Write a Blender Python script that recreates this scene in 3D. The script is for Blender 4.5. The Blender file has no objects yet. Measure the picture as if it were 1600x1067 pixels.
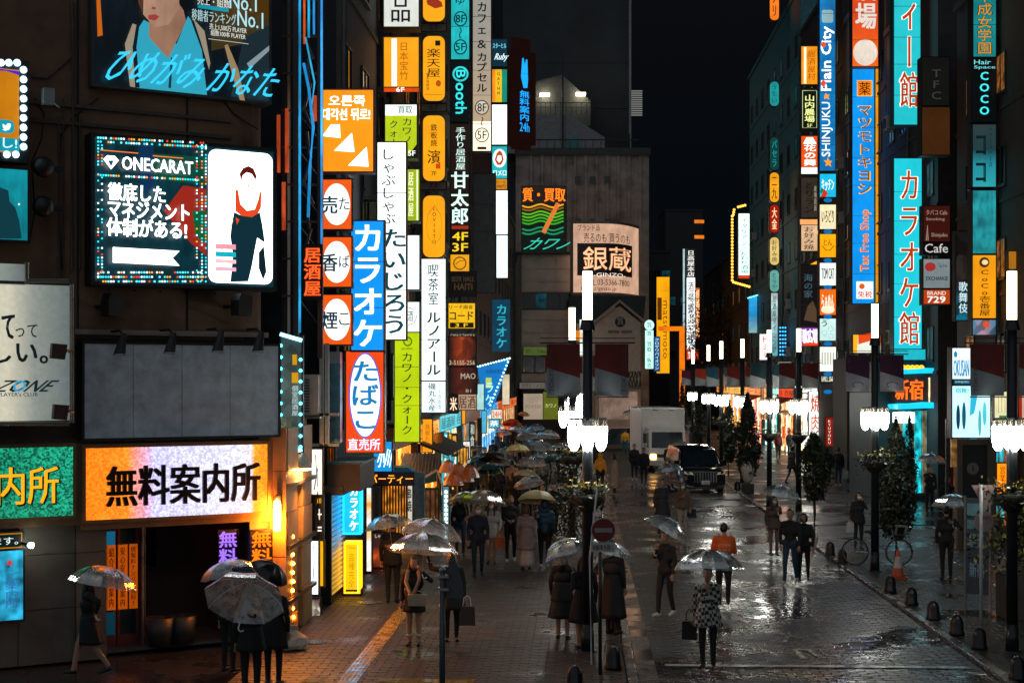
import bpy, math, random
import numpy as np
from mathutils import Vector, Matrix, Euler
R = math.radians
rnd = random.Random(7)
sc = bpy.context.scene
COL = sc.collection
F, CX, HY, H = 2400.0, 800.0, 595.0, 4.7      # focal length and horizon of the 1600x1067 photograph, eye height

# ---------------------------------------------------------------- camera, night sky, glow
cam = bpy.data.cameras.new('camera'); cam.sensor_width = 36; cam.lens = 36*F/1600
cam.shift_y = (HY-533.5)/1600; cam.clip_start = .5; cam.clip_end = 3000
cam.dof.use_dof = False
co = bpy.data.objects.new('camera', cam); COL.objects.link(co); sc.camera = co
co.location = (0, 0, H); co.rotation_euler = (R(90), 0, 0)
w = bpy.data.worlds.new('World'); sc.world = w; w.use_nodes = True
nt = w.node_tree; nt.nodes.clear()
sky = nt.nodes.new('ShaderNodeTexSky'); sky.sky_type = 'NISHITA'; sky.sun_disc = False
sky.sun_elevation = R(-4); sky.sun_rotation = R(200)
bg = nt.nodes.new('ShaderNodeBackground'); bg.inputs[1].default_value = .1
wo = nt.nodes.new('ShaderNodeOutputWorld')
ad = nt.nodes.new('ShaderNodeVectorMath'); ad.operation = 'ADD'; ad.inputs[1].default_value = (.012, .022, .034)   # the city lights up the rain cloud
nt.links.new(sky.outputs[0], ad.inputs[0]); nt.links.new(ad.outputs[0], bg.inputs[0]); nt.links.new(bg.outputs[0], wo.inputs[0])
sl = bpy.data.lights.new('city_glow', 'SUN'); sl.energy = .36; sl.angle = R(120); sl.color = (.84, .92, 1)
so = bpy.data.objects.new('city_glow', sl); COL.objects.link(so); so.rotation_euler = (R(64), 0, R(-14))
vs = sc.view_settings
sc.display_settings.display_device = 'sRGB'
vs.view_transform = 'Standard'; vs.look = 'None'; vs.exposure = .36; vs.gamma = 1; vs.use_curve_mapping = False
sc.cycles.use_denoising = True
sc.cycles.max_bounces = 6; sc.cycles.diffuse_bounces = 2; sc.cycles.glossy_bounces = 3
sc.cycles.transparent_max_bounces = 24; sc.cycles.transmission_bounces = 4
sc.cycles.sample_clamp_indirect = 4; sc.cycles.caustics_reflective = False; sc.cycles.caustics_refractive = False

# ---------------------------------------------------------------- materials
def lin(c):
    if isinstance(c, str):
        c = c.lstrip('#'); c = [int(c[i:i+2], 16)/255 for i in (0, 2, 4)]
        return tuple(x/12.92 if x < .04045 else ((x+.055)/1.055)**2.4 for x in c)
    return tuple(c)
MC = {}
def mat(col, rough=.6, metal=0, var=.25, scale=3., bump=.0, bscale=40., spec=.5, coat=0):
    """plain surface with a little grime"""
    key = ('m', str(col), rough, metal, var, scale, bump, bscale, spec, coat)
    if key in MC: return MC[key]
    m = bpy.data.materials.new('surface'); m.use_nodes = True; n = m.node_tree; b = n.nodes['Principled BSDF']
    c = lin(col)
    b.inputs['Base Color'].default_value = (*c, 1); b.inputs['Roughness'].default_value = rough
    b.inputs['Metallic'].default_value = metal; b.inputs['Specular IOR Level'].default_value = spec
    b.inputs['Coat Weight'].default_value = coat
    if var or bump:
        tc = n.nodes.new('ShaderNodeTexCoord')
    if var:
        nz = n.nodes.new('ShaderNodeTexNoise'); nz.inputs['Scale'].default_value = scale; nz.inputs['Detail'].default_value = 6
        nz.inputs['Roughness'].default_value = .65
        n.links.new(tc.outputs['Object'], nz.inputs[0])
        cr = n.nodes.new('ShaderNodeValToRGB')
        cr.color_ramp.elements[0].position = .3; cr.color_ramp.elements[1].position = .7
        cr.color_ramp.elements[0].color = (*[x*(1-var) for x in c], 1); cr.color_ramp.elements[1].color = (*[min(1, x*(1+var)) for x in c], 1)
        n.links.new(nz.outputs[0], cr.inputs[0]); n.links.new(cr.outputs[0], b.inputs['Base Color'])
        mr = n.nodes.new('ShaderNodeMapRange'); mr.inputs[3].default_value = max(.03, rough-.14); mr.inputs[4].default_value = min(1, rough+.14)
        n.links.new(nz.outputs[0], mr.inputs[0]); n.links.new(mr.outputs[0], b.inputs['Roughness'])
    if bump:
        nb = n.nodes.new('ShaderNodeTexNoise'); nb.inputs['Scale'].default_value = bscale; nb.inputs['Detail'].default_value = 4
        n.links.new(tc.outputs['Object'], nb.inputs[0])
        bp = n.nodes.new('ShaderNodeBump'); bp.inputs['Strength'].default_value = bump; bp.inputs['Distance'].default_value = .02
        n.links.new(nb.outputs[0], bp.inputs['Height']); n.links.new(bp.outputs[0], b.inputs['Normal'])
    MC[key] = m; return m
def glow(col, st=1., var=.12, sample=True, scale=.9):
    """something that gives off light: a lamp, a neon tube or the lit face of a sign"""
    key = ('g', str(col), st, var, sample, scale)
    if key in MC: return MC[key]
    m = bpy.data.materials.new('lit'); m.use_nodes = True; n = m.node_tree; b = n.nodes['Principled BSDF']
    c = lin(col)
    b.inputs['Base Color'].default_value = (*[x*.25 for x in c], 1); b.inputs['Roughness'].default_value = .35
    b.inputs['Emission Color'].default_value = (*c, 1); b.inputs['Emission Strength'].default_value = st
    if var:
        tc = n.nodes.new('ShaderNodeTexCoord'); nz = n.nodes.new('ShaderNodeTexNoise')
        nz.inputs['Scale'].default_value = scale; nz.inputs['Detail'].default_value = 1
        n.links.new(tc.outputs['Object'], nz.inputs[0])
        mr = n.nodes.new('ShaderNodeMapRange'); mr.inputs[1].default_value = .3; mr.inputs[2].default_value = .7
        mr.inputs[3].default_value = st*(1-var*1.6); mr.inputs[4].default_value = st*(1+var)
        n.links.new(nz.outputs[0], mr.inputs[0])
        n2 = n.nodes.new('ShaderNodeTexNoise'); n2.inputs['Scale'].default_value = 7; n2.inputs['Detail'].default_value = 5; mp = n.nodes.new('ShaderNodeMapping'); mp.inputs['Scale'].default_value = (1, 1, .35)
        n.links.new(tc.outputs['Object'], mp.inputs[0]); n.links.new(mp.outputs[0], n2.inputs[0]); m2 = n.nodes.new('ShaderNodeMapRange'); m2.inputs[1].default_value = .3; m2.inputs[2].default_value = .6; m2.inputs[3].default_value = 1-var*1.3
        n.links.new(n2.outputs[0], m2.inputs[0]); mu = n.nodes.new('ShaderNodeMath'); mu.operation = 'MULTIPLY'; n.links.new(mr.outputs[0], mu.inputs[0]); n.links.new(m2.outputs[0], mu.inputs[1]); n.links.new(mu.outputs[0], b.inputs['Emission Strength'])
    m.cycles.emission_sampling = 'FRONT' if sample else 'NONE'
    MC[key] = m; return m
def ink(col, st=1.):
    return glow(col, st, 0, False)
def vinyl(tint=(.78, .93, 1), alpha=.36, rough=.09, name='vinyl'):
    key = ('v', tint, alpha, rough)
    if key in MC: return MC[key]
    m = bpy.data.materials.new(name); m.use_nodes = True; n = m.node_tree; n.nodes.clear()
    out = n.nodes.new('ShaderNodeOutputMaterial'); mx = n.nodes.new('ShaderNodeMixShader')
    tr = n.nodes.new('ShaderNodeBsdfTransparent'); tr.inputs[0].default_value = (.93, .96, .97, 1)
    pb = n.nodes.new('ShaderNodeBsdfPrincipled'); pb.inputs['Base Color'].default_value = (*tint, 1); pb.inputs['Roughness'].default_value = rough
    pb.inputs['Specular IOR Level'].default_value = .9
    tl = n.nodes.new('ShaderNodeBsdfTranslucent'); tl.inputs[0].default_value = (*tint, 1)
    m2 = n.nodes.new('ShaderNodeMixShader'); m2.inputs[0].default_value = .4
    tc = n.nodes.new('ShaderNodeTexCoord'); nz = n.nodes.new('ShaderNodeTexNoise'); nz.inputs['Scale'].default_value = 9; nz.inputs['Detail'].default_value = 5
    n.links.new(tc.outputs['Object'], nz.inputs[0])
    vo = n.nodes.new('ShaderNodeTexVoronoi'); vo.inputs['Scale'].default_value = 38; n.links.new(tc.outputs['Object'], vo.inputs[0])
    ad = n.nodes.new('ShaderNodeMath'); ad.operation = 'MULTIPLY_ADD'; ad.inputs[1].default_value = .35
    n.links.new(vo.outputs['Distance'], ad.inputs[0]); n.links.new(nz.outputs[0], ad.inputs[2])
    bp = n.nodes.new('ShaderNodeBump'); bp.inputs['Strength'].default_value = .35; bp.inputs['Distance'].default_value = .02
    n.links.new(ad.outputs[0], bp.inputs['Height']); n.links.new(bp.outputs[0], pb.inputs['Normal'])
    mr = n.nodes.new('ShaderNodeMapRange'); mr.inputs[1].default_value = .3; mr.inputs[2].default_value = .72
    mr.inputs[3].default_value = alpha*.55; mr.inputs[4].default_value = min(1, alpha*1.7)
    n.links.new(nz.outputs[0], mr.inputs[0])
    gl = n.nodes.new('ShaderNodeBsdfGlossy'); gl.inputs['Color'].default_value = (1, 1, 1, 1); gl.inputs['Roughness'].default_value = rough; n.links.new(bp.outputs[0], gl.inputs['Normal'])
    fr_ = n.nodes.new('ShaderNodeLayerWeight'); fr_.inputs[0].default_value = .45; m3 = n.nodes.new('ShaderNodeMixShader'); g_ = n.nodes.new('ShaderNodeNewGeometry')
    ri = n.nodes.new('ShaderNodeMapRange'); ri.inputs[3].default_value = .55; ri.inputs[4].default_value = 1.35; n.links.new(g_.outputs['Random Per Island'], ri.inputs[0])
    fm = n.nodes.new('ShaderNodeMath'); fm.operation = 'MULTIPLY'; n.links.new(fr_.outputs['Facing'], fm.inputs[0]); n.links.new(ri.outputs[0], fm.inputs[1])
    am_ = n.nodes.new('ShaderNodeMath'); am_.operation = 'MULTIPLY'; n.links.new(mr.outputs[0], am_.inputs[0]); n.links.new(ri.outputs[0], am_.inputs[1])
    n.links.new(pb.outputs[0], m2.inputs[1]); n.links.new(tl.outputs[0], m2.inputs[2])
    n.links.new(am_.outputs[0], mx.inputs[0]); n.links.new(tr.outputs[0], mx.inputs[1]); n.links.new(m2.outputs[0], mx.inputs[2])
    n.links.new(fm.outputs[0], m3.inputs[0]); n.links.new(mx.outputs[0], m3.inputs[1]); n.links.new(gl.outputs[0], m3.inputs[2]); n.links.new(m3.outputs[0], out.inputs[0]); MC[key] = m; return m
def wet(c0, c1, r0=.08, r1=.4, pud=.55, scale=.6, bump=.25, stain=.5):
    """wet paving: grime, water film in patches"""
    m = bpy.data.materials.new('wet paving'); m.use_nodes = True; n = m.node_tree; b = n.nodes['Principled BSDF']
    g = n.nodes.new('ShaderNodeNewGeometry'); oi = n.nodes.new('ShaderNodeObjectInfo')
    n1 = n.nodes.new('ShaderNodeTexNoise'); n1.inputs['Scale'].default_value = scale; n1.inputs['Detail'].default_value = 5
    n2 = n.nodes.new('ShaderNodeTexNoise'); n2.inputs['Scale'].default_value = 7; n2.inputs['Detail'].default_value = 6
    n3 = n.nodes.new('ShaderNodeTexNoise'); n3.inputs['Scale'].default_value = 60; n3.inputs['Detail'].default_value = 3
    for q in (n1, n2, n3): n.links.new(g.outputs['Position'], q.inputs[0])
    cr = n.nodes.new('ShaderNodeValToRGB'); cr.color_ramp.elements[0].color = (*c0, 1); cr.color_ramp.elements[1].color = (*c1, 1)
    cr.color_ramp.elements[0].position = .32; cr.color_ramp.elements[1].position = .7
    n.links.new(n2.outputs[0], cr.inputs[0])
    isl = n.nodes.new('ShaderNodeMapRange'); isl.inputs[3].default_value = .65; isl.inputs[4].default_value = 1.3
    n.links.new(g.outputs['Random Per Island'], isl.inputs[0])
    mu = n.nodes.new('ShaderNodeVectorMath'); mu.operation = 'SCALE'
    n.links.new(cr.outputs[0], mu.inputs[0]); n.links.new(isl.outputs[0], mu.inputs['Scale']); n.links.new(mu.outputs[0], b.inputs['Base Color'])
    mr = n.nodes.new('ShaderNodeMapRange'); mr.inputs[1].default_value = pud-.1; mr.inputs[2].default_value = pud+.06
    mr.inputs[3].default_value = r1; mr.inputs[4].default_value = r0
    n.links.new(n1.outputs[0], mr.inputs[0])
    ra = n.nodes.new('ShaderNodeMath'); ra.operation = 'MULTIPLY_ADD'; ra.inputs[1].default_value = .22; n.links.new(n2.outputs[0], ra.inputs[0]); n.links.new(mr.outputs[0], ra.inputs[2])
    sb = n.nodes.new('ShaderNodeMath'); sb.operation = 'SUBTRACT'; sb.inputs[1].default_value = .1; n.links.new(ra.outputs[0], sb.inputs[0])
    n.links.new(sb.outputs[0], b.inputs['Roughness'])
    st = n.nodes.new('ShaderNodeMapRange'); st.inputs[1].default_value = r0; st.inputs[2].default_value = r1; st.inputs[3].default_value = bump*.25; st.inputs[4].default_value = bump
    n.links.new(mr.outputs[0], st.inputs[0])
    bp = n.nodes.new('ShaderNodeBump'); bp.inputs['Distance'].default_value = .006
    n.links.new(st.outputs[0], bp.inputs['Strength']); n.links.new(n3.outputs[0], bp.inputs['Height']); n.links.new(bp.outputs[0], b.inputs['Normal'])
    b.inputs['Specular IOR Level'].default_value = .62
    return m
DARK = mat((.012, .014, .016), .45); BLACK = mat((.006, .007, .008), .5); STEEL = mat((.3, .31, .32), .35, .9)
GREY = mat((.16, .16, .16), .6, bump=.2); POLE = mat((.022, .028, .032), .32, .3); WHITE = mat((.7, .7, .68), .5)
CONC = mat((.17, .135, .11), .8, var=.45, scale=.7, bump=.4, bscale=14); CONCD = mat((.08, .075, .075), .8, var=.45, scale=.6, bump=.4, bscale=10)

# ---------------------------------------------------------------- mesh building
class MB:
    def __init__(s): s.v = []; s.f = []; s.m = []; s.mats = []
    def mi(s, m):
        if m not in s.mats: s.mats.append(m)
        return s.mats.index(m)
    def add(s, vs_, fs, m):
        k = len(s.v); i = s.mi(m); s.v += [tuple(q) for q in vs_]
        for f in fs: s.f.append(tuple(k+j for j in f)); s.m.append(i)
    def box(s, x0, x1, y0, y1, z0, z1, m, M=None):
        vs_ = [Vector((x, y, z)) for z in (z0, z1) for y in (y0, y1) for x in (x0, x1)]
        if M is not None: vs_ = [M @ q for q in vs_]
        s.add(vs_, [(0, 2, 3, 1), (4, 5, 7, 6), (0, 1, 5, 4), (2, 6, 7, 3), (0, 4, 6, 2), (1, 3, 7, 5)], m)
    def rbox(s, x0, x1, y0, y1, z0, z1, r, m, n=4, axis='y'):
        """box with rounded corners in the x z outline (axis y) or the x y outline (axis z)"""
        pts = []
        u0, u1, w0, w1 = (x0, x1, z0, z1) if axis == 'y' else (x0, x1, y0, y1)
        for cx, cz, a in ((u1-r, w1-r, 0), (u0+r, w1-r, 90), (u0+r, w0+r, 180), (u1-r, w0+r, 270)):
            for k in range(n+1):
                t = R(a+90*k/n); pts.append((cx+r*math.cos(t), cz+r*math.sin(t)))
        if axis == 'y': s.prism([(p, y0, q) for p, q in pts], (0, y1-y0, 0), m)
        else: s.prism([(p, q, z0) for p, q in pts], (0, 0, z1-z0), m)
    def prism(s, pts, ext, m):
        n = len(pts); e = Vector(ext); a = [Vector(p) for p in pts]
        s.add(a+[p+e for p in a], [tuple(range(n)), tuple(range(2*n-1, n-1, -1))]+[(i, i+n, (i+1) % n+n, (i+1) % n) for i in range(n)], m)
    def poly(s, pts, m): s.add(pts, [tuple(range(len(pts)))], m)
    def cone(s, p0, p1, r0, r1, m, n=10, caps=True):
        p0, p1 = Vector(p0), Vector(p1); d = (p1-p0)
        if d.length < 1e-6: return
        q = d.to_track_quat('Z', 'Y'); vs_ = []
        for p, r in ((p0, r0), (p1, r1)):
            for k in range(n):
                a = 2*math.pi*k/n; vs_.append(p+q @ Vector((r*math.cos(a), r*math.sin(a), 0)))
        fs = [(k, (k+1) % n, (k+1) % n+n, k+n) for k in range(n)]
        if caps: fs += [tuple(range(n-1, -1, -1)), tuple(range(n, 2*n))]
        s.add(vs_, fs, m)
    def tube(s, pts, r, m, n=6):
        pts = [Vector(p) for p in pts]; L = len(pts); vs_ = []
        rs = r if isinstance(r, (list, tuple)) else [r]*L
        for i, p in enumerate(pts):
            d = (pts[min(i+1, L-1)]-pts[max(i-1, 0)]).normalized(); q = d.to_track_quat('Z', 'Y')
            for k in range(n):
                a = 2*math.pi*k/n; vs_.append(p+q @ Vector((rs[i]*math.cos(a), rs[i]*math.sin(a), 0)))
        fs = [(i*n+k, i*n+(k+1) % n, (i+1)*n+(k+1) % n, (i+1)*n+k) for i in range(L-1) for k in range(n)]
        fs += [tuple(range(n-1, -1, -1)), tuple(range((L-1)*n, L*n))]
        s.add(vs_, fs, m)
    def lathe(s, prof, m, c=(0, 0, 0), n=16, sx=1, sy=1, M=None):
        vs_ = []
        for r, z in prof:
            for k in range(n):
                a = 2*math.pi*k/n; q = Vector((c[0]+sx*r*math.cos(a), c[1]+sy*r*math.sin(a), c[2]+z)); vs_.append(M @ q if M is not None else q)
        L = len(prof)
        fs = [(i*n+k, i*n+(k+1) % n, (i+1)*n+(k+1) % n, (i+1)*n+k) for i in range(L-1) for k in range(n)]
        fs += [tuple(range(n-1, -1, -1)), tuple(range((L-1)*n, L*n))]
        s.add(vs_, fs, m)
    def ball(s, c, rx, ry=None, rz=None, m=None, n=12, k=8, M=None):
        ry = rx if ry is None else ry; rz = rx if rz is None else rz
        s.lathe([(max(1e-4, math.sin(math.pi*i/k)), -math.cos(math.pi*i/k)*rz) for i in range(k+1)], m, c, n, rx, ry, M)
    def disc(s, c, r, m, n=24, rz=None):
        rz = r if rz is None else rz
        s.poly([(c[0]+r*math.cos(2*math.pi*k/n), c[1], c[2]+rz*math.sin(2*math.pi*k/n)) for k in range(n)], m)
    def build(s, name, parent=None, smooth=False, loc=None):
        me = bpy.data.meshes.new(name); me.from_pydata([tuple(q) for q in s.v], [], s.f)
        for m in s.mats: me.materials.append(m)
        me.polygons.foreach_set('material_index', s.m)
        if smooth: me.shade_smooth()
        me.update()
        return link(name, me, parent, loc)
def link(name, me, parent=None, loc=None, rz=0):
    o = bpy.data.objects.new(name, me); COL.objects.link(o)
    if parent is not None: o.parent = parent
    if loc is not None: o.location = loc
    if rz: o.rotation_euler.z = rz
    return o
def tag(o, label=None, cat=None, group=None, kind=None):
    for k, v in (('label', label), ('category', cat), ('group', group), ('kind', kind)):
        if v: o[k] = v
    return o
def thing(name, label, cat, loc=(0, 0, 0), rz=0, group=None):
    o = bpy.data.objects.new(name, None); COL.objects.link(o); o.location = loc; o.rotation_euler.z = rz
    o.empty_display_size = .2
    return tag(o, label, cat, group)
def kids(o): return [q for q in COL.objects if q.parent == o]
def dup(o, loc=None, rz=None, label=None, parent=None, tree=None):
    c = o.copy(); COL.objects.link(c)
    if parent is not None: c.parent = parent
    if loc is not None: c.location = loc
    if rz is not None: c.rotation_euler.z = rz
    if label: c['label'] = label
    for k in (o.children): dup(k, parent=c)
    return c
def smooth_by_angle(o, deg=40):
    o.data.shade_smooth()
    try: o.data.set_sharp_from_angle(angle=R(deg))
    except Exception: pass
    return o

# ---------------------------------------------------------------- planes of the place (street geometry measured from the photograph)
class Frame:
    def __init__(s, o, d):
        L = math.hypot(*d); s.o = o; s.d = (d[0]/L, d[1]/L); s.rz = math.atan2(d[1], d[0])
    def u(s, px):
        rx = (px-CX)/F; return (rx*s.o[1]-s.o[0])/(s.d[0]-rx*s.d[1])
    def D(s, px): return s.o[1]+s.u(px)*s.d[1]
    def L(s, px, py):
        D = s.D(px); return s.u(px), H+(HY-py)/F*D
    def W(s, u, out=0):                       # world x, y of a place u along the plane, out in front of it
        return s.o[0]+u*s.d[0]+out*s.d[1], s.o[1]+u*s.d[1]-out*s.d[0]
def CF(D): return Frame((0, D), (1, 0))
K = .045
LW = Frame((-4.14, 29), (K, 1))               # left row of fronts
RW = Frame((17, 75.7), (-K, -1))              # right row of fronts
CW = Frame((-4.19, 28.0), (2.7, 1.7))         # corner front facing the crossing
def OF(fr, off): return Frame((fr.o[0]+off*fr.d[1], fr.o[1]-off*fr.d[0]), fr.d)   # the same plane moved out towards the street
def Dg(y): return H*F/(y-HY)                  # depth of a point on the ground
def G(px, py): D = Dg(py); return Vector(((px-CX)/F*D, D, 0))
def St(a, b):                                 # street coordinates: a across, b along from depth 25
    c = 1/math.sqrt(1+K*K); return (c*(a+K*b), 25+c*(b-K*a))
SRZ = -math.atan(K)

# ---------------------------------------------------------------- lettering
TC = {}
def glyphs(s, bold=0.):
    key = (s, bold)
    if key in TC: return TC[key]
    c = bpy.data.curves.new('lettering', 'FONT'); c.body = s; c.resolution_u = 2
    o = bpy.data.objects.new('lettering', c)
    m = bpy.data.meshes.new_from_object(o)
    v = np.empty(len(m.vertices)*3); m.vertices.foreach_get('co', v); v = v.reshape(-1, 3)[:, :2]
    f = [tuple(p.vertices) for p in m.polygons]
    bpy.data.objects.remove(o); bpy.data.meshes.remove(m); bpy.data.curves.remove(c)
    TC[key] = (v, f); return TC[key]
def text_into(mb, s, x0, z0, x1, z1, y, m, vert=False, bold=.02, rot=0, ext=0, slant=0):
    """lettering fitted into a rectangle of the local x z plane at depth y"""
    sh = [(0, 0)] if bold < .01 else [(-.011, 0), (.011, 0)] if bold < .03 else [(-.024, -.012), (.024, -.012), (-.024, .012), (.024, .012)]
    cell = (z1-z0)/max(1, len(s)) if vert else (x1-x0) if rot else (z1-z0)
    def put(v, f):
        for i, (a, b) in enumerate(sh): put1(v+np.array([a*cell, b*cell]), f, y-.0008*i)
    def put1(v, f, y):
        if ext:
            # raised characters: front faces and sides
            cnt = {}
            for g in f:
                for i in range(len(g)):
                    a, b = g[i], g[(i+1) % len(g)]
                    if (b, a) in cnt: del cnt[(b, a)]
                    else: cnt[(a, b)] = 1
            n = len(v)
            mb.add([(p[0], y-ext, p[1]) for p in v]+[(p[0], y, p[1]) for p in v], list(f)+[(a, b, b+n, a+n) for a, b in cnt], m)
        else: mb.add([(p[0], y, p[1]) for p in v], f, m)
    if vert:
        n = len(s); ch = (z1-z0)/n; cw = x1-x0
        for i, c in enumerate(s):
            if c == ' ': continue
            v, f = glyphs(c, bold)
            if not len(v): continue
            q = v.copy()
            if c in 'ー〜～-（）()…': 
                q = np.stack([v[:, 1]-.36, -(v[:, 0]-(v[:, 0].min()+v[:, 0].max())/2)], 1)
            else:
                q = v-np.array([(v[:, 0].min()+v[:, 0].max())/2, .36])
            q = q*np.array([cw/.95, ch/1.02])+np.array([(x0+x1)/2, z1-(i+.5)*ch])
            put(q, f)
    else:
        v, f = glyphs(s, bold)
        if not len(v): return
        q = v.copy()
        if rot == 90: q = np.stack([-v[:, 1], v[:, 0]], 1)
        if rot == -90: q = np.stack([v[:, 1], -v[:, 0]], 1)
        lo, hi = q.min(0), q.max(0); q = (q-lo)/np.maximum(hi-lo, 1e-5)
        if slant: q[:, 0] += slant*q[:, 1]
        put(q*np.array([x1-x0, z1-z0])+np.array([x0, z0]), f)

def sign(name, label, cat, box, fr, items, th=.22, house=None, group=None, lip=.03, extra=None, rounded=0, off=0.):
    """a sign box on the plane fr; box and items are given in photograph pixels and turned into metres on that plane"""
    if not isinstance(fr, Frame): fr = CF(fr)
    x0, y0, x1, y1 = box
    if off: fr = OF(fr, off); off = 0.
    cx = (x0+x1)/2; D = fr.D(cx); k = D/F
    uc = (fr.u(x0)+fr.u(x1))/2; zb = H+(HY-y1)*k
    X, Y = fr.W(uc, off)
    root = thing(name, label, cat, (X, Y, zb), fr.rz, group)
    ux = lambda p: fr.u(p)-uc
    uz = lambda p, px=cx: H+(HY-p)/F*fr.D(px)-zb
    house = house or DARK
    b = MB(); W = ux(x1)-ux(x0); Ht = uz(y0)
    if rounded:
        b.rbox(-W/2-lip, W/2+lip, 0, th, -lip, Ht+lip, rounded*W, house, 5)
    else:
        b.box(-W/2-lip, W/2+lip, .012, th, -lip, Ht+lip, house)
        for (a, c, e, g) in () if lip < 0 else ((-W/2-lip, -W/2, -lip, Ht+lip), (W/2, W/2+lip, -lip, Ht+lip), (-W/2, W/2, -lip, 0), (-W/2, W/2, Ht, Ht+lip)):
            b.box(a, c, -.012, .012, e, g, house)
    b.build('housing', root)
    lay = 0
    txt = {}
    y = -.002 if rounded else .006
    emb = None
    for it in items:
        t = it[0]; lay += 1; yy = y-.004*lay if (rounded or lay > 1) else y
        if t in 'rep':
            if t == 'r':
                _, a, c, e, g, col, st = it[:7]; am = (a+e)/2
                mm = col if isinstance(col, bpy.types.Material) else glow(col, st)
                q = MB(); rr = it[7] if len(it) > 7 else 0
                if rr:
                    q.rbox(ux(a), ux(e), yy, yy+.003, uz(g, am), uz(c, am), rr*(ux(e)-ux(a)), mm, 5)
                else: q.poly([(ux(a), yy, uz(g, am)), (ux(e), yy, uz(g, am)), (ux(e), yy, uz(c, am)), (ux(a), yy, uz(c, am))], mm)
                q.build('face' if lay == 1 else 'panel', root)
            elif t == 'e':
                _, a, c, e, g, col, st = it[:7]; mm = col if isinstance(col, bpy.types.Material) else glow(col, st)
                q = MB(); am = (a+e)/2; q.disc(((ux(a)+ux(e))/2, yy, (uz(c, am)+uz(g, am))/2), (ux(e)-ux(a))/2, mm, 32, (uz(c, am)-uz(g, am))/2); q.build('panel', root)
            else:
                _, pts, col, st = it
                q = MB(); q.poly([(ux(a), yy, uz(c, a)) for a, c in pts], ink(col, st) if not isinstance(col, bpy.types.Material) else col)
                q.build('emblem', root)
        elif t == 't':
            _, s, a, c, e, g, col, st = it[:8]; o = it[8] if len(it) > 8 else ''
            key = (str(col), st)
            if key not in txt: txt[key] = MB()
            ext = .05 if 'x' in o else 0
            am = (a+e)/2
            text_into(txt[key], s, ux(a), uz(g, am), ux(e), uz(c, am), yy-.004, col if isinstance(col, bpy.types.Material) else ink(col, st),
                      vert='v' in o, bold=.045 if 'B' in o else .0 if 'l' in o else .02, rot=90 if '+' in o else -90 if '-' in o else 0, ext=ext, slant=.25 if 's' in o else 0)
        elif t == 'l':                      # a line: pts, width in px
            _, pts, wd, col, st = it
            q = MB(); q.tube([(ux(a), yy-.01, uz(c, a)) for a, c in pts], wd*k/2, ink(col, st), 5); q.build('neon_tube', root)
    for q in txt.values(): q.build('lettering', root)
    if Ht > 2.6 and not rounded and lip > 0:      # seams between the acrylic sheets
        q = MB(); nn = int(Ht/1.35)
        for i in range(1, nn+1): z = Ht*i/(nn+1)+(i*37 % 5-2)*.03; q.box(-W/2, W/2, -.03, .0, z-.006, z+.006, GREY)
        q.build('seam', root)
    if extra: extra(root, ux, uz, k)
    return root
# ================================================================ ground
c_side = wet((.026, .016, .012), (.068, .044, .034), .1, .5, .66, .7, .5)
c_road = wet((.018, .018, .019), (.055, .055, .056), .1, .38, .55, .45, .4)
c_right = wet((.02, .017, .015), (.05, .043, .038), .09, .42, .6, .6)
c_asph = wet((.02, .02, .021), (.045, .045, .047), .1, .4, .5, .4, bump=.6)
c_base = mat((.012, .011, .011), .5, bump=.3)
g = MB()
g.add([(-400, -60, -.09), (400, -60, -.09), (400, 900, -.09), (-400, 900, -.09)], [(0, 1, 2, 3)], c_asph)
tag(g.build('ground'), kind='structure')
A_W, A_K1, A_K2, A_L, A_R = -4.4, 2.02, 7.78, 12.3, 14.9
def slab(name, a0, a1, b0, b1, top, m, hole=None):
    q = MB(); p = [St(a0, b0), St(a1, b0), St(a1, b1), St(a0, b1)]
    q.prism([(x, y, top-.3) for x, y in p][::-1], (0, 0, .3), m)
    return tag(q.build(name), kind='structure')
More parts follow.
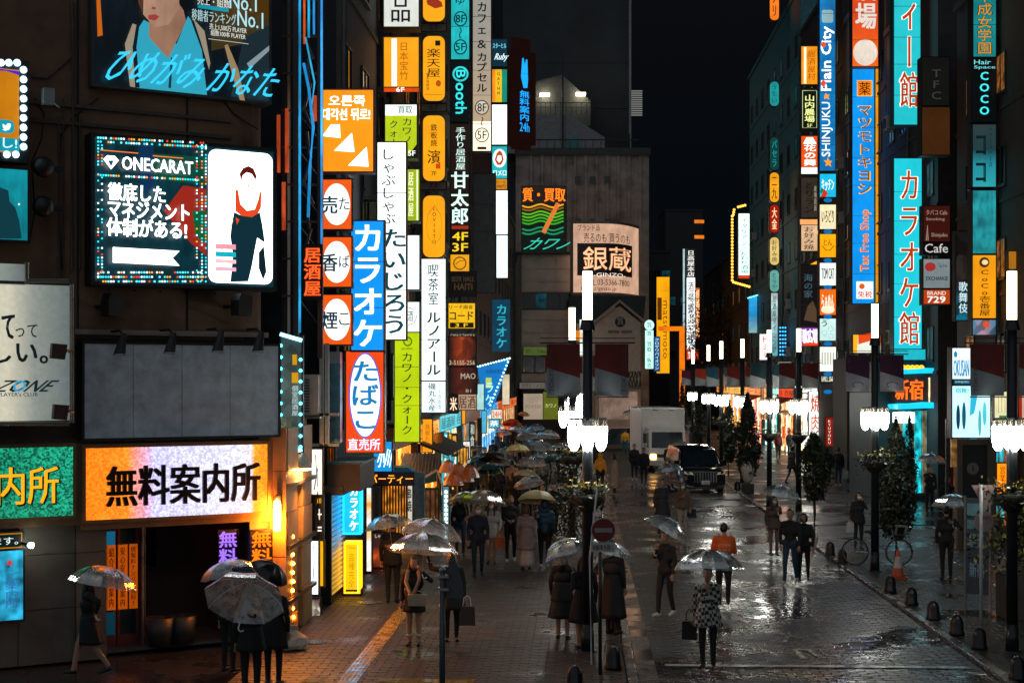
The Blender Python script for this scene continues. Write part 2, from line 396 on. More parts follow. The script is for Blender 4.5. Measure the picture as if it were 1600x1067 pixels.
def pave(name, a0, a1, b0, b1, top, base_m, m, du, dv, single=300, tilt=.006, gap=.01, e=.009):
    """rows of separate blocks on a bed; the nearest ones are objects of their own"""
    root = slab(name, a0, a1, b0, b1+80, top-.012, base_m)
    cells = []
    j = 0; b = b0
    while b < b1:
        off = (j % 2)*du/2; a = a0-off
        while a < a1:
            p0, p1 = max(a, a0), min(a+du, a1)
            if p1-p0 > .04: cells.append((p0+gap/2, p1-gap/2, b+gap/2, b+dv-gap/2))
            a += du
        b += dv; j += 1
    def vis(c):
        x, y = St((c[0]+c[1])/2, (c[2]+c[3])/2)
        px = CX+x/y*F; py = HY+H/y*F
        return -20 < px < 1620 and py < 1075
    cells = [c for c in cells if vis(c)]
    def piece(mb, c, loc0=(0, 0)):
        x0, x1, y0, y1 = c; t = [rnd.uniform(-tilt, tilt)*.5 for _ in range(3)]; dz = rnd.uniform(-.0025, .0025)
        cx, cy = (x0+x1)/2, (y0+y1)/2
        top4 = [(x, y, top+dz+t[0]*(x-cx)*2+t[1]*(y-cy)*2) for x, y in ((x0+e, y0+e), (x1-e, y0+e), (x1-e, y1-e), (x0+e, y1-e))]
        bot4 = [(x, y, top-.013) for x, y in ((x0, y0), (x1, y0), (x1, y1), (x0, y1))]
        v = []
        for x, y, z in top4+bot4: X, Y = St(x, y); v.append((X-loc0[0], Y-loc0[1], z))
        mb.add(v, [(0, 1, 2, 3), (0, 4, 5, 1), (1, 5, 6, 2), (2, 6, 7, 3), (3, 7, 4, 0)], m)
    prot = []
    n1 = 0; rest = MB()
    for c in cells:
        full = c[1]-c[0] > du-gap*2
        if n1 < single and full:
            X, Y = St((c[0]+c[1])/2, (c[2]+c[3])/2)
            if len(prot) < 14:
                q = MB(); piece(q, c, (X, Y)); o = q.build('paver', root, loc=(X, Y, 0)); prot.append(o.data)
            else: link('paver', rnd.choice(prot), root, (X, Y, 0))
            n1 += 1
        else: piece(rest, c)
    o = rest.build('paver_field', root); o['kind'] = 'stuff'
    return root
pave('left_pavement', A_W, A_K1-.18, -3, 42, 0, c_base, c_side, .3, .15)
pave('road', A_K1+.02, A_K2-.02, -3, 52, -.06, c_base, c_road, .3, .15, tilt=.03, gap=.012, e=.014)
pave('right_pavement', A_K2+.18, A_L, -3, 25.5, 0, c_base, c_right, .3, .3)
pave('right_forecourt', A_L+.15, A_R+1.5, -3, 25.5, .0, c_base, c_right, .3, .3, single=200)
q = slab('far_right_pavement', A_K2+.18, A_R+1.5, 33, 140, 0, c_right)
# cover the part of the near right slabs that the cross street takes
q = MB(); pp = [St(A_K2+.02, 25.6), St(40, 25.6), St(40, 33), St(A_K2+.02, 33)]
q.prism([(x, y, .0) for x, y in pp][::-1], (0, 0, .012), c_asph); tag(q.build('cross_street'), kind='structure')
# kerbs
kerb_m = wet((.07, .07, .07), (.16, .16, .155), .15, .5, .5, 2)
def kerb(name, a, b0, b1, wd=.16, top=.012, n=None):
    L = .8; root = None; me = None; b = b0
    e = tag(thing(name, None, None), kind='structure')
    while b < b1:
        X, Y = St(a, b+L/2)
        if me is None:
            q = MB(); q.rbox(-wd/2, wd/2, -L/2+.006, L/2-.006, -.25, top, .02, kerb_m); o = q.build('kerb_stone', e, loc=(X, Y, 0)); o.rotation_euler.z = SRZ; me = o.data
        else:
            o = link('kerb_stone', me, e, (X, Y, rnd.uniform(-.004, .004)), SRZ)
        b += L
kerb('left_kerb', A_K1-.08, -1.2, 70)
kerb('right_kerb', A_K2+.08, -3, 25.5)
kerb('far_right_kerb', A_K2+.08, 33, 80)
# flush stone strip at the left kerb gutter
q = MB()
for a0, a1 in ((A_K1+.02, A_K1+.34),):
    p = [St(a0, -3), St(a1, -3), St(a1, 60), St(a0, 60)]; q.prism([(x, y, -.058) for x, y in p][::-1], (0, 0, .012), wet((.05, .05, .05), (.1, .1, .1), .06, .3, .5, 1))
tag(q.build('gutter'), kind='structure')
# painted markings
paint = wet((.25, .24, .22), (.42, .41, .38), .12, .45, .5, 5)
pyel = wet((.28, .2, .03), (.5, .34, .06), .12, .45, .5, 5)
def stripe(name, pts, z, m=paint):
    q = MB(); q.poly([(p[0], p[1], z) for p in pts], m); return tag(q.build(name), kind='structure')
stripe('stop_line', [St(A_K1+.5, .72), St(A_K2-.15, .72), St(A_K2-.15, .9), St(A_K1+.5, .9)], -.045)
stripe('lane_line', [St(A_L-.02, -3), St(A_L+.13, -3), St(A_L+.13, 25.4), St(A_L-.02, 25.4)], .006)
q = MB()
for (a, b, c, d, wd) in ((1180, 968, 1222, 974, 5), (1196, 962, 1190, 976, 4), (1215, 984, 1250, 992, 5), (1232, 983, 1226, 1000, 4), (1234, 1008, 1262, 1011, 5), (1240, 1008, 1256, 1024, 5), (1262, 1009, 1276, 1020, 4)):
    p, r = G(a, b), G(c, d); s = (r-p).normalized(); nn = Vector((-s.y, s.x, 0))*wd/2*p.y/F*1.6
    q.poly([(v.x, v.y, -.046) for v in (p-nn, p+nn, r+nn, r-nn)], paint)
tag(q.build('worn_road_marking'), kind='structure')
stripe('far_crossing_line', [St(A_K2+.3, 33.2), St(A_R, 33.2), St(A_R, 33.5), St(A_K2+.3, 33.5)], .008)
# tactile paving on the left pavement
tac_m = wet((.42, .25, .05), (.62, .4, .1), .12, .4, .5, 4)
tg = tag(thing('tactile_paving', None, None), kind='structure')
q = MB(); q.box(-.148, .148, -.148, .148, -.02, .006, tac_m)
for i in range(4):
    x = -.108+i*.072; q.rbox(x-.017, x+.017, -.13, .13, .006, .013, .003, tac_m, 2)
t0 = None
for i in range(30):
    X, Y = St(-2.52, -1.4+.3*i)
    if t0 is None: t0 = q.build('tactile_tile', tg, loc=(X, Y, .004)); t0.rotation_euler.z = SRZ
    else: link('tactile_tile', t0.data, tg, (X, Y, .004), SRZ)
for i in range(9):
    X, Y = St(-3.4+.3*i+.3, -1.0)
    if abs(X+2.52) > .35: link('tactile_tile', t0.data, tg, (X, Y, .004), SRZ+R(90))
# manhole covers, and shiny discs for small reflecting puddles
mh = mat((.2, .2, .2), .12, .9, bump=.5, bscale=30)
def cover(px, py, r, label, z=0.):
    q = MB(); q.lathe([(r, 0), (r, .014), (r*.93, .014), (r*.92, .01), (r*.2, .01), (.001, .01)], mh, n=28)
    for k in range(-3, 4):
        for j in range(-3, 4):
            if k*k+j*j < 10: q.box(k*r*.26-.02, k*r*.26+.02, j*r*.26-.02, j*r*.26+.02, .009, .015, mh)
    o = q.build('manhole_cover', loc=(*G(px, py).xy, z)); return tag(o, label, 'manhole cover')
cover(577, 941, .27, 'round metal manhole cover glowing yellow beside the yellow shop pillar')
cover(492, 1003, .22, 'small metal cover in the pavement beside the white plastic bag')
cover(785, 906, .2, 'shiny disc for a small reflecting puddle behind the masked man')  # a reflecting puddle, made as a shiny metal disc
cover(968, 887, .22, 'wet metal cover by the kerb behind the no entry sign')
cover(1330, 953, .3, 'wide wet manhole cover on the road near the right kerb', -.066)
cover(1267, 907, .3, 'wet round cover on the road beside the couple', -.066)
cover(1514, 907, .35, 'pale reflecting cover on the right pavement beyond the bollards')
# ================================================================ buildings
def bwin(root, x, z, wd, ht, glass, y=0., frame_m=None, mull=1, cache={}):
    """a recessed looking window: frame proud of the wall, pane inside it, sill"""
    key = (round(wd, 2), round(ht, 2), mull, id(frame_m))
    fm = frame_m or mat((.06, .06, .065), .5, .4)
    if key not in cache:
        q = MB(); t = .05
        q.box(-wd/2, -wd/2+t, -.05, .02, 0, ht, fm); q.box(wd/2-t, wd/2, -.05, .02, 0, ht, fm)
        q.box(-wd/2+t, wd/2-t, -.05, .02, 0, t, fm); q.box(-wd/2+t, wd/2-t, -.05, .02, ht-t, ht, fm)
        for i in range(mull):
            c = -wd/2+wd*(i+1)/(mull+1); q.box(c-.02, c+.02, -.042, .02, t, ht-t, fm)
        q.box(-wd/2-.05, wd/2+.05, -.09, .02, -.06, 0, fm)
        o = q.build('window', root, loc=(x, y, z)); cache[key] = o.data
    else: o = link('window', cache[key], root, (x, y, z))
    k2 = (key, id(glass))
    if k2 not in cache:
        q = MB(); q.box(-wd/2+.05, wd/2-.05, -.016, -.008, .05, ht-.05, glass); p = q.build('pane', o); cache[k2] = p.data
    else: link('pane', cache[k2], o)
GL_D = mat((.006, .012, .016), .08, 0, spec=.8); GL_T = glow('#0f5a66', .3, .55, True, 2); GL_W = glow('#d88a40', .3, .6, True, 4); GL_C = glow('#4a8a90', .25, .6, True, 4)
def building(name, label, fr, u0, u1, z1, depth, m, rows=None, wins=0, glass=(GL_D,), frame_m=None, z0=-.1, wz=1.3, sz=(1.2, 1.3), cat='building', trims=True, pilaster=0):
    X, Y = fr.W((u0+u1)/2)
    root = thing(name, label, cat, (X, Y, z0), fr.rz)
    W = u1-u0
    q = MB(); q.box(-W/2, W/2, 0, depth, 0, z1-z0, m); q.build('wall', root)
    if trims:
        q = MB(); q.box(-W/2-.12, W/2+.12, -.12, depth+.1, z1-z0, z1-z0+.25, m); q.build('roof', root)
    if rows:
        for r in range(rows[0]):
            zz = rows[1]+r*rows[2]-z0
            if trims:
                q = MB(); q.box(-W/2, W/2, -.05, .0, zz-.55, zz-.42, m); q.build('ledge', root)
            for i in range(wins):
                x = -W/2+W*(i+.5)/wins
                bwin(root, x, zz, sz[0], sz[1], rnd.choice(glass), 0, frame_m)
    return root
# --- near left corner building: front to the crossing (CW) and side to the street (LW)
wall_b = mat((.21, .12, .075), .85, var=.5, scale=.5, bump=.5, bscale=9); wall_p = mat((.11, .085, .07), .75, var=.4, scale=1.2, bump=.2)
uL, uR = CW.u(-260), 0.0
X, Y = CW.W(uR)
cb = thing('corner_building', 'brown concrete corner building carrying the big video screen and billboards', 'building', (X, Y, -.05), CW.rz)
q = MB()
zt = 14.5
def cz(px, py): return CW.L(px, py)[1]+.05
z_low = cz(280, 690)                           # soffit over the shop floor
rr = .9
# upper wall with a rounded corner
pts = [(uL, .25), (-rr, .25)]+[(-rr+rr*math.sin(R(a)), .25+rr*(1-math.cos(R(a)))) for a in range(15, 91, 15)]+[(0, 9), (uL, 9)]
q.prism([(x, y, cz(280, 530)) for x, y in pts][::-1], (0, 0, zt-cz(280, 530)), wall_b); q.build('wall', cb, )
q = MB(); q.prism([(x, y, z_low) for x, y in [(uL, .5), (-.5, .5), (-.25, .7), (-.15, 1.2), (-.15, 9), (uL, 9)]][::-1], (0, 0, cz(280, 530)-z_low), mat((.1, .075, .06), .8, bump=.4, bscale=9)); q.build('recessed_wall', cb)
q = MB()                                       # horizontal seams and rib lines of the upper wall
for py in (178, 205): 
    z = cz(280, py); q.box(uL, -rr, .19, .25, z-.03, z+.03, wall_p)
for px in (128, 300, 455):
    u = CW.u(px)
    if u < -rr: q.box(u-.015, u+.015, .23, .25, cz(280, 515), zt, BLACK)
for px in (178, 218, 258, 298, 345): q.ball((CW.u(px), .245, cz(280, 455)), .02, m=BLACK, n=6, k=4)
q.build('wall_seam', cb)
q = MB(); z = cz(280, 522); q.box(uL, -.2, .15, .5, z-.03, z+.06, mat((.3, .24, .2), .7)); q.box(uL, -.3, .3, .5, z-.22, z-.03, DARK); q.build('ledge', cb)
# lower floor: stone piers and door recess
stone = mat((.13, .115, .1), .45, var=.3, scale=1.5, bump=.15)
zz = z_low
q = MB()
for k, (a, b) in enumerate([(uL, CW.u(120))]):
    for j in range(4):
        z0, z1 = zz*j/4, zz*(j+1)/4-.012; n = 4
        for i in range(n): q.box(a+(b-a)*i/n+.006, a+(b-a)*(i+1)/n-.006, .1, .5, z0, z1, stone)
q.build('stone_cladding', cb)
for a, b in ((CW.u(121), CW.u(168)), (CW.u(392), CW.u(424))):
    for j in range(4):
        q = MB(); q.box(a, b, .05, .5, zz*j/4, zz*(j+1)/4-.012, stone); q.build('stone_panel', cb)
dk = mat((.09, .03, .035), .4, var=.3)
q = MB(); q.box(CW.u(168), CW.u(392), 2.2, 2.4, 0, zz, dk); q.box(CW.u(168)-.02, CW.u(168), .1, 2.2, 0, zz, dk); q.box(CW.u(392), CW.u(392)+.02, .1, 2.2, 0, zz, dk); q.build('entrance_recess', cb)
q = MB(); q.box(uL, -.15, .52, 9, 0, .05, stone); q.box(CW.u(168), CW.u(392), .1, 2.2, zz-.02, zz, dk); q.build('entrance_floor', cb)
# the door with orange bills
def door_leaf(u0, u1, yy):
    d = MB(); fm = mat((.2, .07, .07), .3, .3); t = .05
    d.box(u0, u0+t, yy, yy+.05, .05, 2.95, fm); d.box(u1-t, u1, yy, yy+.05, .05, 2.95, fm); d.box(u0+t, u1-t, yy, yy+.05, .05, .25, fm); d.box(u0+t, u1-t, yy, yy+.05, 2.87, 2.95, fm)
    o = d.build('door', cb)
    d = MB(); d.box(u0+t, u1-t, yy+.02, yy+.03, .25, 2.87, mat((.01, .03, .04), .1, spec=.8)); d.build('glass_pane', o)
    return o
kz = lambda py: cz(210, py)
o1 = door_leaf(CW.u(175), CW.u(207), .9); o2 = door_leaf(CW.u(209), CW.u(243), .9)
bt = MB(); og = glow('#e8650a', .42, .2); 
for (a, b, dr) in ((181, 192, o1), (193, 206, o1), (210, 225, o2), (228, 241, o2)):
    bt.box(CW.u(a), CW.u(b), .886, .896, kz(962), kz(858), og)
for a, s in ((183, '歌舞伎町一番のご案内！'), (195, '紹介所ご案内'), (213, '安心安全ご案内'), (230, '情報料ナンバー無料！')):
    text_into(bt, s, CW.u(a), kz(958), CW.u(a+8), kz(862), .882, mat((.02, .005, .005), .6), vert=True)
bt.build('orange_bill', o1)
bt = MB(); bt.box(CW.u(184), CW.u(205), .886, .896, kz(858), kz(836), glow('#0f6f96', .5)); bt.box(CW.u(178), CW.u(184), .86, .886, kz(985), kz(963), glow('#19c8f0', 1.2)); bt.box(CW.u(184), CW.u(205), .886, .894, kz(1002), kz(965), glow('#0d4f68', .3)); bt.build('blue_bill', o1)
bt = MB(); bt.box(CW.u(174), CW.u(175.2), .86, .9, .1, 2.9, glow('#c030a0', .8)); bt.build('magenta_light_strip', cb)
q = MB(); q.box(CW.u(246), CW.u(249), .8, .9, .05, 2.95, mat((.6, .58, .55), .3, .8)); q.box(CW.u(250), CW.u(251.5), .8, .9, .05, 2.95, mat((.5, .3, .25), .3, .8)); q.build('door_post', cb)
q = MB(); q.box(CW.u(262), CW.u(274), 2.0, 2.19, .3, 2.7, BLACK); q.box(CW.u(295), CW.u(345), 1.7, 2.19, 1.3, 2.4, BLACK); q.box(CW.u(252), CW.u(262), 2.1, 2.19, .1, 2.95, glow('#5a2008', .25)); q.build('hanging_panel', cb)
# fascia beam behind the two lit signs
q = MB(); q.box(uL, CW.u(126), -.12, .5, cz(60, 822), cz(60, 694), mat((.16, .09, .045), .5)); q.box(CW.u(126), CW.u(423), -.1, .5, cz(275, 820), cz(275, 690), mat((.2, .11, .05), .5)); q.build('fascia', cb)
# pipes and cables on the wall
for px, y0, y1, r in ((118, 0, 420, .03), (97, 180, 440, .02), (130, 180, 420, .018), (104, 150, 520, .012)):
    q = MB(); q.tube([(CW.u(px), .2, cz(px, y0)), (CW.u(px+2), .2, cz(px, (y0+y1)/2)), (CW.u(px), .2, cz(px, y1))], r, mat((.09, .07, .06), .5), 6); q.build('pipe', cb)
for pts in ([(60, 150), (75, 175), (70, 215), (55, 250), (60, 330), (50, 380)], [(160, 150), (120, 180), (100, 210), (100, 330), (103, 420)], [(120, 85), (80, 120), (55, 118)], [(345, 140), (372, 175), (410, 200)]):
    q = MB(); q.tube([(CW.u(a), .22, cz(a, b)) for a, b in pts], .014, BLACK, 5); q.build('cable', cb)
# side of the corner building along the street: orange lit stone piers
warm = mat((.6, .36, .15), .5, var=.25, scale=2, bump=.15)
sb = thing('corner_shop', 'orange lit stone clad shop front with piers below the hanging signs', 'shop front', (*LW.W(0), 0), LW.rz)
u0, u1 = LW.u(441), LW.u(484)
for j in range(5):
    q = MB(); q.prism([(LW.u(441)-.06, a, b) for a, b in ((-.08, -.05+.78*j), (.42, -.05+.78*j), (.42, -.05+.78*(j+1)-.015), (-.08, -.05+.78*(j+1)-.015))], (.12, 0, 0), warm); q.build('stone_panel', sb)
q = MB(); q.box(u0+.2, u1, .06, .3, -.05, 4.0, warm); q.build('wall', sb)
for (a, b) in ((u0+.05, LW.u(458)), (LW.u(466), LW.u(480))):
    for j in range(5):
        q = MB(); q.box(a, b, -.1 if j % 2 == 0 else -.08, .06, -.05+.78*j, -.05+.78*(j+1)-.015, warm); q.build('stone_panel', sb)
q = MB()
for z in (.62, 1.62, 2.75): q.box(u0+.02, u1+.02, -.14, .06, z, z+.07, mat((.06, .035, .02), .4))
q.build('stone_band', sb)
q = MB(); ex = [LW.u(484+i*3) for i in range(3)]
pts = [(LW.u(485), 2.9), (LW.u(487), 2.5), (LW.u(484), 2.2), (LW.u(487), 1.9), (LW.u(485), 1.6), (LW.u(487), 1.2)]
q.tube([(a, -.13, z) for a, z in pts], .012, BLACK, 5)
for a, z in pts: q.ball((a+.05, -.13, z), .05, .01, .05, BLACK, 8, 6)
q.build('ironwork', sb)
# dark street wall of the left row, one building after another
def left_b(name, label, D0, D1, h, m, **kw):
    u0 = (D0-29); u1 = D1-29; return building(name, label, LW, u0, u1, h, 12, m, **kw)
dk1 = mat((.02, .028, .04), .7, var=.4, bump=.2, bscale=6); dk2 = mat((.035, .028, .026), .7, var=.4, bump=.2, bscale=6)
left_b('narrow_building', 'dark blue narrow building behind the orange arrow sign', 34.2, 43, 17.5, dk1, rows=(4, 5.2, 3), wins=3)
left_b('tenant_building', 'brown tenant building carrying the column of yellow oval signs', 43.1, 56, 19.5, dk2, rows=(5, 4.2, 3), wins=4, glass=(GL_D, GL_D, GL_W))
left_b('tenant_building', 'dark building behind the black and grey hanging sign columns', 56.1, 74, 20.5, dk1, rows=(5, 4.2, 3), wins=5, glass=(GL_D, GL_T))
left_b('tenant_building', 'red edged building with the blue rabbit logo on its side', 74.1, 92, 19.6, mat((.09, .025, .02), .6), rows=(4, 4.2, 3), wins=5, glass=(GL_D, GL_T))
left_b('tenant_building', 'low grey building between the blue karaoke sign and the pawn shop', 92.1, 124, 17, mat((.1, .085, .075), .8, var=.4, bump=.3), rows=(4, 4.5, 3), wins=8)
# --- middle of the picture: pawn shop block at the end of the pavement
tile = mat((.72, .63, .54), .6, var=.2, scale=.8, bump=.1); D = 126
cf = CF(D)
def cbld(name, label, x0, x1, ytop, D, depth, m, **kw):
    f = CF(D); return building(name, label, f, f.u(x0), f.u(x1), H+(HY-ytop)*D/F, depth, m, **kw)
pw = thing('pawn_building', 'grey panelled pawn shop building with dark window bands', 'building', (cf.u(852), D, 0), 0)
k = D/F; U = lambda px: (px-852)*k; Zp = lambda py: H+(HY-py)*k
q = MB(); q.box(U(808), U(897), .06, 8, -.1, Zp(398), tile); q.build('wall', pw)
q = MB(); me = None
for r, (ya, yb) in enumerate(((400, 420), (421, 440), (441, 456), (484, 500), (501, 520), (521, 536))):
    for c in range(3):
        xa = 816+c*26.3; 
        b = MB(); b.box(U(xa)+.02, U(xa+26.3)-.02, -.02, .06, Zp(yb)+.02, Zp(ya)-.02, tile); b.build('wall_panel', pw)
for ya, yb in ((457, 483), (556, 582)):
    for c in range(4):
        xa = 816+c*19.8; xb = xa+19; 
        bwin(pw, (U(xa)+U(xb))/2, Zp(yb), U(xb)-U(xa), Zp(ya)-Zp(yb), GL_D if (c != 1 or ya > 500) else GL_T, .05, None, 0)
q = MB(); q.box(U(809), U(815), -.1, .06, -.1, Zp(398), mat((.2, .16, .13), .7)); q.box(U(893), U(897), -.1, .06, -.1, Zp(398), mat((.2, .16, .13), .7)); q.box(U(806), U(899), -.15, 8, Zp(398), Zp(394), DARK); q.build('pilaster', pw)
q = MB(); q.box(U(806), U(899), -.2, .0, Zp(607), Zp(597), GREY); q.box(U(806), U(899), -.1, .06, 0, Zp(607), DARK); q.build('shop_beam', pw)
bw = thing('old_building', 'tall stained concrete building with three small square windows', 'building', (CF(134).u(905), 134, 0), 0)
k = 134/F; U2 = lambda px: (px-905)*k; Z2 = lambda py: H+(HY-py)*k
stn = mat((.32, .28, .25), .85, var=.6, scale=.5, bump=.5, bscale=5)
q = MB(); q.box(U2(806), U2(1014), 0, 15, -.1, Z2(243), stn); q.build('wall', bw)
for i in range(11):
    xa = 828+i*17; b = MB(); b.box(U2(xa), U2(xa+4), -.16, 0, Z2(420), Z2(243), stn); b.build('rib', bw)
b = MB(); b.box(U2(806)-.1, U2(1014)+.1, -.3, 15, Z2(243), Z2(232), mat((.06, .07, .07), .7)); b.box(U2(828), U2(1010), 2, 14, Z2(232), Z2(226), BLACK); b.build('roof', bw)
for px in (903, 926, 949):
    bwin(bw, U2(px), Z2(286), .5, .55, GL_D, -.16, mat((.12, .11, .1), .7), 0)
    bwin(bw, U2(px), Z2(352), .5, .5, GL_D, -.16, mat((.12, .11, .1), .7), 0)
b = MB()
for i in range(14): b.box(U2(830+i*12), U2(830+i*12)+.05, -.1, -.05, Z2(232), Z2(219), DARK)
b.box(U2(828), U2(998), -.12, -.06, Z2(220), Z2(218), DARK); b.box(U2(885), U2(908), .5, 2, Z2(232), Z2(212), mat((.1, .3, .3), .6)); b.box(U2(965), U2(985), .5, 2, Z2(232), Z2(208), BLACK); b.build('roof_railing', bw)
# tall dark tower and rooftop with lamps behind
tw = cbld('dark_tower', 'tall dark tower rising out of the picture behind the old building', 786, 984, -60, 168, 30, mat((.045, .055, .06), .8, var=.4, scale=.15, bump=.2, bscale=2), rows=(3, 30, 5), wins=0)
k = 160/F; f = CF(160)
rt = thing('stair_rooftop', 'grey rooftop block with railings lit by two bright lamps', 'building', (f.u(880), 160, 0), 0)
U3 = lambda px: (px-880)*k; Z3 = lambda py: H+(HY-py)*k
q = MB(); q.prism([(U3(a), 0, Z3(b)) for a, b in ((786, 240), (786, 180), (890, 180), (945, 215), (945, 240))], (0, 6, 0), mat((.26, .27, .27), .8, bump=.3)); q.build('parapet', rt)
q = MB(); q.prism([(U3(a), 3, Z3(b)) for a, b in ((800, 180), (800, 130), (880, 108), (925, 150), (925, 190))], (0, 5, 0), mat((.09, .095, .1), .8, bump=.3)); q.build('stair_housing', rt)
q = MB()
for px in range(828, 926, 8): q.box(U3(px), U3(px)+.05, .1, .15, Z3(180), Z3(160), DARK)
q.box(U3(826), U3(926), .1, .15, Z3(161), Z3(160), DARK); q.box(U3(826), U3(926), .1, .15, Z3(168), Z3(167.3), DARK); q.box(U3(878), U3(880.5), -.3, 0, Z3(240), Z3(85), DARK); q.build('railing', rt)
for px, py in ((852, 142), (909, 141)):
    q = MB(); q.box(U3(px)-.5, U3(px)+.5, 2.2, 2.5, Z3(py)-.15, Z3(py)+.15, glow('#fff0c8', 16, 0)); q.build('lamp', rt)
# thin pale pipe on the tower edge; louvred vent made pale by glowing slats
q = MB(); q.box(-.12, .12, -.12, .12, 0, 30, mat((.3, .28, .27), .5)); o = q.build('edge_pipe', loc=(CF(167).u(984.5), 167.0, 19)); tag(o, 'thin pale pipe running up the edge of the dark tower', 'pipe')
lv = thing('vent_louvre', 'louvred vent with glowing pale slats on the far side of the dark tower', 'vent', (CF(175).u(994), 175, H+(HY-181)*175/F))
for i in range(12):
    q = MB(); q.box(-.7, .7, 0, .15, i*.25, i*.25+.12, glow('#8a8a86', .55, 0)); q.build('slat', lv)
# --- right row
def right_b(name, label, D0, D1, h, m, **kw):
    return building(name, label, RW, -(D1-75.7), -(D0-75.7), h, 14, m, **kw)
rd = mat((.03, .03, .032), .7, var=.4, bump=.2, bscale=5); rb = mat((.065, .045, .035), .7, var=.4, bump=.2, bscale=5); rt2 = mat((.04, .2, .24), .6, var=.4, bump=.2)
right_b('corner_block', 'dark corner block at the edge of the picture behind the yellow shop sign', 40, 55.5, 18, rb, rows=(4, 5, 3), wins=4, glass=(GL_D, GL_D, GL_W))
right_b('tenant_building', 'dark building behind the black beauty salon and cafe signs', 58.5, 68.4, 20, rd, rows=(4, 5.5, 3.2), wins=4, glass=(GL_D, GL_C, GL_D))
right_b('tenant_building', 'brown building behind the tall turquoise karaoke sign', 68.5, 80, 23, rb, rows=(5, 5.5, 3.2), wins=4)
right_b('tenant_building', 'dark building between the drugstore sign and the blue city sign', 80.1, 95, 26, rd, rows=(6, 5.5, 3.2), wins=5, glass=(GL_D, GL_T))
right_b('teal_building', 'teal lit building behind the column of small oval signs', 95.1, 124, 29, rt2, rows=(7, 6, 3.2), wins=8, glass=(GL_D, GL_D, GL_T))
right_b('far_building', 'far dark building where the right row of signs ends', 124.1, 170, 16, rd, rows=(3, 5, 3.2), wins=9, glass=(GL_D, GL_W, GL_T))
# far end of the street
for i, (x0, x1, yt, D, lb) in enumerate(((1006, 1046, 395, 175, 'dim far building beside the orange pharmacy sign'), (1040, 1098, 330, 230, 'dark far tower with two small orange windows'), (1090, 1150, 470, 260, 'low dark block at the far end of the street behind trees'), (1148, 1200, 440, 205, 'dark far block under the italian restaurant sign'))):
    f = CF(D); b = building('far_building', lb, f, f.u(x0), f.u(x1), H+(HY-yt)*D/F, 12, rd, rows=(3, 8, 4), wins=3, glass=(GL_D, GL_D, GL_T))
    if i == 1:
        for yy in (348, 372):
            kk = D/F; q = MB(); q.box((1085-1069)*kk, (1100-1069)*kk, -.1, -.02, H+(HY-yy)*kk, H+(HY-yy)*kk+.5, glow('#e87a18', .9)); q.build('lit_window', b)

# air conditioners and pipes on the fronts
aq = None; ar = random.Random(21)
for fr_, us, zs, lb in ((RW, (-44, -38, -31, -24, -15, -9, -4, 2, 9, 14, 24), (6.3, 9.4, 12.8, 15.6), 'small air conditioner unit on the dark right facade'), (LW, (7, 10, 16, 21, 30, 36, 44), (6.2, 9.3, 12.2), 'small air conditioner unit on the dark left facade')):
    for u_ in us:
        for z_ in zs:
            if ar.random() < .45: continue
            X, Y = fr_.W(u_+ar.uniform(-.5, .5), .3)
            if aq is None:
                aq = thing('air_conditioner', lb, 'air conditioner', (X, Y, z_), fr_.rz, 'air conditioners on the facades'); q = MB(); q.rbox(-.4, .4, -.05, .28, 0, .6, .03, mat((.4, .4, .38), .5), 3); q.build('casing', aq)
                q = MB(); q.lathe([(.23, 0), (.23, .02), (.2, .02), (.2, -.02), (.001, -.02)], DARK, n=16, M=Matrix.Translation((-.1, -.06, .3)) @ Matrix.Rotation(R(90), 4, 'X')); q.build('fan_grille', aq); q = MB(); q.box(-.35, -.3, -.05, .3, -.06, 0, STEEL); q.box(.3, .35, -.05, .3, -.06, 0, STEEL); q.build('bracket', aq)
            else: dup(aq, (X, Y, z_), fr_.rz, lb)
for fr_, us, lb in ((RW, (-46, -27.5, -20, -11.5, -3.2, 5, 12), 'right'), (LW, (5.3, 13.8, 27.2, 44.8), 'left')):
    for i, u_ in enumerate(us):
        X, Y = fr_.W(u_, .1); q = MB(); q.tube([(0, 0, 3.6), (0, 0, 9), (.05, 0, 9.2), (.05, 0, 17.5)], .06, mat((.12, .12, .12), .4), 6); o = q.build('drain_pipe', None, True, (X, Y, 0)); tag(o, f'vertical drain pipe running down the dark {lb} facade', 'pipe', f'drain pipes on the {lb} facade')
# red and violet lamps added to light the entrance recess and its door
X, Y = CW.W(CW.u(300), -1.2); o = thing('added_entrance_lamp', 'dim red lamp added to light the dark shop entrance', 'lamp', (X, Y, z_low-.1), CW.rz); q = MB(); q.lathe([(.001, -.06), (.14, -.04), (.15, 0), (.001, 0)], glow('#ff5a3a', 9, 0), n=14); q.build('diffuser', o)
X, Y = CW.W(CW.u(200), -.35); o = thing('added_entrance_lamp', 'small violet lamp added to light the door with orange bills', 'lamp', (X, Y, z_low-.08), CW.rz); q = MB(); q.lathe([(.001, -.05), (.1, -.04), (.11, 0), (.001, 0)], glow('#e060ff', 16, 0), n=14); q.build('diffuser', o)
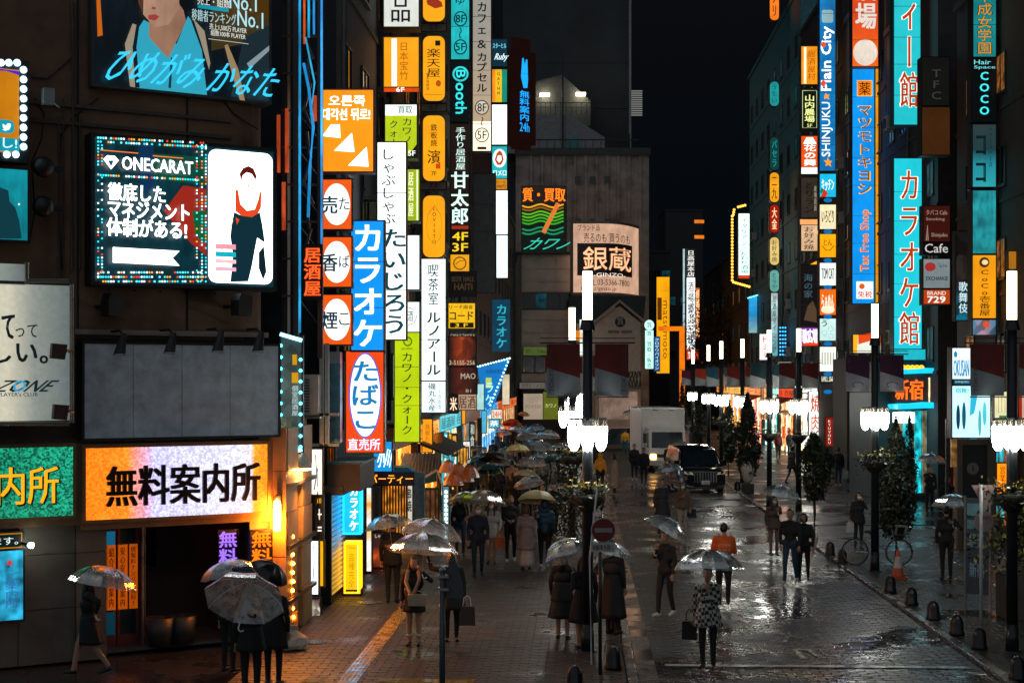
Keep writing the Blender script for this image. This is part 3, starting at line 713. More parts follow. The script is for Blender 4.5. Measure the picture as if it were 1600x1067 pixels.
# ================================================================ signs
def ramp_glow(stops, axis=0, st=1., glitter=0, gs=60, name='lit'):
    """lit face whose colour changes along it; optional glittering foil"""
    m = bpy.data.materials.new(name); m.use_nodes = True; n = m.node_tree; b = n.nodes['Principled BSDF']
    tc = n.nodes.new('ShaderNodeTexCoord'); sp = n.nodes.new('ShaderNodeSeparateXYZ'); n.links.new(tc.outputs['Generated'], sp.inputs[0])
    cr = n.nodes.new('ShaderNodeValToRGB'); e = cr.color_ramp.elements
    while len(e) < len(stops): e.new(.5)
    for q, (p, c) in zip(e, stops): q.position = p; q.color = (*lin(c), 1)
    n.links.new(sp.outputs[axis], cr.inputs[0]); n.links.new(cr.outputs[0], b.inputs['Emission Color']); b.inputs['Base Color'].default_value = (.05, .05, .05, 1)
    b.inputs['Emission Strength'].default_value = st
    if glitter:
        vo = n.nodes.new('ShaderNodeTexVoronoi'); vo.inputs['Scale'].default_value = gs; n.links.new(tc.outputs['Object'], vo.inputs[0])
        mr = n.nodes.new('ShaderNodeMapRange'); sx = n.nodes.new('ShaderNodeSeparateColor'); n.links.new(vo.outputs['Color'], sx.inputs[0])
        mr.inputs[1].default_value = .2; mr.inputs[3].default_value = st*(1-glitter); mr.inputs[4].default_value = st*(1+glitter*1.2)
        n.links.new(sx.outputs[0], mr.inputs[0]); n.links.new(mr.outputs[0], b.inputs['Emission Strength'])
    return m
T, B_, K_ = '#ffffff', '#0a0c0e', '#0b2a30'
WH = '#eef8f4'
# --- corner building: billboards and screen
def glyphcols(): pass
sign('billboard', 'top billboard with a portrait in a light blue shirt and blue brush lettering', 'billboard', (147, -70, 420, 145), CW, [
    ('r', 147, -70, 420, 145, glow('#08131a', .8, .3), 1),
    ('p', [(330, -70), (420, -70), (420, 60), (330, 80)], '#3a2f14', .8), ('p', [(345, -10), (420, -10), (420, 30), (350, 30)], '#4a3108', .7),
    ('p', [(380, 60), (420, 40), (420, 160), (360, 152)], '#1b2b33', .7), ('p', [(385, 100), (420, 72), (420, 80), (390, 108)], '#9fb4bc', .5), ('p', [(150, -5), (156, -5), (160, 56), (152, 58)], '#b85a10', .9),
    ('p', [(355, 70), (372, 110), (382, 158), (374, 157), (360, 110), (350, 72)], '#b89a70', .5),
    ('p', [(206, 60), (224, 32), (260, 52), (275, 70), (293, 26), (318, 60), (330, 150), (212, 138)], '#2f9fb8', .8),
    ('p', [(232, 60), (262, 92), (290, 35), (284, 10), (232, 30)], glow('#b98a70', .55, .15, False, 1.2), 1), ('p', [(266, 90), (262, 138), (266, 139), (269, 92)], '#0c3038', .9),
    ('p', [(194, 70), (206, 38), (212, 40), (206, 75), (212, 138), (202, 136)], '#a99b84', .6), ('p', [(212, 40), (217, 38), (212, 75), (217, 138), (210, 138), (206, 75)], '#0a141c', .9),
    ('p', [(293, 22), (312, 40), (330, 90), (332, 150), (322, 150), (314, 80)], '#0a141c', .9), ('p', [(300, 30), (318, 50), (327, 100), (325, 110), (312, 66)], '#a99b84', .6),
    ('p', [(208, -70), (278, -70), (280, 12), (262, 40), (240, 44), (222, 24), (212, -20)], glow('#c79a80', .6, .16, False, 1.0), 1), ('p', [(208, -70), (224, -70), (222, 24), (212, 0)], '#5b3a2c', .6), ('p', [(200, -70), (212, -70), (214, 10), (204, -10)], '#0a0808', 1),
    ('p', [(276, -70), (288, -70), (286, 20), (278, 8)], '#0a0808', 1), ('p', [(229, 26), (240, 24), (247, 28), (240, 34), (230, 32)], '#a0403a', .7), ('p', [(236, 12), (242, 14), (240, 17), (234, 16)], '#8a5a48', .6),
    ('t', '売上・組数', 306, -2, 356, 12, '#d8dcd4', .8), ('t', 'No.1', 356, -6, 398, 18, '#a8d8e0', .9), ('t', '移籍者ランキング', 297, 20, 366, 38, '#a8c8c8', .8), ('t', 'No.1', 368, 20, 408, 45, '#a8d8e0', .9),
    ('r', 306, 12, 354, 18, '#16a0b8', .7), ('t', '売上1,500万 PLAYER', 324, 42, 382, 52, '#d8dcd4', .8), ('t', '組数100本 PLAYER', 326, 52, 380, 61, '#d8dcd4', .8), ('l', [(322, 63), (384, 71)], 1, '#d8dcd4', .6),
    ('t', 'ひめがみ', 154, 78, 298, 134, '#30b4dc', 1.2, 's'), ('t', 'かなた', 316, 102, 418, 150, '#30b4dc', 1.2, 's')], th=.45, off=-.05, lip=.05, house=mat((.06, .055, .05), .5))
led = random.Random(3)
def led_dots(root, ux, uz, k):
    q = MB(); cols = [ink('#dff8ff', 1.5), ink('#dff8ff', 1.5), ink('#30d0e0', 1.3), ink('#30d0e0', 1.3), ink('#60f0ff', 1.4), ink('#e04030', 1.1), ink('#f0b040', 1)]
    for row, (ya, yb) in enumerate(((216, 219), (222, 226), (274, 277), (426, 430), (433, 437), (440, 443))):
        for x in range(152, 322, 4):
            if led.random() < .75:
                y = ya+(x-150)*.05*(1 if ya < 300 else 0); q.disc((ux(x), -.05, uz(y, x)), .02, led.choice(cols), 6)
    for x in (152, 158, 306, 314, 320):
        for y in range(228, 440, 5):
            if led.random() < .6: q.disc((ux(x), -.05, uz(y, x)), .018, led.choice(cols), 6)
    q.build('led_dot', root)['kind'] = 'stuff'
sign('video_screen', 'big bright video screen with a white card and a dancing figure in black', 'video screen', (148, 226, 427, 444), CW, [
    ('r', 148, 226, 427, 444, glow('#06303a', 1., .4, True, 1.2), 1),
    ('p', [(286, 290), (322, 296), (322, 400), (298, 380), (256, 330)], '#a02818', .7), ('p', [(215, 225), (240, 226), (242, 300), (220, 300)], '#062a4a', .9), ('p', [(240, 240), (322, 246), (322, 290), (240, 280)], '#0a4434', .8), ('p', [(300, 330), (322, 330), (322, 380), (305, 370)], '#0d5a30', .8),
    ('l', [(156, 235), (215, 240)], 1.5, '#e07030', 1.2), ('l', [(238, 244), (285, 248)], 1.5, '#e07030', 1.2),
    ('r', 325, 237, 425, 443, glow('#f4f8ff', 2.6, .03), 1, .12),
    ('p', [(362, 286), (372, 270), (383, 262), (393, 265), (402, 285), (406, 310), (408, 335), (398, 345), (366, 345), (358, 320)], '#fff4ea', 2.4),
    ('p', [(373, 272), (379, 263), (387, 260), (395, 264), (400, 276), (398, 282), (392, 272), (384, 270), (378, 275), (376, 284)], '#5a140c', .9),
    ('p', [(376, 284), (378, 276), (384, 272), (392, 274), (396, 283), (392, 294), (386, 297), (380, 293)], '#ffe8dc', 2), ('p', [(381, 281), (384, 280), (384, 282)], '#802818', 1), ('p', [(389, 281), (393, 281), (391, 283)], '#802818', 1), ('p', [(383, 290), (390, 290), (387, 292)], '#c03828', 1),
    ('p', [(366, 298), (370, 297), (374, 320), (384, 330), (396, 328), (402, 312), (404, 300), (407, 302), (406, 325), (398, 340), (380, 342), (366, 330)], '#c8401c', 1.1),
    ('p', [(364, 332), (376, 338), (392, 340), (404, 332), (408, 352), (412, 380), (400, 372), (396, 392), (392, 415), (386, 440), (358, 441), (362, 400), (358, 370), (360, 350)], '#0a2a34', .9),
    ('p', [(366, 340), (372, 344), (368, 352)], '#c84818', 1), ('p', [(402, 395), (410, 385), (414, 425), (409, 438), (402, 420)], '#0a2026', .9), ('p', [(358, 345), (362, 345), (352, 375), (346, 392), (342, 390)], '#e8c8b0', 1.6),
    ('r', 334, 382, 366, 390, '#d88a98', 1.2), ('r', 334, 394, 366, 402, '#12a0b0', 1.2), ('r', 334, 406, 366, 412, '#f0a0a0', 1.6), ('r', 334, 418, 366, 424, '#c890a0', 1.6),
    ('p', [(159, 250), (165, 244), (177, 245), (183, 252), (171, 266)], '#ffffff', 2), ('p', [(166, 252), (175, 252), (171, 262)], '#0a4858', 1),
    ('t', 'ONECARAT', 188, 250, 298, 270, '#f0ffff', 2.2, 'B'),
    ('t', '徹底した', 166, 289, 255, 316, '#f0ffff', 2.4, 'B'), ('t', 'マネジメント', 166, 317, 292, 343, '#f0ffff', 2.4, 'B'), ('t', '体制がある!', 164, 344, 288, 372, '#f0ffff', 2.4, 'B'),
    ('p', [(173, 387), (277, 393), (266, 404), (277, 416), (173, 411)], '#f4fbff', 2.4)], th=.35, off=.12, lip=.07, extra=led_dots)
blank = mat((.52, .62, .7), .55, var=.3, scale=3, bump=.05)
sign('blank_billboard', 'blank blue grey billboard under four small spotlights', 'billboard', (132, 539, 435, 682), CW, [('r', 132, 539, 435, 682, blank, 1)]+[('r', x, 539, x+.7, 682, mat((.16, .18, .19), .6), 1) for x in (208, 284, 359)], th=.3, off=.25, lip=.04)
for px, py, ds in ((187, 542, 'leftmost'), (265, 540, 'second from the left'), (340, 538, 'third from the left'), (403, 538, 'rightmost')):
    C7 = OF(CW, .75); u, z = C7.L(px, py); X, Y = C7.W(u)
    t = thing('spotlight', f'{ds} of the four black spotlights above the blank billboard', 'spotlight', (X, Y, z), CW.rz, 'spotlights above the blank billboard')
    q = MB(); q.cone((0, 0, -.12), (.09, .05, .22), .1, .05, BLACK, 12); q.lathe([(.105, 0), (.105, .03), (.085, .03)], STEEL, n=12, M=Matrix.Translation((-.005, 0, -.14))); q.build('lamp_head', t)
    q = MB(); q.tube([(.08, .05, .2), (.1, .3, .28), (.1, .75, .28)], .022, BLACK, 6); q.build('arm', t)
for px, lb in ((183, 'black wall speaker under the left end of the video screen'), (385, 'black wall speaker under the right end of the video screen')):
    C3 = OF(CW, .35); u, z = C3.L(px, 478); X, Y = C3.W(u)
    t = thing('wall_speaker', lb, 'speaker', (X, Y, z), CW.rz+R(18)); q = MB(); q.prism([(-.17, 0, -.17), (.12, 0, -.17), (.15, 0, .18), (-.12, 0, .22), (-.17, 0, .1)], (0, .22, 0), BLACK); q.build('cabinet', t)
    q = MB(); q.box(-.03, .03, .22, .6, -.03, .03, DARK); q.build('bracket', t)
green = ramp_glow([(0, '#0c7a5c'), (.6, '#0e8f6a'), (1, '#17a07c')], 0, .75, .7, 34)
sign('fascia_sign', 'glittering green shop sign with gold characters cut by the picture edge', 'sign', (-190, 701, 114, 812), CW, [('r', -190, 701, 114, 812, green, 1), ('t', '無料案内所', -168, 731, 93, 793, '#0a1a10', .3, 'B'), ('t', '無料案内所', -170, 731, 91, 791, '#f0a010', 1.1)], th=.3, off=.16, lip=.06, house=mat((.2, .12, .04), .4))
viol = ramp_glow([(0, '#ff7a0a'), (.22, '#ff8a20'), (.31, '#e8a0b8'), (.36, '#c8c4f4'), (.8, '#dcdcf8'), (.9, '#e8dce8'), (.925, '#ff9c20'), (1, '#ff8a10')], 0, 1.05, .28, 30)
sign('fascia_sign', 'orange and violet lit shop sign with black raised characters', 'sign', (134, 697, 418, 806), CW, [('r', 134, 697, 418, 806, viol, 1), ('t', '無料案内所', 166, 725, 404, 786, mat((.02, .012, .01), .3), 1, 'Bx')], th=.3, off=.16, lip=.06, house=mat((.24, .13, .05), .4))
zs = ramp_glow([(0, '#b8bfb0'), (.55, '#f0ead0'), (.74, '#a0a8a0'), (1, '#707c7c')], 0, .58, .05, 14)  # the flood lamps stay dark; their light is put into this ramp
sign('club_sign', 'white stepped club sign with lamplight put into its glowing face at the left edge', 'sign', (-120, 443, 112, 658), CW, [('r', -120, 443, 112, 658, zs, 1), ('r', -120, 410, 40, 443, zs, 1),
    ('t', 'するって', -70, 488, 22, 530, '#0a1418', 1, 'B'), ('t', 'って', 24, 507, 58, 527, '#0a1418', 1), ('t', '楽しい。', -60, 531, 74, 568, '#0a1418', 1, 'B'), ('t', 'ZONE', -14, 594, 72, 612, '#0c2026', 1, 'Bs'), ('t', 'O', 18, 594, 37, 612, '#2a90b8', 1, 'Bs'), ('t', "PLAYER's CLUB", -4, 613, 58, 619, '#0c2026', 1)], th=.12, off=.95, lip=.05, house=mat((.1, .09, .08), .5))
C9 = OF(CW, .98); X, Y = C9.W(C9.u(0)); t = thing('bird_guard', 'wire zigzag bird guard frame around the white stepped club sign', 'frame', (X, Y, 0), CW.rz)
q = MB(); u0 = C9.u(0); wm = mat((.4, .36, .3), .4, .6)
def zig(a, b, c, d, n):
    for i in range(n):
        xa, ya = a+(c-a)*i/n, b+(d-b)*i/n; xb, yb = a+(c-a)*(i+1)/n, b+(d-b)*(i+1)/n; mx, my = (xa+xb)/2, (ya+yb)/2
        ox, oy = (4, 0) if a == c else (0, 4 if b > 600 else -4)
        for (e, f_, g_, h_) in ((xa, ya, mx+ox, my+oy), (mx+ox, my+oy, xb, yb)): q.tube([(C9.u(e)-u0, 0, C9.L(e, f_)[1]), (C9.u(g_)-u0, 0, C9.L(g_, h_)[1])], .008, wm, 3)
    for s_ in (0, 4):
        o = (s_, 0) if a == c else (0, s_ if b > 600 else -s_); q.tube([(C9.u(a+o[0])-u0, 0, C9.L(a, b+o[1])[1]), (C9.u(c+o[0])-u0, 0, C9.L(c, d+o[1])[1])], .014, wm, 4)
zig(40, 444, 40, 410, 5); zig(40, 441, 108, 441, 9); zig(110, 444, 110, 660, 26); zig(0, 660, 108, 660, 15)
q.build('wire', t)
for px, py, lb in ((92, 548, 'upper'), (95, 643, 'lower')):
    C12 = OF(CW, 1.25); X, Y = C12.W(C12.u(px)); t = thing('flood_light', f'{lb} small brown flood light on the right edge of the club sign', 'light', (X, Y, C12.L(px, py)[1]), CW.rz)
    q = MB(); q.prism([(-.12, 0, -.12), (.1, 0, -.14), (.14, 0, .1), (-.1, 0, .12)], (0, .12, 0), mat((.08, .04, .03), .5)); q.build('lamp_head', t); q = MB(); q.tube([(.1, .05, 0), (.25, .2, 0), (.25, .7, 0)], .03, mat((.15, .1, .08), .5)); q.build('arm', t)
def bulbs(spots, r=.035, c='#c8f4ff', st=3.):
    def f(root, ux, uz, k):
        q0 = None
        for a, b in spots:
            if q0 is None: q = MB(); q.ball((0, 0, 0), r, m=glow(c, st, 0, False), n=8, k=5); q0 = q.build('bulb', root, True, (ux(a), -.03, uz(b, a)))
            else: link('bulb', q0.data, root, (ux(a), -.03, uz(b, a)))
    return f
sp = [(x, 99) for x in (-30, -20, -10, 1, 13, 26)]+[(36, y) for y in range(110, 240, 15)]+[(x, 242) for x in (10, 24)]
def spm(root, ux, uz, k): bulbs(sp, .06, '#b8e8ff', 2.2)(root, ux, uz, k)
sign('bulb_sign', 'yellow screen bordered with white bulbs showing a small bird badge', 'sign', (-80, 92, 42, 248), CW, [('r', -80, 104, 30, 236, glow('#e08a08', .62, .1), 1), ('p', [(-80, 104), (30, 112), (30, 118), (0, 108), (-80, 108)], '#4a20c0', .8), ('r', -80, 213, 30, 234, '#0f93a8', .9), ('r', -20, 187, 22, 208, '#0f93a8', 1, .2),
    ('p', [(4, 194), (9, 197), (12, 193), (16, 194), (17, 197), (14, 203), (8, 205), (3, 203), (7, 202), (4, 199)], '#e8f6f8', 1.2), ('t', 'なし!', -22, 215, 26, 231, '#c8f0f4', 1.2)], th=.3, off=.4, extra=spm)
sign('poster_screen', 'dim teal screen with the dark outline of a person at the left edge', 'sign', (-80, 262, 43, 373), CW, [('r', -80, 262, 43, 373, glow('#0d96a4', .7, .3), 1), ('p', [(-30, 373), (-26, 330), (-12, 318), (-12, 300), (0, 293), (13, 298), (15, 315), (24, 325), (30, 345), (34, 373)], '#07303a', 1), ('t', '•', 28, 318, 31, 321, T, 1)], th=.3, off=.4)
sign('small_sign', 'small black sign with thin gold border beside the left edge lamp', 'sign', (-60, 834, 35, 858), CW, [('r', -60, 834, 35, 858, '#b87a10', .8), ('r', -59, 836, 33, 856, '#0a1414', 1), ('t', '承ります。', -50, 840, 28, 852, '#c8e0e0', 1)], th=.1, off=.1)
sign('poster_case', 'lit blue poster case with a small red star at the left edge', 'sign', (-40, 861, 36, 970), CW, [('r', -40, 861, 36, 970, glow('#2fb4e0', .8, .45, True, 5), 1), ('p', [(12, 878), (15, 872), (17, 877), (21, 878), (17, 880), (18, 885), (14, 881), (9, 883)], '#c03030', 1), ('t', 'ご案内所', 8, 893, 30, 950, '#3468a8', .8, 'v')], th=.12, off=.08)
u, z = CW.L(41, 849); X, Y = CW.W(u, .3); t = thing('wall_lamp', 'small bright white wall lamp beside the gold bordered sign', 'lamp', (X, Y, z), CW.rz)
q = MB(); q.ball((0, 0, 0), .05, m=glow('#f4ffe8', 30, 0), n=10, k=6); q.build('bulb', t, True); q = MB(); q.tube([(-.04, .03, 0), (-.1, .2, .02)], .03, DARK); q.build('arm', t)
# security camera, round lamps on the wall
u, z = CW.L(66, 158); X, Y = CW.W(u, .35); t = thing('wall_camera', 'white security camera on the wall right of the bulb sign', 'camera', (X, Y, z), CW.rz)
q = MB(); q.box(-.1, .08, -.12, .05, -.12, .14, mat((.3, .34, .34), .4)); q.build('housing', t); q = MB(); q.tube([(.06, .0, -.05), (.2, .1, -.12), (.25, .35, -.12)], .025, STEEL); q.build('arm', t)
for py, lb in ((265, 'upper'), (326, 'lower')):
    u, z = CW.L(59, py); X, Y = CW.W(u, .35); t = thing('round_lamp', f'{lb} black round wall lamp beside the teal screen', 'lamp', (X, Y, z), CW.rz)
    q = MB(); q.lathe([(.001, -.05), (.17, -.05), (.18, .0), (.15, .08), (.05, .16)], BLACK, M=Matrix.Rotation(R(90), 4, 'X'), n=20); q.build('housing', t, True); q = MB(); q.box(-.05, .35, .12, .2, -.04, .04, DARK); q.build('arm', t)
# entrance neon in the recess
def neon_chars(px0, px1, y0, y1, txt, col, off, lb, st=1.3):
    sign('neon_sign', lb, 'neon sign', (px0, y0, px1, y1), CW, [('r', px0, y0, px1, y1, mat((.02, .01, .015), .4), 1), ('t', txt, px0+1, y0+1, px1-1, y1-1, col, st, 'vB')], th=.1, off=off, lip=.01)
neon_chars(341, 371, 828, 884, '無料', '#9a6cff', -.2, 'violet neon characters beside the shop entrance', 1.1)
neon_chars(392, 425, 828, 884, '無料', '#ff7a10', .12, 'orange neon characters at the corner of the shop entrance', 1.1)
# --- gantry of steel and light tubes on the corner
GX = CF(30.5)
k = 30.5/F; t = thing('sign_gantry', 'tall steel gantry with blue and orange light tubes on the building corner', 'gantry', (GX.u(485), 30.5, 0))
ux = lambda p: (p-485)*k
uz = lambda p: H+(HY-p)*k
q = MB()
for px in (462, 500): q.box(ux(px)-.05, ux(px)+.05, 0, .12, uz(560), uz(-80), mat((.12, .07, .05), .5))
q.box(ux(440), ux(448), .1, .5, uz(520), uz(-80), mat((.03, .03, .03), .5)); q.build('post', t)
q = MB()
for i, py in enumerate(range(-60, 520, 58)): q.tube([(ux(462), .05, uz(py)), (ux(500), .05, uz(py+50))], .018, DARK, 5); q.box(ux(440), ux(500), .05, .1, uz(py)-.02, uz(py)+.02, mat((.12, .07, .05), .5))
for i, py in enumerate(range(-60, 430, 38)):
    q.tube([(ux(474+(i % 3)*6), -.02, uz(py)), (ux(490-(i % 3)*7), -.02, uz(py+38))], .03, mat((.16, .1, .09), .3, .6), 6)
q.build('brace', t)
for px, col, y0, y1 in ((469, '#1aa0e0', -60, 520), (503, '#3aa8ff', -60, 460), (483, '#18a8d8', -60, 60), (476, '#e85a10', 0, 70), (491, '#2a8ad0', -60, 55)):
    q = MB(); q.tube([(ux(px), -.05, uz(y0)), (ux(px), -.05, uz(y1))], .022, glow(col, 1.1, .4), 6); q.build('light_tube', t)
q = MB(); q.tube([(ux(475), -.05, uz(100)), (ux(483), -.05, uz(140)), (ux(490), -.05, uz(200)), (ux(485), -.05, uz(260)), (ux(482), -.05, uz(340))], .03, glow('#1f94d8', .9, .3), 6); q.tube([(ux(478), -.05, uz(60)), (ux(492), -.05, uz(130)), (ux(486), -.05, uz(180))], .02, glow('#38b8e8', .8, .3), 6); q.build('light_tube', t)
q = MB()
for px, y0, y1 in ((435, 180, 270), (448, 170, 270), (492, 150, 190), (443, 285, 360)): q.box(ux(px)-.03, ux(px)+.04, -.03, 0, uz(y1), uz(y0), glow('#e0562a', .55, .4))
q.build('orange_lit_steel', t)  # orange light on the steel, put in as glowing strips
sign('neon_sign', 'orange neon brush characters on the steel gantry post', 'neon sign', (474, 384, 502, 466), 30.3, [('r', 474, 384, 502, 466, mat((.05, .02, .015), .4), 1), ('t', '居酒屋', 475, 386, 501, 464, '#ff5a20', 1.2, 'vB')], th=.1)
# LED bulb framed glass case, air conditioner, white posts
GR = ramp_glow([(0, '#203030'), (.5, '#5a6a64'), (1, '#2c3a3c')], 2, .5, .3, 5)
cs = [(439, y) for y in range(540, 705, 18)]+[(470, y) for y in range(562, 700, 17)]
sign('glass_case_sign', 'narrow grey glass sign edged with cyan bulbs beside the blank billboard', 'sign', (439, 526, 471, 706), 29.2, [('r', 439, 526, 471, 706, GR, 1), ('r', 457, 554, 464, 570, '#e0a010', .8), ('r', 456, 582, 466, 598, '#e0a010', .8), ('t', '個室居酒屋', 456, 602, 466, 650, '#b8ccc8', .8, 'v'), ('l', [(438, 522), (472, 532)], 6, '#90f4ff', 3), ('l', [(438, 710), (472, 702)], 6, '#90f4ff', 3)], th=.15, extra=bulbs(cs, .034, '#60f0ff', 3.2))
t = thing('air_conditioner', 'white air conditioner unit on a bracket beside the cyan edged glass sign', 'air conditioner', (CF(30.6).u(484), 30.6, uz(648)))
q = MB(); q.rbox(-.17, .17, 0, .5, 0, .8, .03, mat((.55, .56, .54), .4), 3); q.build('casing', t)
q = MB()
for i in range(12): q.box(-.15, -.0, -.03, 0, .06+i*.057, .08+i*.057, DARK)
q.build('grille', t); q = MB(); q.box(-.2, .2, 0, .5, -.08, -.04, STEEL); q.box(-.2, -.17, .1, .14, -.5, -.04, STEEL); q.build('bracket', t)
t = thing('steel_post', 'pale double steel post standing between the air conditioner and the tobacco sign', 'post', (CF(31.2).u(506), 31.2, uz(700)))
q = MB(); pm = mat((.5, .56, .54), .4, .2); kk = 31.2/F; q.box(-.09, -.01, 0, .1, 0, 2.1, pm); q.box(.02, .1, 0, .1, 0, 2.1, pm); q.box(-.4, .3, .0, .08, 0, .06, pm); q.box(-.4, .3, .0, .08, .62*1, .68, pm); q.build('post', t)
t = thing('metal_box', 'blue lit metal cabinet hanging behind the pale steel posts', 'box', (CF(32).u(521), 32, H+(HY-692)*32/F))
q = MB(); q.rbox(-.15, .14, 0, .4, 0, 1.9, .02, mat((.12, .3, .38), .3, .6, var=.4)); q.build('body', t); q = MB(); q.box(-.15, .14, -.02, 0, 1.66, 1.9, mat((.35, .45, .45), .4)); q.build('cover', t)
# --- left column signs
sign('arrow_sign', 'orange video sign with white korean text and three white arrows', 'sign', (504, 141, 583, 268), 32, [('r', 504, 141, 583, 268, glow('#f09010', 1., .08), 1), ('t', '오른쪽', 514, 150, 570, 166, WH, 1.8, 'B'), ('t', '대각선 뒤로!', 504, 170, 578, 188, WH, 1.8, 'B'),
    ('p', [(517, 195), (531, 195), (532, 216), (504, 213)], WH, 1.7), ('p', [(550, 208), (554, 238), (522, 236)], WH, 1.7), ('p', [(573, 230), (576, 261), (544, 259)], WH, 1.7)], th=.3, house=mat((.3, .05, .1), .4))
def tab(y0, y1, kan, kana, lb, cut=0):
    sign('tobacco_sign', lb, 'sign', (505, y0, 549, y1), 31.8, [('r', 505, y0, 549, y1, '#e8560e', .95), ('e', 496+9, y0+6, 547, y1-6, '#f0f6f0', 1.25), ('t', kan, 503, y0+26, 527, y1-24, '#082a38', 1, 'B'), ('t', kana, 530, y0+28, 546, y1-30, '#082a38', 1)], th=.25, group='tobacco shop signs stacked above the blue karaoke sign')
tab(281, 358, '売', 'た', 'orange sign with a white oval reading the first syllable, top of its stack'); tab(371, 448, '香', 'ば', 'orange sign with a white oval, middle of the stack of three'); tab(461, 538, '煙', 'こ', 'orange sign with a white oval partly behind a lamp, lowest of its stack')
sign('karaoke_sign', 'tall blue karaoke sign with bold white katakana above the tobacco panel', 'sign', (549, 346, 599, 548), 33, [('r', 549, 346, 599, 548, glow('#0a8ef0', 1., .08), 1), ('t', 'カラオケ', 551, 348, 598, 546, WH, 1.6, 'vB')], th=.35, house=mat((.2, .09, .08), .4))
sign('tobacco_sign', 'orange tobacco sign with tall white oval and blue hiragana', 'sign', (541, 549, 599, 706), 33, [('r', 541, 549, 599, 706, '#f0480e', .95), ('e', 545, 551, 596, 684, '#3a58e0', 1), ('e', 547, 553, 594, 682, '#e4f4fc', 1.3), ('t', 'たばこ', 550, 562, 592, 674, '#0f7cc0', .8, 'vB'), ('t', '直売所', 544, 685, 594, 703, '#7a90ff', 1, 'B'), ('t', '直売所', 544, 685, 594, 703, '#f4f4ff', 1.3, 'l')], th=.35, house=mat((.28, .1, .06), .4))
sign('restaurant_sign', 'tall white sign with black brush hiragana behind the blue karaoke sign', 'sign', (590, 223, 634, 530), 38, [('r', 590, 223, 634, 530, glow(WH, 1.35, .06), 1), ('t', 'しゃぶしゃぶ', 596, 232, 618, 352, '#0c1416', 1, 'v'), ('t', 'たいじろう', 596, 356, 636, 524, '#0a3a46', 1, 'vB')], th=.3, group=None)
sign('box_sign', 'white box sign with one large black character at the top edge', 'sign', (600, -60, 654, 42), 41, [('r', 600, -60, 654, 42, glow('#d8dcd4', .95, .1), 1), ('t', '商品', 610, -50, 642, 38, '#101010', 1, 'v')], th=.6, house=mat((.25, .15, .06), .4))
sign('box_sign', 'orange box sign with a white stripe above the lime buying sign', 'sign', (600, 59, 654, 136), 41, [('r', 600, 59, 654, 136, glow('#f09a14', 1, .08), 1), ('r', 612, 61, 620, 135, WH, 1.4), ('t', '日本宝竹', 624, 66, 638, 126, '#8a4a08', 1, 'vl'), ('r', 600, 137, 654, 144, '#d8480c', .9), ('t', '6F', 619, 137, 632, 144, WH, 1.4)], th=.6, house=mat((.35, .18, .04), .4))
sign('box_sign', 'lime and white buying shop sign below the orange box sign', 'sign', (602, 164, 651, 246), 41, [('r', 602, 164, 651, 246, '#b4c818', .95), ('r', 602, 164, 651, 181, WH, 1.2), ('t', '買取', 622, 166, 644, 178, '#0a3a3a', 1), ('t', 'カワノ', 628, 184, 644, 226, '#0a2a20', 1, 'v'), ('t', 'クォーク', 608, 188, 622, 244, '#0a2a20', 1, 'v'), ('p', [(636, 246), (651, 226), (651, 246)], '#0a0a0a', 1), ('t', '5F', 638, 236, 649, 244, WH, 1.3)], th=.6)
sign('box_sign', 'narrow lime sign with white border half hidden behind the white brush sign', 'sign', (636, 265, 655, 345), 42, [('r', 636, 265, 655, 345, '#a8bc20', .8), ('t', '居酒屋', 638, 268, 646, 340, '#e8f0c0', 1, 'v'), ('l', [(652, 266), (652, 344)], 2, '#e0f0d0', 1.2)], th=.5)
sign('box_sign', 'small blank white box sign above the round quark emblem sign', 'sign', (634, 368, 655, 452), 42, [('r', 634, 368, 655, 452, glow('#e4f4f8', 1.3, .1), 1)], th=.5)
sign('box_sign', 'white sign with a thin circled character above the lime katakana sign', 'sign', (630, 472, 655, 519), 43, [('r', 630, 472, 655, 519, WH, 1.1), ('t', '酒', 637, 486, 646, 502, '#1c3438', 1, 'l'), ('l', [(637, 480), (648, 484), (651, 495), (647, 505), (638, 508)], .8, '#1c3438', 1)], th=.5)
sign('lime_sign', 'long lime green sign with black vertical katakana', 'sign', (617, 520, 655, 690), 42, [('r', 617, 520, 655, 690, glow('#b2ca0c', 1., .08), 1), ('e', 630, 526, 644, 541, '#4a6010', 1), ('e', 632, 528, 642, 539, '#b2ca0c', 1), ('t', 'QUARK', 627, 543, 645, 547, '#2a3a10', 1), ('t', 'カワノ・クォーク', 627, 550, 645, 680, '#0a1c10', 1, 'v'), ('l', [(617, 605), (655, 605)], .8, '#3a4a08', 1)], th=.3)
oc = '#f3a014'
def oval(y0, y1, lb, items, D=49):
    sign('oval_sign', lb, 'sign', (661, y0, 695, y1), D, [('r', 661, y0, 695, y1, glow(oc, 1., .08), 1, .3)]+items, th=.45, rounded=.3, lip=.025, house=mat((.16, .08, .03), .4), group='yellow rounded signs stacked on the tenant column')
oval(-60, 34, 'yellow rounded sign with a red leaf mark at the top edge', [('p', [(666, 2), (676, -6), (690, 4), (692, 11), (680, 14), (668, 8)], '#8a2c10', 1)])
oval(57, 158, 'yellow rounded sign with large black brush characters, second from the top', [('t', '楽天屋', 667, 76, 688, 122, '#241408', 1, 'v'), ('r', 680, 64, 688, 72, '#1a1208', 1), ('t', '備長炭焼鳥', 666, 114, 671, 142, '#7a3010', 1, 'v'), ('e', 681, 126, 689, 136, '#a84a10', 1), ('l', [(663, 148), (692, 149)], .8, '#7a5010', 1)])
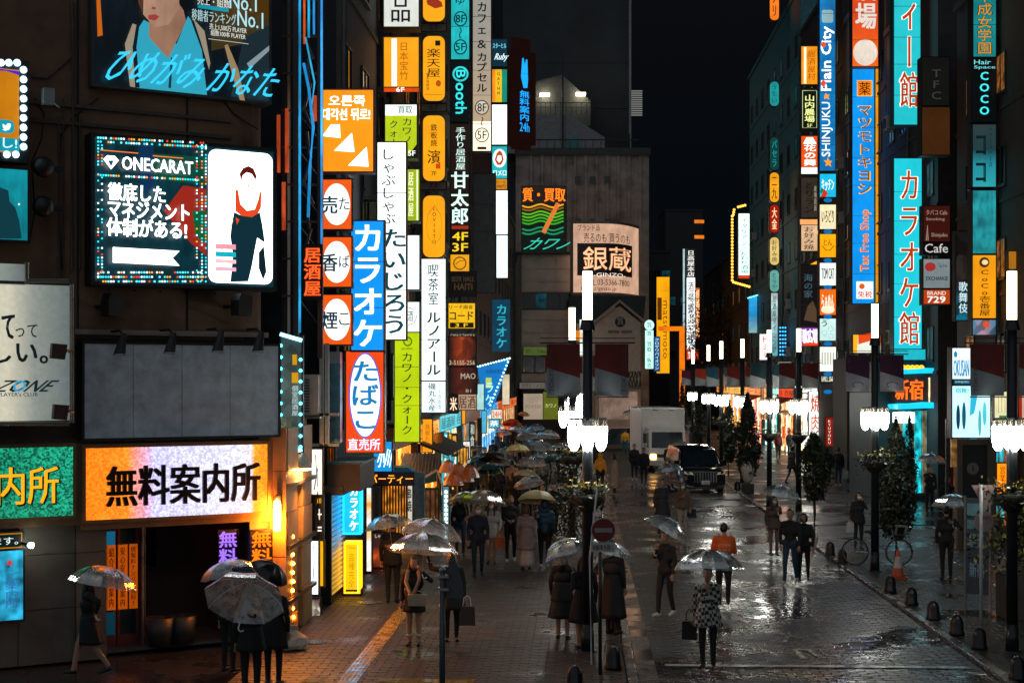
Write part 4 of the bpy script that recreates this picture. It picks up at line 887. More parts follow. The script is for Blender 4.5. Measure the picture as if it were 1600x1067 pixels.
oval(181, 283, 'yellow rounded sign with neat small characters, third from the top', [('t', '鉄板焼', 673, 194, 683, 230, '#241408', 1, 'v'), ('t', '濱', 668, 235, 688, 256, '#241408', 1), ('r', 681, 256, 688, 264, '#c83a10', 1), ('t', '7F', 674, 268, 682, 275, '#241408', 1)])
oval(306, 402, 'yellow rounded sign with an ellipse of small letters, lowest of its column', [('t', 'LOVISTO', 675, 322, 682, 382, '#5a3008', 1, 'v'), ('l', [(679, 322), (669, 335), (666, 353), (669, 370), (678, 384), (688, 372), (691, 353), (688, 335), (679, 322)], .7, '#9a5008', 1)])
for y, s in ((43, '5.F'), (168, '6.F'), (290, '7.F')):
    sign('floor_plate', f'pale plate marked {s[0]}F between two yellow rounded signs', 'sign', (659, y-5, 697, y+6), 49.2, [('r', 659, y-5, 697, y+6, mat((.3, .25, .18), .6), 1), ('t', s, 671, y-4, 685, y+4, '#101010', .5)], th=.4)
sign('cafe_sign', 'tall white coffee room sign with black brush katakana', 'sign', (659, 405, 696, 594), 48.6, [('r', 659, 405, 696, 594, glow('#e6f6f6', 1.35, .06), 1), ('t', '喫茶室', 669, 412, 685, 478, '#0a1c20', 1, 'v'), ('t', 'ルノアール', 667, 486, 689, 588, '#0a1c20', 1, 'vB'), ('l', [(659, 483), (696, 483)], .7, '#708890', 1)], th=.35, house=mat((.06, .05, .04), .4))
sign('seafood_sign', 'white square sign with a column of small characters under the coffee sign', 'sign', (659, 596, 696, 644), 48.6, [('r', 659, 596, 696, 644, glow('#def2f4', 1.2, .06), 1), ('t', '磯丸水産', 669, 598, 681, 643, '#0a2228', 1, 'v'), ('t', '二十四時間', 685, 600, 689, 640, '#5a8088', 1, 'v')], th=.35)
sign('turquoise_sign', 'turquoise sign with circled floor numbers at the top', 'sign', (705, -60, 733, 93), 61, [('r', 705, -60, 733, 93, glow('#1fb8bc', .95, .2), 1), ('t', 'ゆ', 712, -6, 726, 8, '#0a3034', 1), ('t', '〜', 712, 42, 726, 62, '#06282c', 1, 'v'), ('e', 709, 18, 730, 42, '#06282c', 1), ('e', 711, 20, 728, 40, '#1fb8bc', 1), ('e', 709, 62, 730, 86, '#06282c', 1), ('e', 711, 64, 728, 84, '#1fb8bc', 1), ('t', '8F', 712, 24, 727, 36, '#06282c', 1, 'B'), ('t', '5F', 712, 68, 727, 80, '#06282c', 1, 'B')], th=.4)
sign('booth_sign', 'black sign with turquoise letters running down under the turquoise sign', 'sign', (704, 96, 733, 190), 61, [('r', 704, 96, 733, 190, '#04090a', 1), ('e', 707, 104, 732, 128, '#30c8cc', 1.1), ('e', 710, 107, 729, 125, '#04090a', 1), ('t', 'B', 713, 110, 727, 122, '#30c8cc', 1.2, '-B'), ('t', 'ooth', 712, 130, 729, 178, '#30c8cc', 1.2, '-B')], th=.4)
sign('pub_sign', 'dark brown pub sign with large pale green brush characters', 'sign', (704, 194, 733, 360), 61, [('r', 704, 194, 733, 360, '#1c0f0a', 1), ('t', '手作り居酒屋', 712, 199, 727, 266, '#c8e8dc', 1.1, 'v'), ('t', '甘太郎', 705, 268, 732, 352, '#c8f0e4', 1.25, 'vB'), ('r', 706, 353, 732, 358, '#9a2c10', 1)], th=.4)
sign('floor_sign', 'black sign with yellow floor numbers four and three', 'sign', (704, 361, 733, 395), 60.8, [('r', 704, 361, 733, 395, '#080706', 1), ('t', '4F', 707, 363, 731, 376, '#f0c020', 1.1, 'B'), ('t', '3F', 707, 380, 731, 393, '#f0c020', 1.1, 'B')], th=.4)
sign('yellow_sign', 'small yellow sign with a round cup mark under the floor numbers', 'sign', (704, 398, 733, 424), 60.8, [('r', 704, 398, 733, 424, '#e8a018', .95), ('e', 708, 401, 729, 422, '#7a4408', 1), ('e', 710, 403, 727, 420, '#e8a018', .95), ('l', [(712, 413), (718, 408), (726, 407)], 1.4, '#7a4408', 1)], th=.4)
sign('beer_sign', 'black shield shaped hanging sign with raised relief lettering', 'sign', (702, 425, 744, 463), 58, [('r', 702, 425, 744, 463, mat((.045, .03, .02), .4), 1), ('t', 'BEER HALL', 706, 432, 741, 440, '#4a3a24', .6), ('t', 'HAITI', 710, 443, 738, 453, '#4a3a24', .6, 'B')], th=.15)
sign('mahjong_sign', 'yellow mahjong parlour sign with black frame', 'sign', (701, 474, 742, 513), 57, [('r', 701, 474, 742, 513, '#e8b418', 1), ('t', 'リーチ麻雀', 702, 476, 739, 483, '#141008', 1), ('t', 'コード', 703, 487, 739, 500, '#141008', 1, 'B'), ('r', 703, 504, 740, 512, '#141008', 1), ('t', '3 F', 711, 505, 731, 511, '#f0c020', 1)], th=.3)
sign('photo_sign', 'dark photo sign with a glowing red brown picture of hands', 'sign', (701, 526, 744, 571), 56, [('r', 701, 526, 744, 571, ramp_glow([(0, '#0a0605'), (.45, '#a03c18'), (.6, '#7a2c12'), (1, '#1a0c08')], 0, .7, .5, 3), 1), ('t', '3-5155-256', 702, 563, 742, 570, '#c8b090', .8), ('t', 'CASA E TAVOLA', 704, 522, 742, 526, '#c8b090', .8)], th=.3)
sign('photo_sign', 'dark red brown picture sign with thin pale lettering below the hands sign', 'sign', (702, 574, 745, 615), 56, [('r', 702, 574, 745, 615, ramp_glow([(0, '#200a08'), (.4, '#5a2014'), (1, '#120808')], 0, .7, .4, 3), 1), ('t', 'MAO', 720, 583, 743, 592, '#b0a090', .9), ('t', 'B1', 728, 608, 736, 613, '#b0a090', .8)], th=.3)
sign('capsule_sign', 'tall cream sign with black katakana and circled floor numbers', 'sign', (739, -60, 767, 236), 66, [('r', 739, -60, 767, 190, ramp_glow([(0, '#b8a080'), (.5, '#9a9488'), (1, '#8e8e88')], 2, .85, .04, 3), 1), ('r', 739, 190, 767, 236, '#fff0d0', 1.2), ('t', 'ネットカフェ', 745, -50, 761, 56, '#0a0c0e', 1, 'vB'), ('t', '&', 746, 63, 760, 76, '#0a0c0e', 1), ('t', 'カプセル', 745, 82, 761, 146, '#0a0c0e', 1, 'vB'),
    ('e', 742, 157, 764, 180, '#0a0c0e', 1), ('e', 743.5, 158.5, 762.5, 178.5, '#c8beaa', 1), ('t', '8F', 746, 162, 760, 175, '#0a0c0e', 1), ('t', '〜', 747, 182, 759, 198, '#0a0c0e', 1, 'v'), ('e', 742, 200, 764, 223, '#0a0c0e', 1), ('e', 743.5, 201.5, 762.5, 221.5, '#fff0d0', 1.2), ('t', '5F', 746, 205, 760, 218, '#0a0c0e', 1), ('r', 746, 230, 760, 234, '#141008', 1)], th=.4)
sign('blank_sign', 'blank grey panel sign hanging under the cream capsule sign', 'sign', (740, 272, 774, 457), 62, [('r', 740, 272, 774, 457, mat((.12, .12, .12), .5), 1)], th=.3)
sign('teal_sign', 'small dark teal sign with a slanted brush word near the top', 'sign', (769, 62, 792, 104), 74, [('r', 769, 62, 792, 104, '#052a38', 1), ('t', 'スターヒル', 770, 68, 791, 76, '#70d0e8', 1), ('t', 'Ruby', 771, 84, 791, 97, '#d8f4f8', 1.1, 's')], th=.3)
sign('stripe_sign', 'yellow orange and teal striped sign with vertical letters', 'sign', (769, 109, 792, 160), 74, [('r', 769, 109, 778, 160, '#e8881c', 1), ('r', 774, 109, 784, 160, '#e8b81c', 1), ('r', 784, 109, 792, 160, '#128a70', .9), ('t', 'GATHM', 776, 112, 782, 150, '#402408', 1, 'v')], th=.3)
sign('white_sign', 'bright blank white and pale blue sign above the rooster sign', 'sign', (769, 164, 792, 226), 74, [('r', 769, 164, 792, 226, glow('#e8fbff', 1.6, .1), 1)], th=.3)
sign('rooster_sign', 'teal and white sign with a round red rooster emblem', 'sign', (769, 229, 792, 279), 74, [('r', 769, 229, 792, 279, '#20b8c0', .9), ('e', 770, 233, 791, 262, '#f0f4ee', 1.2), ('p', [(776, 240), (781, 235), (785, 240), (787, 250), (783, 258), (777, 258), (773, 250)], '#b03a20', 1), ('p', [(778, 243), (783, 243), (784, 250), (780, 255), (776, 250)], '#f0f0e8', 1.2), ('t', 'ロメロ', 771, 266, 791, 275, '#e8f4f0', 1.3)], th=.3)
sign('price_sign', 'small orange beer price sign under the rooster sign', 'sign', (775, 280, 792, 296), 74, [('r', 775, 280, 792, 296, '#d88a1c', .9), ('t', 'ビール', 776, 282, 790, 287, '#402408', 1), ('t', '99円', 776, 289, 790, 295, '#402408', 1)], th=.3)
sign('white_sign', 'upper bright white blank sign between the grey panel and the old building', 'sign', (775, 298, 793, 366), 73, [('r', 775, 298, 793, 366, glow('#e8fbff', 1.5, .1), 1)], th=.3)
sign('white_sign', 'lower bright white blank sign beside the bottom half of the grey panel', 'sign', (776, 368, 793, 434), 73, [('r', 776, 368, 793, 434, glow('#e0f8ff', 1.5, .1), 1)], th=.3)
sign('karaoke_sign', 'dim dark blue karaoke sign with teal katakana near the concrete pier', 'sign', (769, 468, 797, 549), 80, [('r', 769, 468, 797, 549, '#0c3c54', .8), ('t', 'カラオケ', 775, 475, 792, 545, '#2aa0b4', 1, 'vB')], th=.5, house=mat((.02, .1, .13), .4))
def flare(px): return 558+(px-746)*-.35
cur = [(746, 574), (760, 572), (775, 568), (797, 558), (793, 572), (786, 590), (780, 612), (772, 632), (762, 640), (752, 632), (750, 600)]
sign('karaoke_sign', 'curved blue karaoke sign edged with white bulbs above the crowd', 'sign', (746, 558, 797, 640), 78, [('p', cur, '#0c70b8', .9), ('r', 759, 590, 768, 606, '#b8d060', 1), ('t', 'KARAOKE', 760, 577, 784, 583, '#0a3050', 1), ('t', 'ラケ', 758, 596, 772, 634, '#9adcf0', 1.2, 'v')], th=.05, lip=-.6, extra=bulbs([(746+i*4.2, 573-i*1.1) for i in range(13)]+[(796-i*2.3, 560+i*5.6) for i in range(14)], .05, '#a8e0ff', 3))
# dark back side of the red edge building with rabbit logo
sign('rabbit_sign', 'blue lit rabbit logo and lettering on a dark red wall', 'sign', (798, 90, 829, 215), Frame((CF(116).u(798), 116), (1, .8)), [('r', 798, 60, 829, 235, mat((.12, .02, .012), .6), 1), ('p', [(816, 92), (818, 90), (820, 102), (822, 93), (824, 94), (825, 125), (824, 138), (818, 138), (814, 120)], '#1a9cf0', 1.1), ('t', '無料案内', 812, 142, 827, 190, '#1a9cf0', 1.1, 'vB'), ('t', '24h', 812, 192, 827, 206, '#1a9cf0', 1.1)], th=1.5, house=mat((.1, .02, .012), .6), lip=.5)
# --- signs in the middle
def waves(root, ux, uz, k):
    for y, c in ((322, '#e8a020'), (327, '#8a5a10'), (333, '#58b020'), (338, '#58b020'), (343, '#40a020'), (348, '#38a020'), (358, '#1c8a58'), (364, '#1c8a58')):
        q = MB(); q.tube([(ux(816+i*4.6), -.12, uz(y+2.5*math.sin(i*.75))) for i in range(15)], .07, ink(c, .9), 5); q.build('neon_tube', root)
sign('pawn_sign', 'black neon sign with orange characters green waves and a slanted baton', 'sign', (815, 291, 885, 396), 125.4, [('r', 815, 291, 885, 396, '#06100c', 1), ('r', 815, 291, 885, 318, '#2a1c14', .6), ('t', '質・買取', 817, 294, 883, 315, '#ff7a18', 1.2, 'B'), ('t', 'カワノ', 817, 372, 884, 390, '#30c0a0', 1.1, 's'), ('l', [(849, 364), (872, 318)], 8, '#d87030', .9)], th=.5, extra=waves)
# curved gold trader billboard
D = 124.5; k = D/F; t = thing('curved_billboard', 'curved cream billboard with a black panel on the building corner', 'billboard', (CF(D).u(948), D, H+(HY-460)*k))
def gx(px, py, o=0):                            # bent backwards towards the right end
    s = (px-893)/110; x = (px-948)*k; y = -.3+max(0, s-.45)**2*14-.7+o
    return (x, y, (460-py+(1-s)*0)*k)
def bent(x0, y0, x1, y1, m, o, name, par, n=14):
    q = MB(); v = []; 
    for i in range(n+1):
        x = x0+(x1-x0)*i/n; v += [gx(x, y1, o), gx(x, y0, o)]
    q.add(v, [(2*i, 2*i+2, 2*i+3, 2*i+1) for i in range(n)], m); q.build(name, par)
def benttext(s, x0, y0, x1, y1, m, o, par, bold=.02):
    q = MB(); text_into(q, s, x0, 0, x1, 1, 0, m, bold=bold)
    q.v = [gx(a, y1+(y0-y1)*c, o) for a, b, c in q.v]; q.build('lettering', par)
cream = glow('#d0a488', .85, .12); ik = mat((.02, .015, .012), .6)
bent(893, 350, 1003, 458, cream, 0, 'face', t); bent(901, 382, 990, 432, glow('#0e0a09', 1, 0), -.1, 'panel', t); 
benttext('ブランド品', 902, 353, 936, 363, ik, -.12, t); benttext('売るのも 買うのも', 911, 366, 986, 381, ik, -.12, t); benttext('銀蔵', 910, 388, 988, 424, glow('#f0b084', 1.1, 0, False), -.2, t, .05); benttext('-GINZO-', 926, 428, 978, 434, glow('#e8d8c8', 1, 0, False), -.2, t)
benttext('TEL.03-5366-7800', 915, 438, 985, 447, ik, -.12, t, 0); benttext('https://ginzo.jp', 907, 449, 962, 457, ik, -.12, t, 0)
q = MB()
for px in (893, 1003): a = gx(px, 458); q.box(a[0]-.1, a[0]+.1, a[1]-.02, a[1]+1.5, -.2, 108*k+.2, GREY)
v = []
for zz in (-.25, 108*k+.02):
    for i in range(14):
        a, b = gx(893+110*i/14, 458), gx(893+110*(i+1)/14, 458); q.add([(a[0], a[1]-.1, zz), (b[0], b[1]-.1, zz), (b[0], b[1]+.8, zz), (a[0], a[1]+.8, zz), (a[0], a[1]-.1, zz+.22), (b[0], b[1]-.1, zz+.22), (b[0], b[1]+.8, zz+.22), (a[0], a[1]+.8, zz+.22)], [(0, 1, 2, 3), (4, 5, 6, 7), (0, 1, 5, 4), (2, 3, 7, 6)], mat((.25, .22, .2), .6))
q.build('housing', t)
# white gabled shop
D = 122; k = D/F; t = thing('gabled_shop', 'white gabled storehouse style shop front with a round crest', 'building', (CF(D).u(965), D, 0)); ux = lambda p: (p-965)*k; uz = lambda p: H+(HY-p)*k
wl = mat((.55, .47, .4), .6, var=.15); q = MB(); q.prism([(ux(a), 0, uz(b)) for a, b in ((930, 690), (930, 507), (968, 478), (1001, 504), (1001, 690))], (0, 6, 0), wl); q.box(ux(902), ux(930), .6, 5, 0, uz(478), wl); q.build('wall', t)
q = MB()
for a, b, c, d in ((926, 507, 968, 473), (968, 473, 1006, 504)):
    q.prism([(ux(a), -.4, uz(b)), (ux(c), -.4, uz(d)), (ux(c), -.4, uz(d)+.22), (ux(a), -.4, uz(b)+.22)], (0, 6.5, 0), mat((.4, .34, .3), .6))
q.prism([(ux(a), .3, uz(b)) for a, b in ((890, 462), (1010, 462), (1006, 500), (968, 471), (926, 505), (890, 505))], (0, .4, 0), mat((.012, .03, .03), .5)); q.build('roof', t)
q = MB(); q.lathe([(.42, -.05), (.42, .05), (.3, .05), (.3, .08), (.001, .08)], DARK, (ux(969), -.05, 0), 20, M=Matrix.Translation((0, 0, uz(502))) @ Matrix.Rotation(R(90), 4, 'X') @ Matrix.Translation((0, 0, 0))); q.v = [(a, b, c) for a, b, c in q.v]; q.build('crest', t)
q = MB(); text_into(q, '質', ux(964), uz(508), ux(974), uz(496), -.2, mat((.5, .45, .4), .5)); text_into(q, '美術骨董・質屋買取', ux(950), uz(521), ux(988), uz(516), -.02, ik); q.build('lettering', t)
q = MB()
for i in range(5): q.tube([(ux(985+i*4), -.05, uz(604)), (ux(975+i*6), -.05, uz(580))], .03, DARK, 4); q.tube([(ux(985+i*4), -.05, uz(580)), (ux(975+i*6), -.05, uz(604))], .03, DARK, 4)
q.box(ux(925), ux(1003), -.6, 0, uz(608), uz(604), GREY); q.build('lattice', t)
q = MB(); q.box(ux(936), ux(996), -.03, 0, uz(655), uz(612), glow('#b89884', .35, .3)); text_into(q, '買取 質', ux(950), uz(622), ux(980), uz(615), -.05, ik); q.build('shop_window', t)
q = MB(); q.box(ux(905), ux(912), -1, -.9, uz(560), uz(500), glow('#f4fff4', .9)); q.box(ux(889), ux(912), -1, -.9, uz(532), uz(517), glow('#e8840f', .9)); q.build('small_sign', t)
# shop front of the pawn shop: notices
for (a, b, c, d, col, s, tx, lb) in ((818, 559-17, 860, 555, '#5a7030', .5, 'カワノ・クォーク', 'green strip sign between the pawn building window bands'), (812, 598, 862, 607, '#8a8078', .4, 'カワノ・トラスト', 'grey strip sign over the pawn shop entrance'), (818, 615, 848, 655, '#c8b49c', .5, 'カワノトラスト', 'pale notice board in the pawn shop front'), (849, 612, 872, 655, '#6a7418', .6, 'カワノ', 'olive notice board in the pawn shop front')):
    sign('shop_sign', lb, 'sign', (a, b, c, d), 125.6, [('r', a, b, c, d, glow(col, s), 1), ('t', tx, a+3, (b+d)/2-3, c-3, (b+d)/2+3, '#101010' if s != .6 else '#e0e0a0', .7)], th=.1)
for i, (y0, y1, lb) in enumerate(((598, 614, 'uppermost'), (616, 624, 'second'))):
    sign('lit_sign', f'{lb} of the small bright white signs beside the pawn shop entrance', 'sign', (889, y0, 902, y1), 118, [('r', 889, y0, 902, y1, glow('#e8fff0', 1.6, .2), 1), ('t', '質屋', 891, y0+2, 900, y1-2, '#205a60', 1)], th=.2, group='white lit signs beside the pawn shop')
# --- far signs in the middle right
sign('pharmacy_sign', 'tall orange yellow pharmacy sign on the far left side of the street', 'sign', (1026, 433, 1046, 583), 150, [('r', 1026, 433, 1046, 583, glow('#f0a008', 1, .1), 1), ('t', 'matsumoto', 1036, 470, 1043, 560, '#7a4a06', 1, '-'), ('r', 1027, 465, 1034, 500, '#5a3208', .8)], th=.6)
t = thing('street_gate', 'orange square gate frame over the side street entrance', 'gate', (CF(140).u(1049), 140, 0)); kk = 140/F
q = MB(); om = glow('#f07808', .9, .15); q.box((1029-1049)*kk, (1070-1049)*kk, 0, .3, H+(HY-517)*kk, H+(HY-510)*kk, om); q.box((1062-1049)*kk, (1070-1049)*kk, 0, .3, 0, H+(HY-517)*kk, om); q.build('beam', t)
sign('pawn_sign', 'small mint sign with a round top and dark characters', 'sign', (1008, 516, 1021, 576), 128, [('r', 1008, 516, 1021, 576, glow('#b8f4e0', 1.3), 1), ('e', 1007, 500, 1022, 516, '#b8f4e0', 1.3), ('t', '質', 1011, 503, 1018, 512, '#0a4048', 1), ('t', '質・買取・販売', 1011, 517, 1018, 575, '#0a4048', 1, 'v')], th=.3)
sign('blue_sign', 'small blue sign with white katakana beside the mint pawn sign', 'sign', (1022, 526, 1031, 580), 131, [('r', 1022, 526, 1031, 580, '#0c4c80', .9), ('t', 'クロサワバイオリン', 1023, 528, 1030, 578, '#c8e8f4', 1, 'v')], th=.3)
sign('bar_sign', 'tall white sign with a strip of black letter squares far down the street', 'sign', (1073, 389, 1086, 561), 205, [('r', 1073, 389, 1086, 561, glow('#f0f6f4', 1.3, .1), 1), ('r', 1073, 389, 1086, 434, '#181614', 1), ('t', '日高屋本店', 1074, 391, 1085, 433, '#e8e4e0', 1.2, 'v'), ('t', '酒場郷土三昧村', 1075, 440, 1084, 556, '#28343a', 1, 'v')], th=.6)
sign('light_strip', 'thin white light strip left of the tall letter square sign', 'sign', (1067, 389, 1070, 540), 206, [('r', 1067, 389, 1070, 540, '#a8c8cc', .9)], th=.3)
sign('orange_sign', 'narrow orange sign column beside the tall white far sign', 'sign', (1087, 450, 1093, 528), 204, [('r', 1087, 450, 1093, 528, '#e05c14', 1), ('t', '居酒屋串焼', 1087.5, 452, 1092.5, 526, '#ffe0a0', 1.2, 'v')], th=.4)
sign('red_sign', 'small red and white sign at the foot of the far white sign', 'sign', (1073, 546, 1091, 562), 200, [('r', 1073, 546, 1091, 562, '#d84018', 1), ('t', 'カラ', 1075, 548, 1083, 560, WH, 1.3)], th=.4)
sign('blue_sign', 'blue sparkling vertical sign far down the street', 'sign', (1101, 474, 1112, 552), 225, [('r', 1101, 474, 1112, 552, ramp_glow([(0, '#0a70b0'), (1, '#20a8d8')], 2, .9, .9, 2), 1)], th=.4)
for (a, b, c, d, D, col, lb) in ((1112, 556, 1120, 572, 210, '#20b0e0', 'tiny blue sign between the far street lamps'), (1097, 556, 1103, 568, 215, '#e8a030', 'tiny amber sign beside the far lamp poles'), (1178, 530, 1190, 562, 165, '#f0981c', 'amber sign low on the right behind the lamps'), (1160, 553, 1170, 562, 190, '#2aa8c8', 'tiny teal sign low behind the lamp tubes')):
    sign('far_sign', lb, 'sign', (a, b, c, d), D, [('r', a, b, c, d, glow(col, 1., .2), 1)], th=.4)
# italian restaurant sign with golden bulbs
gb = [(1164-i*3.5, 321+i*.9) for i in range(4)]+[(1147-i*.7, 328+i*4) for i in range(3)]+[(1144, 338+i*5) for i in range(21)]+[(1146+i*3.5, 441+i*1.0) for i in range(8)]
sign('restaurant_sign', 'hanging white restaurant sign outlined by a string of golden bulbs', 'sign', (1154, 334, 1171, 435), 108, [('r', 1154, 334, 1171, 435, glow('#d8fff4', 1.4, .1), 1), ('t', 'イタリアン', 1158, 340, 1168, 384, '#0a2c30', 1, 'v'), ('t', 'こだわり酒場', 1157, 386, 1169, 428, '#0a3a50', 1, 'v'), ('r', 1154, 430, 1171, 435, '#d83c14', 1)], th=.5, extra=bulbs(gb, .09, '#ffb040', 2.2))
# stacked ovals on the teal building
for i, (y0, y1, c, s, tx, tc, lb) in enumerate(((-60, 32, '#f07818', 1, 'ビックリ', '#2a1408', 'orange rounded sign at the top edge, highest of the oval column'), (128, 166, '#1f9c9c', .8, 'うたい', '#0a3a40', 'small teal oval sign below the orange rounded one'), (215, 266, '#104848', .7, 'パセラ', '#1c8080', 'dim dark teal oval sign in the oval column'), (270, 316, '#f0a018', 1, '二九', '#3a2008', 'bright amber oval sign with two brush characters'), (320, 364, '#a01c08', 1, '大金', '#f0d0a0', 'dark red oval sign with pale characters'), (371, 414, '#e0c070', 1, 'お好み焼', '#1a4030', 'cream oval sign with thin green characters'), (422, 456, '#68b0a4', .8, 'とらや', '#0a4040', 'pale green oval sign, lowest of the oval column'))):
    sign('oval_sign', lb, 'sign', (1203, y0, 1217, y1), 100, [('r', 1203, y0, 1217, y1, glow(c, s, .15), 1, .45), ('t', tx, 1206, y0+4, 1214, y1-4, tc, 1.1, 'v')], th=.5, rounded=.45, lip=.04, group='oval signs in a column on the teal building')
sign('guide_sign', 'narrow white directory sign with blue dots near the teal building base', 'sign', (1205, 458, 1215, 556), 100, [('r', 1205, 458, 1215, 556, ramp_glow([(0, '#5aa0a8'), (1, '#c8dcd8')], 2, .8, .3, 2), 1), ('t', '居酒屋ダイニング', 1207, 462, 1213, 552, '#0a4a58', 1, 'v')], th=.3, extra=bulbs([(1219+j*4, 512+i*6) for j in range(3) for i in range(8)], .06, '#30a8ff', 2))
sign('blue_bar_sign', 'blue lit slanted sign hanging over the far pavement', 'sign', (1170, 463, 1183, 520), 118, [('r', 1170, 463, 1183, 520, ramp_glow([(0, '#7aa8a8'), (.5, '#1a80b8'), (1, '#2aa8e8')], 2, .9, .1, 2), 1), ('l', [(1168, 466), (1184, 461)], 2, '#70e0ff', 1.8)], th=.3)
sign('red_white_sign', 'white sign with bold red katakana between lamp tubes', 'sign', (1187, 522, 1202, 562), 96, [('r', 1187, 522, 1202, 562, WH, 1.3), ('t', 'トミー', 1190, 524, 1200, 560, '#d02818', 1, 'vB')], th=.4)
# column at x 1250-1278
ci = [('#f09418', 73, 132, [('r', 1256, 74, 1260, 131, '#f4e8c8', 1.2), ('t', '居酒屋村', 1262, 79, 1274, 126, '#a05008', 1, 'v')], 'amber box sign with a white stripe, top of the narrow column'),
      ('#101408', 138, 203, [('l', [(1254, 142), (1276, 142), (1276, 200), (1254, 200), (1254, 142)], .8, '#c8d8a0', 1), ('t', '山内農場', 1257, 148, 1273, 192, '#e0e890', 1.1, 'vB'), ('t', '5F', 1261, 194, 1269, 199, '#e0e890', 1)], 'black framed sign with yellow green farm characters'),
      ('#e8500e', 213, 272, [('p', [(1255, 225), (1260, 215), (1270, 215), (1276, 225)], WH, 1.3), ('t', '花の舞', 1256, 226, 1275, 260, WH, 1.4, 'vB'), ('r', 1252, 262, 1277, 272, WH, 1.2)], 'orange red sign with white fan crest'),
      ('#342a24', 278, 340, [('t', 'とりラン', 1257, 284, 1272, 334, '#0a0a08', 1, 'v'), ('t', '産地直送', 1272, 290, 1276, 330, '#a09888', .8, 'v')], 'dim grey brown sign with black brush characters'),
      ('#d8b088', 352, 392, [('r', 1250, 343, 1278, 351, '#f0a060', 1.2), ('t', 'お好み焼', 1256, 354, 1272, 391, '#1a100a', 1, 'v')], 'cream lit sign reading pancake under a striped lamp hood'),
      ('#141012', 414, 508, [('t', '海の家', 1256, 428, 1270, 466, '#34505a', 1.1, 'v'), ('p', [(1256, 500), (1262, 478), (1270, 470), (1276, 485), (1276, 504)], '#5a4430', .7), ('p', [(1264, 414), (1276, 408), (1276, 414)], '#f0a010', 1.2)], 'black tall sign with a dim portrait near its foot'),
      ('#8038a0', 512, 540, [('p', [(1252, 540), (1278, 520), (1278, 540)], '#e83818', 1.1), ('t', '歌広場', 1254, 514, 1277, 536, '#f0e8ff', 1.5, 'B')], 'violet and red glowing sign above the bright shop')]
for c, y0, y1, its, lb in ci:
    sign('column_sign', lb, 'sign', (1252, y0, 1278, y1), 84, [('r', 1252, y0, 1278, y1, glow(c, 1, .15), 1)]+its, th=.5, group='signs stacked in the narrow column left of the blue city sign')
# plain city column
sign('city_sign', 'tall blue sign with white words running upwards and orange stars', 'sign', (1281, -60, 1305, 267), 79, [('r', 1281, -60, 1305, 267, glow('#1276b8', .9, .2), 1), ('r', 1284, 16, 1302, 36, '#8ab0b8', .9, .2), ('t', 'Plain City', 1283, 42, 1303, 142, '#f4f4f0', 1.4, '+B'), ('t', 'SHINJUKU', 1284, 160, 1301, 245, '#e8f4f8', 1.3, '+'),
    ('e', 1283, 66, 1290, 75, '#e84a18', 1), ('e', 1283, 126, 1290, 136, '#e84a18', 1), ('p', [(1290, 146), (1293, 149), (1296, 148), (1294, 152), (1296, 156), (1291, 154), (1288, 156), (1288, 151)], '#f09020', 1.1), ('p', [(1293, 246), (1296, 252), (1300, 252), (1297, 256), (1299, 261), (1294, 258), (1289, 260), (1291, 255), (1287, 251), (1292, 251)], '#f09020', 1.1)], th=.5, house=mat((.01, .08, .14), .4))
cc = [('#18b0d8', 272, 308, 'キッチン', '#ffffff', 'light blue panel with a little red and green picture'), ('#ecdcb0', 320, 358, 'いろどり', '#3a3020', 'cream panel with loose brush characters'), ('#f0a40c', 366, 402, 'ちゃ', '#5a2c08', 'golden panel with a smiling brush mark'), ('#e8f0ea', 411, 446, 'TOM CAT', '#404848', 'white panel with tiny grey letters'), ('#e0640e', 452, 492, 'らぁめん', '#f8f0d8', 'orange panel with a white bowl'), ('#bfe0da', 498, 532, 'う', '#1a3038', 'pale mint panel with one dark kana and rings'), ('#f0f4ea', 542, 580, '- - - - -', '#a8a898', 'blank white panel, lower part of the colourful column'), ('#141c18', 588, 598, 'PART TIME', '#e0e0d0', 'small dark panel with white text above the lowest blue dot')]
for i, (c, y0, y1, tx, tcl, lb) in enumerate(cc):
    its = [('r', 1281, y0, 1306, y1, glow(c, 1.05, .1), 1), ('t', tx, 1284, y0+8, 1303, y1-10, tcl, 1, '')]
    if i == 0: its += [('p', [(1282, 308), (1288, 296), (1294, 302), (1290, 308)], '#c03018', 1), ('p', [(1281, 300), (1284, 294), (1288, 297), (1284, 303)], '#207038', 1)]
    if i == 2: its = its[:1]+[('l', [(1285, 384), (1290, 391), (1297, 391), (1303, 384)], 1.5, '#8a4408', 1), ('t', 'とん', 1287, 374, 1300, 384, '#7a3808', 1)]
    if i == 4: its += [('e', 1283, 478, 1304, 490, '#f8e8c8', 1)]
    if i == 5: its = its[:1]+[('t', 'う', 1284, 500, 1292, 510, '#1a3038', 1, 'B')]+[('l', [(x+4*math.cos(a*.8), y+4*math.sin(a*.8)) for a in range(9)], .6, '#6a98a8', 1) for x, y in ((1288, 520), (1298, 514), (1298, 525))]
    sign('panel_sign', lb, 'sign', (1281, y0, 1306, y1), 79, its, th=.5, group='tilted panels stacked under the blue city sign')
sl_n = [0]
for i, y in enumerate((313, 362, 407, 449, 495, 537, 584, 612)):
    sign('blue_badge', ['highest', 'second', 'third', 'fourth', 'fifth', 'sixth', 'seventh', 'lowest'][i]+' of the blue oval badges between the stacked panels', 'sign', (1287, y-3.5, 1300, y+3.5), 78.6, [('e', 1287, y-3.5, 1300, y+3.5, '#0e78c0', .8)], th=.06, lip=-.1, group='blue badges between the stacked panels')
